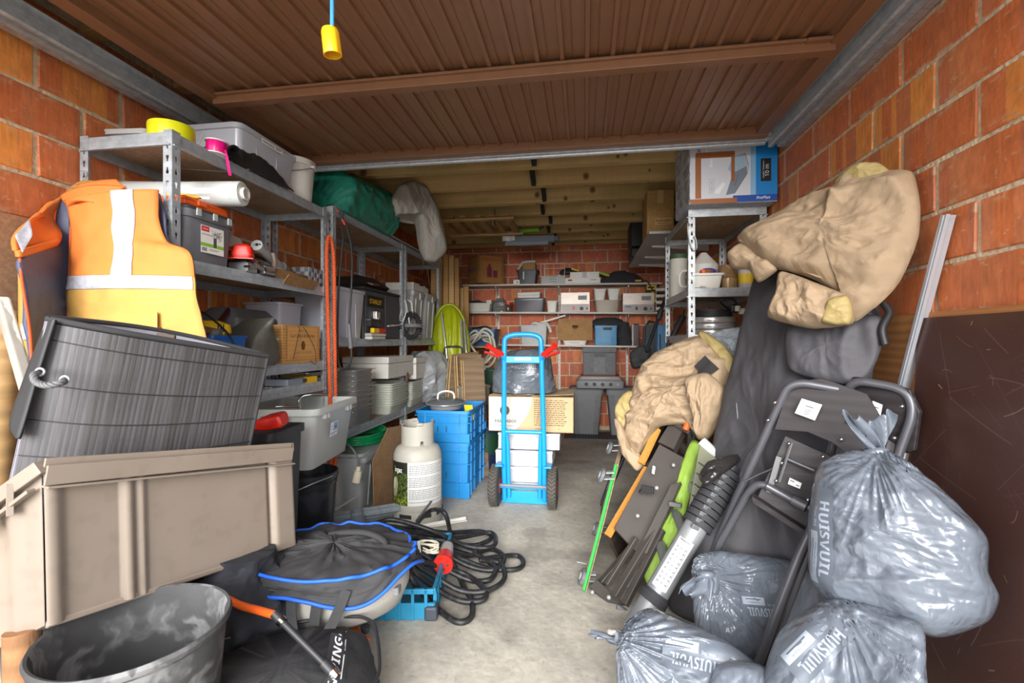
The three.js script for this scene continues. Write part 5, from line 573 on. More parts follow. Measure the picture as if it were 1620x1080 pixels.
{ // covered table grill
  const P0 = [-0.875, 0.163, -1.544], g = thing('table_grill', 'round grey table grill half covered by its black blue-trimmed bag', 'grill', [P0[0], 0.16, P0[2] + 0.01], 0.1);
  part(g, 'bowl', lathe([[0, -0.03], [0.18, -0.03], [0.225, 0.0], [0.247, 0.06], [0.246, 0.10], [0.24, 0.105]], 48).scale(1.08, 1, 0.85), mat('#a5a29d', { rough: 0.45 })); part(g, 'lid', lathe([[0.24, 0.105], [0.234, 0.128], [0.20, 0.138], [0, 0.142]], 48).scale(1.08, 1, 0.85), mat('#a9adb2', { rough: 0.3, metal: 0.3 })); part(g, 'foot', [[-0.16, 0.12], [0.16, 0.12], [-0.16, -0.12], [0.16, -0.12]].map(([x, z]) => cyl(0.016, 0.012, 0.02, x, -0.035, z, 12)), M.black); part(g, 'gas_valve', bx(0.05, 0.03, 0.04, 0.235, 0.07, 0.07, 0.008), M.grey); part(g, 'badge', bx(0.04, 0.018, 0.004, 0.14, 0.128, 0.176, 0.001), mat('#b79a4a', { metal: 0.7, rough: 0.3 }));
  const R = []; for (let k = 0; k <= 40; k++) { const t = k / 40, r = []; for (let i = 0; i < 96; i++) { const a = i / 96 * 6.2832, c = Math.cos(a), q = Math.sin(a), sag = 0.02 * Math.sin(a * 3 + 1) + 0.018 * Math.sin(a * 5), s = t < 0.6 ? lerp(1.06, 0.93, t / 0.6) : lerp(0.93, 0.0, (t - 0.6) / 0.4), y = t < 0.6 ? lerp(0.112 + sag, 0.158, t / 0.6) : 0.158 + 0.02 * Math.sin((t - 0.6) / 0.4 * 1.57); const f = 0.014 * rg(c * 3 + 2, q * 3, t * 2.5, 4) * (0.4 + 0.6 * smooth(0, 0.2, t)); r.push([c * 0.285 * s + c * f, y + f * (t > 0.5 ? 0.9 : 0.3), q * 0.225 * s + q * f]); } R.push(r); }
  part(g, 'cover', loft(R, { top: true, crease: 0.9 }), mat('#373739', { rough: 0.82, bump: 'weave', brep: 8, bs: 0.0008 }));
  const trim = (k) => R[k].filter((_, i) => i % 2 === 0).map(([x, y, z]) => [x * 1.015, y + 0.002, z * 1.015]); for (const k of [1, 23]) part(g, 'blue_trim', new THREE.TubeGeometry(new THREE.CatmullRomCurve3(trim(k).map((p) => V(...p)), true), 160, 0.006, 6, true), mat('#1f5fd0', { rough: 0.6 }));
  const strap = (x0, x1, y0, y1, z) => sheet(24, 1, (u, v) => { const a = u * Math.PI; return [lerp(x0, x1, u), y0 - (y0 - y1) * Math.sin(a), z + 0.02 * Math.sin(a) + (v - 0.5) * 0.004 + 0.0]; }, 0.004);
  const st2 = (pts, w) => { const c = cr(pts); return sheet(30, 1, (u, v) => { const p = c.getPoint(u), t = c.getTangent(u), s = V(-t.y, t.x, 0).normalize(); return [p.x + s.x * w * (v - 0.5), p.y + s.y * w * (v - 0.5), p.z + 0.001]; }, 0.003); };
  part(g, 'strap', st2([[-0.03, 0.15, 0.22], [-0.02, 0.09, 0.245], [0.0, 0.03, 0.26], [0.04, 0.005, 0.265], [0.09, 0.03, 0.26], [0.12, 0.09, 0.235], [0.135, 0.14, 0.21]], 0.03), M.fabBlack); part(g, 'strap', st2([[0.055, 0.14, 0.222], [0.05, 0.08, 0.235], [0.045, 0.04, 0.235]], 0.032), M.fabBlack); part(g, 'strap', [tube([[-0.05, 0.185, -0.06], [0.02, 0.2, -0.05], [0.1, 0.205, -0.04], [0.17, 0.192, -0.02], [0.19, 0.17, 0.0]], 0.011, 40, 6).scale(1, 1, 1.4)], M.fabBlack);
  // crate with cable on top
  const K = [-0.626, 0.009, -1.724], c = thing('folding_crate', 'turquoise blue folding crate half hidden behind the covered grill', 'crate', [K[0] - 0.16, 0, K[2] - 0.22], 0.16);
  const bl = mat('#2484ac', { rough: 0.45 }); const W = 0.36, D = 0.52, H = 0.12;
  for (const s of [1, -1]) { part(c, 'side_wall', [bx(0.014, 0.02, D, s * W / 2, H - 0.01, 0, 0.003), bx(0.014, 0.02, D, s * W / 2, 0.01, 0, 0.003), bx(0.008, H * 0.45, D, s * W / 2, H * 0.3, 0)].concat([...Array(9)].map((_, i) => bx(0.014, H, 0.012, s * W / 2, H / 2, -D / 2 + 0.03 + i * (D - 0.06) / 8, 0.002))), bl); part(c, 'end_wall', [bx(W, 0.02, 0.014, 0, H - 0.01, s * D / 2, 0.003), bx(W, H * 0.5, 0.008, 0, H * 0.3, s * D / 2)].concat([...Array(7)].map((_, i) => bx(0.012, H, 0.014, -W / 2 + 0.03 + i * (W - 0.06) / 6, H / 2, s * D / 2, 0.002))), bl); }
  part(c, 'base', bx(W, 0.008, D, 0, 0.006, 0), bl); for (const [x, z] of [[1, 1], [-1, 1], [1, -1], [-1, -1]]) part(c, 'corner_foot', bx(0.05, 0.055, 0.05, x * (W / 2 - 0.01), 0.0275, z * (D / 2 - 0.01), 0.01), mat('#3b434e'));
  const pa = thing('leaflet', 'printed green and white leaflet lying in the blue folding crate', 'leaflet', [-0.76, 0.174, -1.906], [-0.2, -0.5, 0.35]); part(pa, 'paper', plate(0.2, 0.045, 0, 0, 0, 0.001), flat(canvasTex(256, 64, (x, w, h) => { x.fillStyle = '#e9ebe4'; x.fillRect(0, 0, w, h); x.fillStyle = '#8fae3a'; x.fillRect(0, 0, 96, h); x.fillStyle = '#5d7d24'; x.fillRect(20, 20, 40, 30); x.fillStyle = '#888'; x.fillRect(120, 20, 110, 4); x.fillRect(120, 34, 90, 4); })));
  const wr = thing('white_rope', 'small hank of white cord in the blue folding crate', 'cord', [-0.675, 0.151, -1.97]); { const p = []; for (let i = 0; i < 40; i++) { const a = i * 0.9; p.push([0.045 * Math.cos(a), 0.02 * Math.sin(a * 0.7) + 0.01, 0.02 * Math.sin(a)]); } part(wr, 'cord_strand', tube(p, 0.004, 160, 6), mat('#d8d2c0', { rough: 0.8 })); }
}
{ // thick black power cable in loops, with a red plug
  const c = thing('power_cable', 'thick black power cable lying in long loops on the concrete floor', 'cable', [0, 0, 0]);
  const rb = mat('#2c2c2e', { rough: 0.5, map: 'scuff', rep: 6 });
  const pts = [[-0.831, 0.13, -2.208], [-0.835, 0.145, -2.299], [-0.803, 0.161, -2.405], [-0.713, 0.17, -2.34], [-0.696, 0.03, -2.396], [-0.655, 0.02, -2.348], [-0.551, 0.02, -2.333], [-0.481, 0.03, -2.414], [-0.558, 0.03, -2.484], [-0.709, 0.06, -2.37], [-0.83, 0.12, -2.249], [-0.911, 0.19, -2.09], [-0.956, 0.2, -2.112], [-0.903, 0.2, -2.144], [-0.73, 0.16, -2.149], [-0.582, 0.06, -2.235], [-0.473, 0.05, -2.247], [-0.441, 0.05, -2.31], [-0.494, 0.05, -2.428], [-0.639, 0.08, -2.268], [-0.788, 0.15, -2.134], [-0.891, 0.2, -2.023], [-0.84, 0.2, -2.031], [-0.664, 0.12, -2.043], [-0.508, 0.04, -2.067], [-0.395, 0.03, -2.081], [-0.382, 0.03, -2.209], [-0.464, 0.03, -2.28], [-0.56, 0.05, -2.151], [-0.726, 0.16, -2.048], [-0.835, 0.2, -1.982], [-0.765, 0.2, -1.919], [-0.636, 0.1, -1.955], [-0.5, 0.03, -1.974], [-0.405, 0.03, -1.989], [-0.408, 0.03, -2.103], [-0.525, 0.04, -2.199], [-0.666, 0.1, -2.143], [-0.78, 0.2, -1.957], [-0.715, 0.18, -1.827], [-0.611, 0.08, -1.878], [-0.503, 0.03, -1.88], [-0.399, 0.03, -1.896], [-0.344, 0.03, -2.004], [-0.391, 0.03, -2.143], [-0.471, 0.06, -2.098], [-0.333, 0.02, -2.252], [-0.284, 0.02, -2.181], [-0.313, 0.02, -2.115], [-0.439, 0.03, -2.086], [-0.589, 0.07, -2.089], [-0.721, 0.18, -1.916], [-0.688, 0.16, -1.792], [-0.6, 0.05, -1.846], [-0.488, 0.02, -1.824], [-0.402, 0.02, -1.847], [-0.416, 0.03, -1.913], [-0.532, 0.05, -1.99], [-0.674, 0.14, -1.864], [-0.675, 0.14, -1.757], [-0.607, 0.03, -1.787], [-0.478, 0.014, -1.698], [-0.426, 0.014, -1.731], [-0.45, 0.014, -1.841], [-0.5, 0.02, -1.92], [-0.554, 0.04, -2.007], [-0.585, 0.072, -2.034]];
  part(c, 'cable_run', tube(pts, 0.0115, 900, 9), rb);
  part(c, 'stray_end', rod([-0.854, 0.136, -2.296], [-0.79, 0.226, -2.357], 0.006, 8), rb);
  const q = part(c, 'plug', [rod([-0.607, 0.114, -1.991], [-0.594, 0.114, -1.932], 0.036, 20, 0.038), rod([-0.594, 0.114, -1.932], [-0.593, 0.113, -1.917], 0.042, 20)], M.red, { label: 'red industrial plug body' }); part(q, 'collar', rod([-0.616, 0.127, -2.06], [-0.607, 0.114, -1.991], 0.028, 20, 0.036), mat('#a9a4a4', { rough: 0.45 })); part(q, 'gland', rod([-0.61, 0.13, -2.081], [-0.613, 0.126, -2.05], 0.02, 16), M.black); part(q, 'socket_hole', [0, 1, 2, 3, 4].map((i) => mv(cyl(0.005, 0.005, 0.003, 0.018 * Math.cos(i * 1.256), 0, 0.018 * Math.sin(i * 1.256), 10), ...[-0.591, 0.113, -1.912], Math.PI / 2 - 0.6, 0, 0)), M.black);
}
{ // steel channels and a strip on the floor
  const g = mat('#a5b0b8', { rough: 0.45, metal: 0.35, map: 'zinc', rep: 4 }), ch = geo(ext([[-0.03, 0], [0.03, 0], [0.03, 0.028], [0.025, 0.028], [0.025, 0.003], [-0.025, 0.003], [-0.025, 0.028], [-0.03, 0.028]], 0.62));
  const ls = ['lowest galvanised channel of the stack by the black bucket', 'galvanised channel second from the bottom of the stack by the bucket', 'galvanised channel third from the bottom of the stack by the bucket', 'topmost galvanised channel of the stack by the bucket', 'galvanised channel lying crosswise before the stack by the bucket'];
  ls.forEach((l, i) => { const q = thing('steel_channel', l, 'steel channel', [0, 0, 0], 0, 'galvanised channels by the bucket'); const m = part(q, 'profile', ch, g, { raw: true }); const a = V(...(i < 4 ? [-1.31, 0.03, -2.412] : [-1.316, 0.03, -2.531])); m.position.set(a.x + 0.012 * i, 0.002 + (i < 4 ? i * 0.031 : 0.0), a.z + 0.02 * i - 0.06); if (i === 4) m.position.set(-1.09, 0.06, -2.17); m.rotation.set(i === 4 ? 0.17 : 0, i === 4 ? 0.55 : -0.62 - 0.11 * i, 0, 'YXZ'); });
  const s = thing('metal_strip', 'bright white metal strip lying on the floor behind the cable loops', 'strip', [0, 0, 0]); part(s, 'profile', [bar([-0.9, 0.008, -2.54], [-0.688, 0.008, -2.687], 0.03, 0.004), bar([-0.91, 0.016, -2.546], [-0.694, 0.016, -2.695], 0.004, 0.018)], M.white);
  const d = thing('curtain_rod', 'thin pale rod leaning against the lidded grey bin', 'rod', [0, 0, 0]); part(d, 'rod_bar', rod([-1.344, 0.143, -2.372], [-1.317, 0.15, -2.579], 0.006, 8), M.lgrey);
}

// ---------- right side ----------
const tan = mat('#a08a70', { rough: 0.8, bump: 'wrinkle', brep: 1.6, bs: 0.010 }), tan2 = mat('#a4925f', { rough: 0.65, bump: 'wrinkle', brep: 3, bs: 0.004 }), nyl = mat('#47464b', { rough: 0.7, bump: 'wrinkle', brep: 1.6, bs: 0.004 });
{ // boards on the right wall
  const pl = thing('plywood_sheet', 'scratched dark brown film-faced plywood panel leaning on the right wall', 'plywood', [0.945, 0, -1.02], [0, 0, -0.045]);
  const fm = tex(1024, 1024, (u, v) => { const k = 0.9 + 0.25 * (vf(u, v, 5, 5, 5, 81) - 0.5) + 0.1 * (vf(u, v, 120, 120, 2, 82) - 0.5); let c = mulc(hx('#3d2620'), k); const sp = smooth(0.8, 0.87, vn(u, v, 90, 90, 84)) * smooth(0.5, 0.6, vf(u, v, 6, 6, 3, 85)); return mixc(c, hx('#a58a80'), 0.5 * sp); });
  const scr = canvasTex(1024, 1024, (c, w, h) => { c.fillStyle = '#4b3029'; c.fillRect(0, 0, w, h); const r = rng(31); for (let i = 0; i < 2600; i++) { c.fillStyle = `rgba(${r() > 0.5 ? '120,90,78' : '30,16,12'},${0.12 + r() * 0.2})`; c.fillRect(r() * w, r() * h, 1 + r() * 4, 1 + r() * 4); } for (let i = 0; i < 190; i++) { c.strokeStyle = `rgba(176,148,136,${0.1 + r() * 0.4})`; c.lineWidth = 0.6 + r() * 1.6; const x = r() * w, y = r() * h, a = r() * 6.3, L = 20 + r() * 220; c.beginPath(); c.moveTo(x, y); c.quadraticCurveTo(x + Math.cos(a) * L / 2 + r() * 30 - 15, y + Math.sin(a) * L / 2 + r() * 30 - 15, x + Math.cos(a) * L, y + Math.sin(a) * L); c.stroke(); } for (let i = 0; i < 40; i++) { c.strokeStyle = `rgba(205,180,165,${0.3 + r() * 0.5})`; c.lineWidth = 1 + r() * 2; const x = r() * w, y = r() * h; c.beginPath(); c.moveTo(x, y); c.lineTo(x + (r() - 0.5) * 40, y + (r() - 0.5) * 40); c.stroke(); } });
  part(pl, 'panel', bx(0.018, 1.13, 1.10, 0, 0.565, 0, 0.001), mat('#6d4a34', { rough: 0.7, map: 'wood' })); part(pl, 'film_face', mv(plate(1.10, 1.13), -0.0095, 0.565, 0, 0, -Math.PI / 2, 0), flat(scr, { roughness: 0.32 }));
  const os = thing('plywood_sheet', 'bare orange-brown plywood panel showing behind the dark film-faced one', 'plywood', [0.99, 0, -1.5], [0, 0, -0.012]); part(os, 'panel', bx(0.012, 1.145, 0.95, 0, 0.573, 0, 0.001), mat('#b57e4c', { rough: 0.75, map: 'wood', rep: [1, 2] }));
  const al = thing('aluminium_strip', 'silver aluminium strip with screw holes leaning on the right brick wall', 'strip', [0, 0, 0]); { const a = [0.992, 1.409, -1.46], b = [0.955, 0.02, -1.92]; part(al, 'profile', [bar(b, a, 0.012, 0.032, 0.001, [1, 0, 0]), bar([b[0] - 0.008, b[1], b[2] + 0.01], [a[0] - 0.008, a[1], a[2] + 0.01], 0.006, 0.01, 0.001, [1, 0, 0])], mat('#b9bdc6', { rough: 0.35, metal: 0.4 })); part(al, 'screw_hole', [0.97, 0.86, 0.6].map((t) => mv(cyl(0.004, 0.004, 0.003, 0, 0, 0, 8), lerp(b[0], a[0], t) - 0.008, lerp(b[1], a[1], t), lerp(b[2], a[2], t) - 0.006, 0, 0, Math.PI / 2)), M.white); }
}
{ // long gazebo bag
  const g = thing('gazebo_bag', 'long dark grey nylon gazebo bag leaning upright against the right wall', 'bag', [0, 0, 0]);
  part(g, 'bag_skin', pillow([[0.794, 1.375, -2.268], [0.878, 1.303, -1.957], [0.972, 1.188, -1.749], [0.976, 1.081, -1.73], [0.949, 0.934, -1.725], [0.928, 0.723, -1.722], [0.898, 0.462, -1.738], [0.866, 0.217, -1.753], [0.82, 0.038, -1.827], [0.592, -0.001, -1.782], [0.412, 0.002, -1.845], [0.341, -0.001, -1.935], [0.444, 0.243, -2.042], [0.541, 0.514, -2.128], [0.621, 0.779, -2.201], [0.709, 1.089, -2.255]], 0.09, [-0.75, 0.25, 0.6], { seed: 3, amp: 0.02, f: 5, pow: 0.35, dir: [1.6, 0.7], back: 0.2 }), nyl);
  part(g, 'flap', pillow([[0.752, 1.141, -1.857], [0.932, 1.141, -1.662], [0.924, 1.02, -1.641], [0.856, 0.918, -1.65], [0.721, 0.959, -1.791]], 0.02, [-0.75, 0.2, 0.6], { seed: 8, amp: 0.014, f: 8, dir: [1.5, 0.5], back: 0.6, rings: 14, n: 90 }), mat('#4a494f', { rough: 0.65, bump: 'wrinkle', brep: 2, bs: 0.003 }));
  part(g, 'seam', tube([[0.775, 1.349, -2.164], [0.702, 1.06, -2.112], [0.617, 0.801, -2.038], [0.633, 0.456, -1.838]], 0.003, 40, 5), M.grey);
  part(g, 'drawstring', [tube([[0.948, 1.182, -1.665], [0.952, 1.15, -1.645], [0.925, 1.1, -1.631], [0.927, 1.05, -1.621]], 0.012, 24, 6)], M.black);
  const g2 = thing('gazebo_bag', 'black nylon bag end behind the long dark grey gazebo bag', 'bag', [0, 0, 0]); part(g2, 'bag_skin', pillow([[0.871, 1.371, -2.462], [0.913, 1.344, -2.266], [0.897, 1.001, -2.365], [0.846, 0.563, -2.458], [0.787, 0.541, -2.55], [0.77, 0.861, -2.598], [0.819, 1.191, -2.576]], 0.05, [-0.6, 0.1, 0.7], { seed: 5, amp: 0.01, n: 80, rings: 14 }), M.dark);
}
{ // tan canvas covers
  const a = thing('canvas_cover', 'tan canvas chair cover slumped over the top of the gazebo bag', 'cover', [0, 0, 0]);
  part(a, 'outer_cloth', pillow([[0.634, 1.487, -2.071], [0.767, 1.565, -1.991], [0.876, 1.595, -1.805], [0.887, 1.624, -1.736], [0.952, 1.603, -1.665], [0.985, 1.567, -1.589], [0.981, 1.452, -1.548], [0.972, 1.349, -1.547], [0.945, 1.249, -1.563], [0.904, 1.18, -1.587], [0.856, 1.117, -1.65], [0.839, 1.207, -1.698], [0.791, 1.268, -1.762], [0.714, 1.332, -1.881], [0.663, 1.409, -1.995]], 0.06, [-0.62, 0.42, 0.66], { seed: 12, amp: 0.034, f: 4, dir: [0.5, 1.6], back: 0.5, n: 180, rings: 34 }), tan);
  part(a, 'side_fold', pillow([[0.587, 1.424, -2.064], [0.645, 1.464, -2.053], [0.726, 1.368, -1.914], [0.713, 1.322, -1.891], [0.677, 1.291, -1.967], [0.661, 1.348, -2.025], [0.613, 1.363, -2.068]], 0.035, [-0.5, 0.2, 0.8], { seed: 22, amp: 0.015, f: 9, n: 100, rings: 16 }), tan);
  part(a, 'lower_fold', pillow([[0.715, 1.316, -1.851], [0.781, 1.259, -1.74], [0.836, 1.202, -1.647], [0.835, 1.116, -1.617], [0.749, 1.102, -1.695], [0.662, 1.147, -1.823], [0.689, 1.221, -1.827]], 0.05, [-0.6, 0.2, 0.75], { seed: 32, amp: 0.03, f: 8, dir: [1.6, 0.8], n: 120, rings: 22 }), tan);
  part(a, 'lining', pillow([[0.767, 1.191, -1.626], [0.804, 1.201, -1.592], [0.818, 1.148, -1.584], [0.808, 1.111, -1.592], [0.752, 1.121, -1.634]], 0.012, [-0.6, 0.1, 0.8], { seed: 42, amp: 0.012, f: 10, n: 70, rings: 12 }), tan2);
  part(a, 'lining', pillow([[0.851, 1.592, -1.771], [0.876, 1.629, -1.714], [0.936, 1.624, -1.663], [0.953, 1.586, -1.635], [0.93, 1.57, -1.642], [0.871, 1.565, -1.724]], 0.03, [-0.5, 0.5, 0.7], { seed: 52, amp: 0.012, f: 10, n: 80, rings: 12 }), tan2);
  part(a, 'hem_tape', tube([[0.623, 1.471, -2.019], [0.687, 1.39, -1.897], [0.746, 1.317, -1.79], [0.79, 1.273, -1.716]], 0.004, 40, 6), tan);
  const b = thing('canvas_cover', 'tan canvas chair cover with black hook tape draped over the folded trestle', 'cover', [0, 0, 0]);
  const bp = part(b, 'outer_cloth', pillow([[0.292, 0.891, -2.575], [0.369, 0.986, -2.587], [0.509, 1.06, -2.558], [0.594, 1.086, -2.521], [0.667, 1.035, -2.451], [0.713, 0.964, -2.357], [0.686, 0.846, -2.332], [0.642, 0.692, -2.305], [0.581, 0.612, -2.296], [0.534, 0.606, -2.289], [0.476, 0.664, -2.32], [0.355, 0.631, -2.382], [0.274, 0.482, -2.42], [0.205, 0.569, -2.481], [0.237, 0.725, -2.546]], 0.10, [-0.45, 0.3, 0.85], { seed: 61, amp: 0.05, f: 5, dir: [0.7, 1.7], back: 0.4, n: 200, rings: 40 }), tan);
  part(b, 'lining', pillow([[0.166, 0.728, -2.515], [0.222, 0.801, -2.524], [0.289, 0.785, -2.494], [0.261, 0.687, -2.469], [0.276, 0.582, -2.431], [0.238, 0.502, -2.425], [0.173, 0.569, -2.476]], 0.03, [-0.5, 0.1, 0.85], { seed: 63, amp: 0.02, f: 9, n: 100, rings: 16 }), tan2);
  part(b, 'lining', pillow([[0.566, 1.092, -2.476], [0.586, 1.111, -2.459], [0.665, 1.045, -2.39], [0.702, 0.949, -2.294], [0.676, 0.886, -2.28], [0.639, 0.97, -2.345]], 0.02, [-0.5, 0.4, 0.8], { seed: 64, amp: 0.012, f: 9, n: 80, rings: 12 }), tan2);
  part(b, 'hanging_corner', pillow([[0.152, 0.664, -2.452], [0.19, 0.639, -2.418], [0.24, 0.502, -2.385], [0.297, 0.481, -2.353], [0.254, 0.428, -2.346], [0.189, 0.507, -2.397]], 0.025, [-0.5, 0.1, 0.85], { seed: 66, amp: 0.015, f: 9, n: 80, rings: 12 }), tan);
  part(b, 'hanging_corner', pillow([[0.463, 0.885, -2.257], [0.553, 0.917, -2.231], [0.632, 0.833, -2.223], [0.604, 0.705, -2.219], [0.559, 0.619, -2.232], [0.51, 0.622, -2.234], [0.489, 0.74, -2.251]], 0.045, [-0.5, 0.1, 0.85], { seed: 67, amp: 0.03, f: 8, dir: [1.8, 0.6], n: 120, rings: 22 }), tan);
  decal(b, bp, [0.492, 0.929, -2.201], [0.54, 0.99, -2.178], 0.055, [-0.45, 0.3, 0.85], mat('#2c2a2b', { rough: 0.9 }), 'hook_tape', 2, 2, undefined, 0.016); decal(b, bp, [0.468, 0.968, -2.218], [0.52, 1.015, -2.206], 0.04, [-0.45, 0.3, 0.85], mat('#2c2a2b', { rough: 0.9 }), 'hook_tape', 2, 2, undefined, 0.016);
}
{ // folding chairs
  const tubeM = mat('#62636a', { rough: 0.35, metal: 0.35 }), ash = mat('#38343a', { rough: 0.6, map: 'wood', rep: [1, 1.6], bump: 'wood', brep: [1, 1.6], bs: 0.002 });
  const lab = flat(canvasTex(160, 128, (c, w, h) => { c.fillStyle = '#e9eaec'; c.fillRect(0, 0, w, h); c.fillStyle = '#222'; c.textAlign = 'center'; c.beginPath(); c.arc(w / 2, 24, 11, 0, 7); c.stroke(); c.fillRect(48, 42, 64, 8); c.fillRect(24, 58, 112, 2); for (let i = 0; i < 4; i++) c.fillRect(50 + i * 4, 70 + i * 12, 60 - i * 8, 5); }));
  const a = thing('folding_chair', 'folded black chair with two white labels leaning in front of another', 'folding chair', [0, 0, 0]);
  part(a, 'back_frame', capped(poly([[0.414, 0.03, -1.875], [0.473, 0.279, -1.834], [0.645, 0.848, -1.688], [0.669, 0.931, -1.662], [0.841, 0.9, -1.587], [0.852, 0.83, -1.569], [0.788, 0.718, -1.559], [0.649, 0.398, -1.558], [0.513, 0.02, -1.543]].map((p) => V(...p)), 0.06), 0.0135, 160, 12), tubeM);
  part(a, 'backrest', slab([[0.616, 0.765, -1.664], [0.653, 0.876, -1.67], [0.682, 0.927, -1.664], [0.752, 0.938, -1.634], [0.848, 0.895, -1.568], [0.874, 0.833, -1.552], [0.866, 0.757, -1.551], [0.843, 0.702, -1.557], [0.809, 0.701, -1.572], [0.767, 0.738, -1.596], [0.708, 0.764, -1.627]].map(([x, y, z]) => [x + 0.012, y, z - 0.014]), 0.012), ash);
  part(a, 'seat', slab([[0.653, 0.744, -1.68], [0.82, 0.669, -1.604], [0.775, 0.547, -1.597], [0.71, 0.448, -1.608], [0.569, 0.535, -1.687]].map(([x, y, z]) => [x + 0.014, y, z - 0.016]), 0.014), ash); part(a, 'seat_front_edge', slab([[0.555, 0.548, -1.67], [0.703, 0.462, -1.591], [0.703, 0.442, -1.591], [0.561, 0.525, -1.676]], 0.03), ash);
  part(a, 'front_leg', [capped(poly([[0.447, 0.02, -1.915], [0.475, 0.306, -1.794], [0.559, 0.554, -1.706], [0.586, 0.589, -1.679], [0.732, 0.523, -1.591], [0.708, 0.468, -1.577], [0.554, 0.02, -1.578]].map((p) => V(...p)), 0.05), 0.0125, 160, 12)], tubeM);
  part(a, 'hinge_bar', [rod([0.591, 0.586, -1.65], [0.664, 0.549, -1.621], 0.012, 14), rod([0.66, 0.553, -1.62], [0.69, 0.54, -1.594], 0.018, 14), rod([0.659, 0.674, -1.655], [0.723, 0.649, -1.62], 0.006, 10)], tubeM); part(a, 'bracket', [bar([0.669, 0.729, -1.652], [0.628, 0.601, -1.645], 0.008, 0.004), bar([0.632, 0.681, -1.656], [0.603, 0.561, -1.662], 0.004, 0.016), bar([0.777, 0.703, -1.588], [0.727, 0.57, -1.58], 0.008, 0.004)], M.grey); part(a, 'stay_wire', tube([[0.534, 0.583, -1.692], [0.579, 0.613, -1.683], [0.624, 0.645, -1.665], [0.645, 0.681, -1.658]], 0.004, 30, 6), M.dark);
  for (const p of [[0.661, 0.727, -1.651], [0.638, 0.663, -1.647], [0.62, 0.605, -1.644], [0.738, 0.7, -1.597], [0.715, 0.632, -1.593], [0.691, 0.565, -1.589]]) part(a, 'screw', mv(new THREE.SphereGeometry(0.006, 10, 8), ...p), M.chrome);
  for (const p of [[0.636, 0.858, -1.672], [0.617, 0.798, -1.679], [0.801, 0.818, -1.561], [0.78, 0.764, -1.558]]) part(a, 'frame_bolt', mv(new THREE.SphereGeometry(0.0065, 10, 8), p[0] - 0.012, p[1], p[2] + 0.006), M.chrome);
  qprint(a, 'label', [[0.666, 0.831, -1.621], [0.715, 0.812, -1.598], [0.735, 0.862, -1.596], [0.686, 0.878, -1.619]], lab); qprint(a, 'label', [[0.644, 0.604, -1.618], [0.673, 0.594, -1.602], [0.679, 0.612, -1.603], [0.65, 0.624, -1.618]], flat(canvasTex(64, 32, (c, w, h) => { c.fillStyle = '#dcdcde'; c.fillRect(0, 0, w, h); c.fillStyle = '#555'; c.fillRect(6, 8, 22, 5); c.fillRect(40, 18, 16, 5); })));
  const b = thing('folding_chair', 'second folded black chair behind the labelled one, next to the brown panel', 'folding chair', [0, 0, 0]);
  part(b, 'back_frame', capped(poly([[0.782, 0.596, -1.7], [0.824, 0.857, -1.645], [0.825, 0.941, -1.615], [0.922, 0.922, -1.519], [0.933, 0.861, -1.5], [0.9, 0.729, -1.516], [0.861, 0.579, -1.52], [0.809, 0.398, -1.501]].map((p) => V(...p)), 0.05), 0.013, 120, 12), tubeM);
  part(b, 'backrest', slab([[0.823, 0.814, -1.666], [0.828, 0.914, -1.646], [0.837, 0.948, -1.627], [0.902, 0.945, -1.576], [0.944, 0.923, -1.512], [0.958, 0.862, -1.494], [0.94, 0.749, -1.502], [0.922, 0.739, -1.509], [0.876, 0.774, -1.562]].map(([x, y, z]) => [x + 0.012, y, z - 0.012]), 0.012), ash);
  for (const p of [[0.891, 0.877, -1.484], [0.876, 0.785, -1.492]]) part(b, 'frame_bolt', mv(new THREE.SphereGeometry(0.0065, 10, 8), p[0] - 0.004, p[1], p[2] + 0.008), M.chrome); qprint(b, 'label', [[0.85, 0.841, -1.558], [0.871, 0.834, -1.546], [0.875, 0.872, -1.542], [0.855, 0.882, -1.554]], lab); part(b, 'front_leg', rod([0.918, 0.738, -1.518], [0.863, 0.472, -1.51], 0.012, 12), tubeM);
}
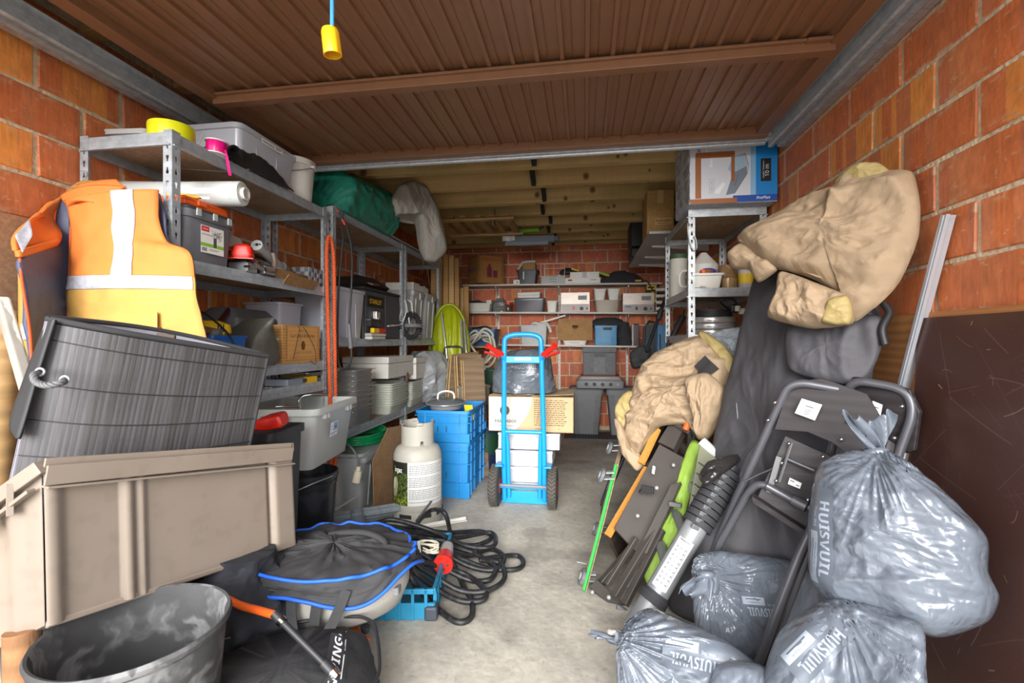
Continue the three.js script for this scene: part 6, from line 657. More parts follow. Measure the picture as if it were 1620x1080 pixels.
{ // telescopic ladder
  const l = thing('telescopic_ladder', 'grey telescopic ladder with stacked black collars leaning by the rubbish bags', 'ladder', [0, 0, 0]);
  const A = V(...[0.176, 0.02, -1.728]), B = V(...[0.553, 0.556, -1.927]), al = mat('#95989c', { rough: 0.4, metal: 0.3 }), at = (t) => A.clone().lerp(B, t).toArray();
  part(l, 'tube_wall', rod(at(0), at(0.66), 0.044, 32, 0.042), al); part(l, 'tube_wall', rod(at(0.02), at(0.20), 0.036, 32), al); part(l, 'collar', [rod(at(0.17), at(0.215), 0.053, 32), rod(at(0.215), at(0.23), 0.048, 32)], M.rubber);
  for (let i = 0; i < 9; i++) { const t = 0.64 + i * 0.04; part(l, 'collar', [rod(at(t), at(t + 0.034), 0.056, 32, 0.054)], M.rubber); part(l, 'release_button', (() => { const p = V(...at(t + 0.017)); return mv(bx(0.03, 0.018, 0.014, 0, 0, 0, 0.004), p.x - 0.02, p.y + 0.005, p.z + 0.05, 0, 0.3, -0.5); })(), M.dgrey); }
  const far = [0.36, 0, -0.16]; part(l, 'tube_wall', rod([A.x + 0.0, 0.02, A.z - 0.32], [B.x + 0.02, B.y - 0.02, B.z - 0.32], 0.04, 20), al); part(l, 'end_cap', rod(at(1.0), at(1.03), 0.05, 32), M.black);
  for (const t of [0.35, 0.55, 0.75, 0.95]) { const p = V(...at(t)); part(l, 'rung', rod([p.x, p.y, p.z - 0.03], [p.x + 0.01, p.y, p.z - 0.3], 0.02, 14), al); }
  const mesh = l.children[0]; decal(l, mesh, at(0.27), at(0.56), 0.055, [-0.35, 0.2, 0.9], flat(canvasTex(512, 128, (c, w, h) => { c.fillStyle = '#cdcdcd'; c.fillRect(0, 0, w, h); c.fillStyle = '#222'; c.fillRect(w - 20, 14, 9, 84); const r = rng(6); for (let i = 0; i < 9; i++) for (let j = 0; j < 3; j++) { c.strokeStyle = '#444'; c.lineWidth = 2; c.strokeRect(40 + i * 46, 14 + j * 36, 34, 26); c.fillStyle = '#333'; c.fillRect(48 + i * 46 + r() * 8, 18 + j * 36, 6, 18); c.fillRect(58 + i * 46, 22 + j * 36 + r() * 8, 10, 4); } }), { roughness: 0.4 }), 'safety_label', 18, 8);
  const w = thing('wrapped_bundle', 'shiny black plastic wrapped bundle resting on top of the ladder collars', 'bundle', [0, 0, 0]); part(w, 'wrapping', pillow([[0.429, 0.55, -1.868], [0.475, 0.603, -1.895], [0.584, 0.622, -1.932], [0.595, 0.603, -1.914], [0.53, 0.572, -1.863], [0.447, 0.527, -1.82]], 0.03, [-0.4, 0.3, 0.85], { seed: 71, amp: 0.01, f: 12, n: 80, rings: 14 }), mat('#2e2c2c', { rough: 0.2, bump: 'wrinkle', brep: 4, bs: 0.006 }));
  const p = thing('metal_plank', 'olive grey metal plank with rivets leaning behind the lime bag', 'plank', [0, 0, 0]); part(p, 'plank', slab([[0.41, 0.336, -1.986], [0.49, 0.628, -2.1], [0.563, 0.593, -2.05], [0.566, 0.501, -1.99], [0.461, 0.302, -1.933]], 0.02), mat('#6f725d', { rough: 0.5, metal: 0.2 })); part(p, 'groove', [0.15, 0.3, 0.45, 0.6, 0.75].map((t) => bar(V(...[0.41, 0.354, -1.966]).lerp(V(...[0.49, 0.624, -2.079]), t).toArray(), V(...[0.459, 0.325, -1.918]).lerp(V(...[0.563, 0.577, -2.03]), t).toArray(), 0.003, 0.003)), M.dark); part(p, 'rivet', [0.1, 0.25, 0.4, 0.55, 0.7, 0.85].flatMap((t) => [0].map(() => mv(new THREE.SphereGeometry(0.004, 8, 6), ...V(...[0.423, 0.365, -1.958]).lerp(V(...[0.512, 0.604, -2.063]), t).toArray()))), M.zinc); part(p, 'end_cap', rod([0.495, 0.633, -2.1], [0.571, 0.557, -2.041], 0.022, 14), M.lgrey);
}
{ // lime bag and folded trestle
  const g = thing('lime_bag', 'bright lime green nylon bag hanging behind the black trestle', 'bag', [0, 0, 0]); part(g, 'bag_skin', pillow([[0.498, 0.593, -2.303], [0.527, 0.578, -2.257], [0.476, 0.414, -2.178], [0.426, 0.317, -2.09], [0.358, 0.19, -2.029], [0.296, 0.087, -1.989], [0.26, 0.061, -1.983], [0.237, 0.107, -2.04], [0.267, 0.174, -2.116], [0.355, 0.315, -2.2], [0.439, 0.451, -2.294]], 0.03, [-0.5, 0.15, 0.85], { seed: 81, amp: 0.016, f: 9, dir: [1.6, 0.5], n: 140, rings: 24 }), mat('#9abf4e', { rough: 0.6, bump: 'wrinkle', brep: 3, bs: 0.004 }));
  const t = thing('folding_trestle', 'folded black plastic trestle with an orange tip leaning under the tan cover', 'trestle', [0, 0, 0]), k = mat('#46413e', { rough: 0.45, rep: 3 });
  part(t, 'main_beam', slab([[0.136, 0.214, -2.146], [0.36, 0.553, -2.343], [0.464, 0.506, -2.278], [0.412, 0.401, -2.209], [0.215, 0.172, -2.037]], 0.05), k); part(t, 'top_beam', slab([[0.361, 0.558, -2.363], [0.426, 0.646, -2.414], [0.475, 0.62, -2.36], [0.425, 0.532, -2.312]], 0.05), k); part(t, 'second_beam', slab([[0.229, 0.191, -2.019], [0.378, 0.425, -2.143], [0.42, 0.439, -2.139], [0.351, 0.317, -2.078], [0.256, 0.178, -1.993]], 0.035), k);
  part(t, 'leg', [bar([0.204, 0.176, -2.076], [0.036, -0.005, -2.019], 0.03, 0.022, 0.004), slab([[0.022, 0.019, -2.002], [0.054, 0.043, -2.022], [0.165, -0.008, -1.938], [0.128, -0.009, -1.907]], 0.03)], k); part(t, 'leg', [bar([0.38, 0.371, -2.123], [0.118, 0.045, -1.9], 0.03, 0.03, 0.004)], k); part(t, 'leg', [bar([0.326, 0.263, -2.054], [0.157, 0.02, -1.896], 0.026, 0.024, 0.004)], k); part(t, 'leg', [bar([0.218, 0.222, -2.057], [0.091, 0.056, -1.967], 0.02, 0.02, 0.004)], k);
  part(t, 'foot', rod([0.128, 0.008, -1.904], [0.162, -0.01, -1.897], 0.012, 10), M.dgrey); part(t, 'handle', [bar([0.431, 0.666, -2.374], [0.492, 0.632, -2.302], 0.025, 0.025, 0.008)], k); part(t, 'tip', rod([0.468, 0.644, -2.299], [0.491, 0.69, -2.312], 0.014, 16, 0.02), M.orange); part(t, 'handle_slot', [bar([0.252, 0.405, -2.154], [0.3, 0.405, -2.126], 0.012, 0.03, 0.003), bar([0.243, 0.384, -2.148], [0.266, 0.41, -2.156], 0.012, 0.012)], M.black);
  for (const p of [[0.236, 0.307, -2.081], [0.105, 0.053, -1.883], [0.318, 0.424, -2.103], [0.41, 0.493, -2.229], [0.043, 0.014, -1.985]]) part(t, 'bolt', mv(new THREE.SphereGeometry(0.009, 10, 8), p[0] - 0.01, p[1] + 0.005, p[2] + 0.012), M.zinc); qprint(t, 'label', [[0.301, 0.464, -2.192], [0.311, 0.461, -2.183], [0.318, 0.493, -2.195], [0.308, 0.496, -2.203]], M.white); part(t, 'clamp_knob', [bar([0.355, 0.372, -2.069], [0.402, 0.371, -2.046], 0.02, 0.02, 0.005)], M.dgrey);
}
{ // dolly board on edge, ply offcuts
  const d = thing('furniture_dolly', 'green edged furniture dolly standing on edge with four castor wheels', 'dolly', [0, 0, 0]); const a = [-0.001, 0.005, -2.005], b = [0.152, 0.467, -2.3], c = [b[0] + 0.07, b[1] + 0.01, b[2] - 0.5], e = [a[0] + 0.05, 0.005, a[2] - 0.5];
  part(d, 'deck', slab([a, b, c, e], 0.018), mat('#9a8a6a', { rough: 0.8, map: 'wood', rep: 2 })); part(d, 'edge_trim', bar(a, b, 0.012, 0.02, 0.003), mat('#2fa84a', { rough: 0.45 })); part(d, 'edge_trim', bar(b, c, 0.02, 0.006, 0.002), M.chip);
  for (const p of [[0.004, 0.04, -2.055], [0.072, 0.06, -2.541], [0.092, 0.43, -2.241], [0.148, 0.481, -2.603]]) { const w = part(d, 'castor', [mv(lathe([[0, -0.011], [0.03, -0.011], [0.036, -0.006], [0.036, 0.006], [0.03, 0.011], [0, 0.011]], 24), p[0] - 0.012, p[1], p[2], 0.15, 0, 1.2)], M.dgrey); part(w, 'wheel_hub', [mv(cyl(0.016, 0.016, 0.026, 0, 0, 0, 16), p[0] - 0.012, p[1], p[2], 0.15, 0, 1.2)], M.lgrey); part(w, 'fork', [bar([p[0] - 0.012, p[1] + 0.014, p[2]], [p[0] + 0.045, p[1] + 0.018, p[2]], 0.03, 0.004), bar([p[0] - 0.012, p[1] - 0.014, p[2]], [p[0] + 0.045, p[1] - 0.01, p[2]], 0.03, 0.004), bar([p[0] + 0.045, p[1] - 0.03, p[2]], [p[0] + 0.045, p[1] + 0.03, p[2]], 0.05, 0.005)], M.zinc); }
  const ed = mat('#d79a4a', { rough: 0.7, map: 'wood', rep: [2, 6] }), fl = mat('#3a322c', { rough: 0.6, map: 'wood' });
  [['film-faced plywood offcut with a pale upper edge, longer of two beside the trestle', [963,846,2.12], [1024,742,2.24], [0.1, 0.0, -0.35]], ['film-faced plywood offcut with a pale upper edge, shorter of two under the cover', [1014,733,2.25], [1038,680,2.32], [0.12, 0.0, -0.3]]].forEach(([l, p, q, o], i) => { const s = thing('plywood_offcut', l, 'plywood', [0, 0, 0]); const A = i ? [0.269, 0.473, -2.318] : [0.103, 0.18, -2.161], B = i ? [0.358, 0.627, -2.403] : [0.297, 0.455, -2.313], ad = (v, w) => v.map((t, j) => t + w[j]); part(s, 'pale_edge', bar(A, B, 0.03, 0.02, 0.001), ed); part(s, 'panel', slab([ad(A, [0.008, -0.004, -0.012]), ad(B, [0.008, -0.004, -0.012]), ad(ad(B, o), [0.008, 0, 0]), ad(ad(A, o), [0.008, 0, 0])], 0.018), fl); if (!i) part(s, 'panel', slab([ad(A, [0.05, -0.12, -0.05]), A, ad(A, [0.12, 0, -0.3]), ad(A, [0.16, -0.12, -0.3])], 0.012), fl); });
  const k = thing('tripod_stand', 'folded black tripod stand leaning behind the green dolly', 'tripod', [0, 0, 0]); part(k, 'leg', rod([0.262, 0.533, -2.672], [0.13, 0.217, -2.651], 0.012, 10), M.black); part(k, 'leg', rod([0.229, 0.529, -2.687], [0.095, 0.164, -2.646], 0.01, 10), M.black); part(k, 'foot', rod([0.13, 0.234, -2.651], [0.102, 0.146, -2.647], 0.018, 12), M.black); part(k, 'pole', rod([0.102, 0.146, -2.647], [0.089, 0.02, -2.654], 0.01, 10), M.black);
  const pa = thing('paper_scrap', 'crumpled white paper scrap on the floor beside the rubbish bags', 'paper', [0, 0, 0]); part(pa, 'paper', pillow([[0.08, 0.012, -1.726], [0.108, 0.012, -1.738], [0.146, 0.012, -1.718], [0.133, 0.012, -1.662], [0.095, 0.012, -1.677]], 0.01, [0, 1, 0], { seed: 9, amp: 0.006, f: 30, n: 50, rings: 8 }), M.white);
  const sh = thing('metal_shard', 'small pale metal offcut on the floor near the dolly castors', 'offcut', [-0.011, 0.002, -2.262]); part(sh, 'strip', mv(bx(0.05, 0.003, 0.008, 0, 0.0015, 0), 0, 0, 0, 0, -0.3, 0), M.lgrey);
}
{ // rubbish bags
  const bagM = mat('#656c76', { rough: 0.24, map: null, bump: 'wrinkle', brep: 2, bs: 0.012, phys: { clearcoat: 0.35, clearcoatRoughness: 0.12 } });
  const print = (draw) => flat(canvasTex(512, 192, (c, w, h) => { c.fillStyle = '#656c76'; c.fillRect(0, 0, w, h); c.fillStyle = '#a0aab7'; draw(c, w, h); }), { roughness: 0.25 });
  const words = print((c, w, h) => { c.font = 'bold 84px sans-serif'; c.textAlign = 'center'; c.fillText('HUISVUIL', w / 2, 84, 490); c.font = '26px sans-serif'; c.fillText('max. 9kg', w * 0.3, 30 + 90); c.fillRect(230, 104, 260, 58); c.fillStyle = '#5c626c'; c.font = '18px sans-serif'; c.fillText('www.limburg.net', 360, 128); c.fillRect(270, 142, 180, 8); });
  const knot = (b, p, s, dir, seed) => { const [x, y, z] = p; part(b, 'knot', [mv(new THREE.TorusGeometry(0.016 * s, 0.011 * s, 10, 20), x, y, z, 1.2, 0.3, 0), mv(new THREE.SphereGeometry(0.018 * s, 14, 10), x, y - 0.008 * s, z)], bagM); for (const k of [1, -1]) part(b, 'tie_end', sheet(14, 14, (u, v) => { const w = (u - 0.5) * 0.07 * s * (0.25 + 0.9 * Math.sin(v * 2.4)), L = v * 0.085 * s; return [x + dir[0] * L + k * (0.4 * L) + w * 0.8, y + dir[1] * L + w * 0.35 * k + 0.008 * s * Math.sin(u * 14 + seed), z + dir[2] * L + 0.014 * s * Math.sin(u * 9 + v * 3 + k)]; }, 0.0015), bagM); };
  const B = (label, out, depth, nrm, o, kp, ks, kd) => { const b = thing('rubbish_bag', label, 'rubbish bag', [0, 0, 0]); const m = part(b, 'bag_skin', pillow(out, depth, nrm, { n: 220, rings: 50, amp: 0.022, f: 4.5, pow: 0.42, ...o }), bagM); if (kp) knot(b, kp, ks, kd, o.seed); return [b, m]; };
  let [b, m] = B('largest grey rubbish bag, knotted at the top, lying on another bag', [[0.672, 0.707, -1.46], [0.775, 0.767, -1.395], [0.805, 0.752, -1.309], [0.845, 0.696, -1.244], [0.891, 0.62, -1.2], [0.887, 0.547, -1.19], [0.902, 0.496, -1.182], [0.874, 0.441, -1.178], [0.786, 0.39, -1.194], [0.709, 0.39, -1.263], [0.644, 0.368, -1.334], [0.614, 0.411, -1.39], [0.631, 0.539, -1.444]], 0.12, [-0.5, 0.42, 0.75], { seed: 91, dir: [0.55, 1.7], pleat: [{ p: [0.739, 0.765, -1.329], amp: 0.016, k: 7, r: 0.12 }], back: 0.45 }, [0.749, 0.771, -1.345], 1.15, [-0.25, 1, 0.05]); decal(b, m, [0.623, 0.671, -1.361], [0.602, 0.428, -1.307], 0.09, [-0.8, 0.2, 0.6], words, 'printing', 18, 6);
  [b, m] = B('grey rubbish bag under the largest one, printed near its top', [[0.595, 0.376, -1.327], [0.655, 0.414, -1.295], [0.744, 0.423, -1.188], [0.718, 0.357, -1.123], [0.714, 0.212, -1.102], [0.727, 0.01, -1.161], [0.534, 0.01, -1.16], [0.399, 0.01, -1.201], [0.438, 0.206, -1.252], [0.501, 0.302, -1.312]], 0.13, [-0.35, 0.5, 0.8], { seed: 95, dir: [1.5, 0.6], pleat: [{ p: [0.596, 0.443, -1.205], amp: 0.018, k: 7, r: 0.14 }] }); decal(b, m, [0.569, 0.443, -1.151], [0.475, 0.29, -1.187], 0.08, [-0.35, 0.5, 0.8], words, 'printing', 18, 6);
  [b, m] = B('grey rubbish bag with a gathered knot below the ladder and chair legs', [[0.38, 0.305, -1.698], [0.467, 0.317, -1.752], [0.611, 0.302, -1.774], [0.748, 0.275, -1.796], [0.814, 0.218, -1.785], [0.791, 0.086, -1.762], [0.666, 0.014, -1.702], [0.542, 0.001, -1.632], [0.453, 0.04, -1.629], [0.378, 0.084, -1.647], [0.371, 0.184, -1.676]], 0.09, [-0.4, 0.45, 0.8], { seed: 99, dir: [1, 1], pleat: [{ p: [0.393, 0.295, -1.609], amp: 0.022, k: 9, r: 0.13 }] }, [0.389, 0.307, -1.593], 1.05, [-0.4, -0.5, 0.5]); decal(b, m, [0.603, 0.237, -1.561], [0.481, 0.23, -1.572], 0.075, [-0.4, 0.45, 0.8], words, 'printing', 14, 6);
  [b, m] = B('grey rubbish bag nearest the open floor with small tied ears', [[0.134, 0.206, -1.458], [0.204, 0.233, -1.499], [0.305, 0.23, -1.444], [0.391, 0.226, -1.376], [0.451, 0.199, -1.335], [0.425, 0.136, -1.28], [0.385, 0.01, -1.298], [0.207, 0.01, -1.28], [0.108, 0.01, -1.372], [0.102, 0.146, -1.412]], 0.085, [-0.35, 0.55, 0.8], { seed: 104, dir: [0.7, 1.5], pleat: [{ p: [0.111, 0.184, -1.414], amp: 0.018, k: 8, r: 0.14 }] }, [0.11, 0.18, -1.413], 0.8, [-0.8, 0.3, 0.3]); decal(b, m, [0.355, 0.253, -1.249], [0.204, 0.233, -1.317], 0.085, [-0.35, 0.55, 0.8], words, 'printing', 18, 6);
  B('small grey rubbish bag wedged between three larger ones at the front', [[0.343, 0.216, -1.288], [0.392, 0.229, -1.295], [0.45, 0.239, -1.264], [0.434, 0.197, -1.201], [0.399, 0.01, -1.201], [0.303, 0.01, -1.22], [0.313, 0.168, -1.263]], 0.05, [-0.3, 0.6, 0.75], { seed: 108, n: 120, rings: 26, dir: [1.2, 1.2] });
}
{ // right rack contents
  const Y = 1.803;
  const bb = thing('awning_box', 'large blue and white printed carton holding a 10 m awning on the right rack', 'carton', [0.785, Y, -2.845], [0, 0.01, 0]);
  part(bb, 'carton', softbox(0.45, 0.395, 0.36, 3, 0.003), mat('#c9d0d8', { rough: 0.55, map: 'board', rep: 2 }), { pos: [0, 0.199, 0] });
  part(bb, 'front_print', plate(0.446, 0.39, 0, 0.199, 0.1825), flat(canvasTex(1024, 802, (c, w, h) => {
    c.fillStyle = '#d9dce4'; c.fillRect(0, 0, w, h); c.fillStyle = '#8fc0e6'; c.fillRect(w * 0.70, 0, w * 0.08, h); c.fillStyle = '#1288d6'; c.fillRect(w * 0.76, 0, w * 0.24, h); c.fillStyle = '#1a4fa8'; c.fillRect(w * 0.5, h * 0.91, w * 0.5, h * 0.09);
    c.fillStyle = '#151515'; c.fillRect(w * 0.815, h * 0.42, w * 0.115, h * 0.31); c.save(); c.translate(w * 0.905, h * 0.70); c.rotate(-Math.PI / 2); c.fillStyle = '#fff'; c.font = '62px sans-serif'; c.fillText('10 m', 24, 0); c.font = '24px sans-serif'; c.fillText('Length / longueur :', 10, -54, 200); c.restore();
    c.save(); c.translate(w * 0.13, h * 0.52); c.rotate(-Math.PI / 2); c.fillStyle = '#1d55b0'; c.font = 'bold 70px sans-serif'; c.fillText('ProPlus', 90, 0); c.fillStyle = '#f6f8fa'; c.font = 'bold 46px sans-serif'; c.fillText('Deluxe', 110, 80); c.fillText('Beschu', 10, 140); c.restore();
    c.save(); c.translate(w * 0.27, h * 0.86); c.rotate(-Math.PI / 2); c.strokeStyle = '#8a98a8'; c.lineWidth = 3; c.strokeRect(0, -40, 150, 56); c.fillStyle = '#8a98a8'; c.font = '36px sans-serif'; c.fillText('300 cm', 12, 0); c.restore();
    c.fillStyle = '#7c8794'; c.beginPath(); c.moveTo(w * 0.42, h * 0.9); c.lineTo(w * 0.5, h * 0.6); c.lineTo(w * 0.66, h * 0.5); c.lineTo(w * 0.66, h * 0.62); c.lineTo(w * 0.52, h * 0.88); c.fill(); c.fillStyle = '#a9c2d6'; c.beginPath(); c.moveTo(w * 0.44, h * 0.55); c.lineTo(w * 0.5, h * 0.38); c.lineTo(w * 0.64, h * 0.34); c.lineTo(w * 0.68, h * 0.5); c.lineTo(w * 0.5, h * 0.6); c.fill(); c.strokeStyle = '#3c4650'; c.lineWidth = 4; c.beginPath(); c.moveTo(w * 0.5, h * 0.38); c.lineTo(w * 0.64, h * 0.34); c.lineTo(w * 0.68, h * 0.5); c.lineTo(w * 0.66, h * 0.62); c.lineTo(w * 0.52, h * 0.88); c.moveTo(w * 0.56, h * 0.62); c.lineTo(w * 0.52, h * 0.78); c.stroke(); c.fillStyle = '#eef2f5'; c.beginPath(); c.moveTo(w * 0.28, h * 0.86); c.lineTo(w * 0.38, h * 0.72); c.lineTo(w * 0.42, h * 0.74); c.lineTo(w * 0.34, h * 0.88); c.fill();
    c.save(); c.translate(w * 0.82, h * 0.98); c.scale(-1, 1); c.rotate(Math.PI); c.scale(-1, 1); c.rotate(Math.PI); c.fillStyle = '#dfe8f2'; c.font = 'italic bold 44px sans-serif'; c.fillText('ProPlus', -60, -8); c.restore();
  }), { roughness: 0.5 }));
  const tp = mat('#a5673a', { rough: 0.35, map: null }); part(bb, 'packing_tape', [bx(0.2, 0.032, 0.001, -0.09, 0.262, 0.1835), bx(0.03, 0.24, 0.001, -0.178, 0.15, 0.1836), bx(0.018, 0.15, 0.001, 0.0, 0.19, 0.1836), bx(0.24, 0.026, 0.001, -0.1, 0.014, 0.1836)], tp); part(bb, 'bubble_film', sheet(16, 20, (u, v) => [-0.23 + 0.006 * rg(u * 4, v * 5, 3), 0.01 + v * 0.38, 0.185 - u * 0.36], 0.002), mat('#b9bcc2', { rough: 0.25, tr: 0.4, map: null, bump: 'wrinkle', brep: 5, bs: 0.004 }));
  const Y2 = 1.357; const W = M.white;
  const c1 = thing('plastic_canister', 'cream plastic canister with green lid at the far left of the middle shelf', 'canister', [0.645, Y2, -3.38]); part(c1, 'canister_body', lathe([[0, 0], [0.055, 0], [0.058, 0.004], [0.058, 0.27], [0.05, 0.275], [0, 0.275]], 28), M.offwhite); part(c1, 'lid', lathe([[0.05, 0.275], [0.06, 0.275], [0.06, 0.30], [0, 0.302]], 28), mat('#3c5c3c'));
  const c2 = thing('spouted_jug', 'large white plastic jug with a sloping spout behind the rack post', 'jug', [0.755, Y2, -3.16]); part(c2, 'jug_wall', lathe([[0, 0], [0.085, 0], [0.09, 0.01], [0.09, 0.19], [0.02, 0.27], [0.018, 0.27], [0.086, 0.188], [0.086, 0.01], [0, 0.006]], 36), W); part(c2, 'handle', tube([[-0.085, 0.05, 0.03], [-0.15, 0.06, 0.05], [-0.15, 0.14, 0.05], [-0.085, 0.16, 0.03]], 0.009, 24, 8), W);
  const c3 = thing('clear_bowl', 'frosted clear plastic bowl upturned behind the white storage tub', 'bowl', [0.86, Y2, -3.08]); part(c3, 'bowl_wall', lathe([[0.11, 0], [0.105, 0.1], [0.07, 0.15], [0, 0.165], [0, 0.161], [0.068, 0.146], [0.101, 0.099], [0.106, 0]], 32), M.milky);
  const c4 = thing('storage_tub', 'small white open tub holding a purple tape roll on the right rack', 'tub', [0.69, Y2, -2.86]); part(c4, 'tub_body', tub(0.17, 0.13, 0.09, { bw: 0.14, bd: 0.11, r: 0.015 }), W); 
  const ta = thing('tape_roll', 'purple tape roll resting in the small white tub', 'tape roll', [0.71, Y2 + 0.10, -2.87], [0.5, 0.4, 0.35]); part(ta, 'tape', lathe([[0.03, -0.012], [0.045, -0.012], [0.045, 0.012], [0.03, 0.012], [0.03, -0.012]], 32), mat('#5a2fb0', { rough: 0.35 })); part(ta, 'core', lathe([[0.027, -0.012], [0.03, -0.012], [0.03, 0.012], [0.027, 0.012], [0.027, -0.012]], 28), M.card);
  const or = thing('bottle_stopper', 'small orange plastic cap in front of the purple tape', 'cap', [0.675, Y2 + 0.092, -2.83]); part(or, 'cap_body', lathe([[0, 0], [0.018, 0], [0.016, 0.022], [0, 0.024]], 16), M.orange);
  const ke = thing('key_bunch', 'small bunch of metal keys lying before the white tub', 'keys', [0.665, Y2 + 0.001, -2.775]); part(ke, 'ring', mv(new THREE.TorusGeometry(0.012, 0.0015, 6, 20), 0, 0.004, 0, Math.PI / 2, 0, 0), M.chrome); for (let i = 0; i < 4; i++) part(ke, 'key', mv(bx(0.045, 0.002, 0.009, 0.025, 0, 0), 0.01 * i - 0.02, 0.004 + 0.002 * i, 0, 0, i * 1.3, 0), i % 2 ? M.steel : mat('#8a6a3a', { metal: 0.5, rough: 0.4 }));
  const cn = thing('tin_can', 'small open brass coloured tin beside the white tub', 'tin', [0.815, Y2, -2.83]); part(cn, 'can_wall', lathe([[0, 0], [0.04, 0], [0.041, 0.003], [0.041, 0.06], [0.038, 0.06], [0.038, 0.004], [0, 0.004]], 28), mat('#a58e68', { rough: 0.35, metal: 0.4 }));
  const bn = thing('nut_bag', 'clear bag of brown nuts behind the brass tin', 'bag', [0.83, Y2, -2.93]); part(bn, 'bag_skin', soft(0.13, 0.09, 0.15, { e: 0.8, prof: (t) => Math.cos(t * 1.1), amp: 0.012, f: 16, seed: 2, n: 48, m: 24 }), mat('#8a6a48', { rough: 0.3, bump: 'wrinkle', brep: 6, bs: 0.006 }));
  const ob = thing('oil_bottle', 'clear plastic bottle of yellow oil with yellow cap on the right rack', 'bottle', [0.905, Y2, -2.83]); part(ob, 'bottle_wall', lathe([[0, 0], [0.036, 0], [0.04, 0.006], [0.04, 0.10], [0.036, 0.12], [0.04, 0.14], [0.038, 0.17], [0.03, 0.20], [0.014, 0.235], [0.014, 0.25], [0.012, 0.25]], 32), M.clear); part(ob, 'oil', lathe([[0, 0.003], [0.034, 0.003], [0.038, 0.008], [0.038, 0.098], [0.035, 0.108], [0, 0.108]], 28), mat('#d8b02a', { rough: 0.15, tr: 0.35, map: null })); part(ob, 'cap', lathe([[0.018, 0.236], [0.018, 0.262], [0.015, 0.265], [0, 0.265]], 20), M.yellow); part(ob, 'wrapper', lathe([[0.0405, 0.03], [0.0405, 0.085]], 28), mat('#e2c02c', { rough: 0.5 }));
  const hk = thing('s_hook', 'bent wire hook hanging on the front post of the right rack', 'hook', [0.585, 1.6, -2.752]); part(hk, 'wire', tube([[0.0, 0.11, 0.0], [-0.008, 0.125, 0.004], [-0.014, 0.10, 0.008], [-0.004, 0.02, 0.012], [0.018, -0.03, 0.012], [0.034, -0.015, 0.012], [0.03, 0.03, 0.012], [0.018, 0.05, 0.012]], 0.0035, 50, 6), M.zinc);
  const Y3 = 1.095; for (let i = 0; i < 3; i++) { const p = thing('steel_ring', ['lowest of three stacked steel rings under the cable coil', 'middle of three stacked steel rings under the cable coil', 'uppermost of three stacked steel rings under the cable coil'][i], 'steel ring', [0.75, Y3 + i * 0.036, -2.95]); part(p, 'band', lathe([[0.13, 0], [0.14, 0.002], [0.142, 0.006], [0.138, 0.01], [0.138, 0.026], [0.142, 0.03], [0.14, 0.034], [0.13, 0.035], [0.13, 0]], 48), M.steel); part(p, 'inner_seam', bx(0.002, 0.03, 0.02, 0.1395, 0.018, 0), M.lgrey); }
  const cc = thing('cable_coil', 'black cable coil with a white plug on the stacked steel rings', 'cable', [0.75, Y3 + 0.108, -2.94]); { const p = []; for (let i = 0; i <= 100; i++) { const a = i / 100 * 6.283 * 5; p.push([0.10 * Math.cos(a) * (1 + 0.1 * Math.sin(i * 0.37)), 0.006 + i / 100 * 0.04, 0.09 * Math.sin(a)]); } p.push([0.02, 0.09, 0.1], [0.08, 0.10, 0.11], [0.13, 0.05, 0.09]); part(cc, 'cable_run', tube(p, 0.0055, 360, 7), M.black); part(cc, 'plug', [bx(0.05, 0.035, 0.035, 0.15, 0.03, 0.09, 0.01), cyl(0.016, 0.016, 0.03, 0.115, 0.045, 0.1, 14)], M.offwhite); part(cc, 'connector', bx(0.05, 0.05, 0.05, 0.115, 0.05, 0.04, 0.012), M.black); }
  const cf = thing('clear_film', 'crumpled clear plastic film bundle behind the tan cover', 'plastic film', [0, 0, 0]); part(cf, 'film', pillow([[0.646, 1.077, -2.63], [0.738, 1.12, -2.593], [0.814, 1.13, -2.504], [0.798, 1.044, -2.471], [0.76, 0.951, -2.445], [0.708, 0.901, -2.488], [0.666, 0.994, -2.582]], 0.05, [-0.4, 0.3, 0.85], { seed: 77, amp: 0.03, f: 10, n: 110, rings: 22 }), mat('#bcc4ca', { rough: 0.14, tr: 0.45, map: null, bump: 'wrinkle', brep: 5, bs: 0.008 }));
}

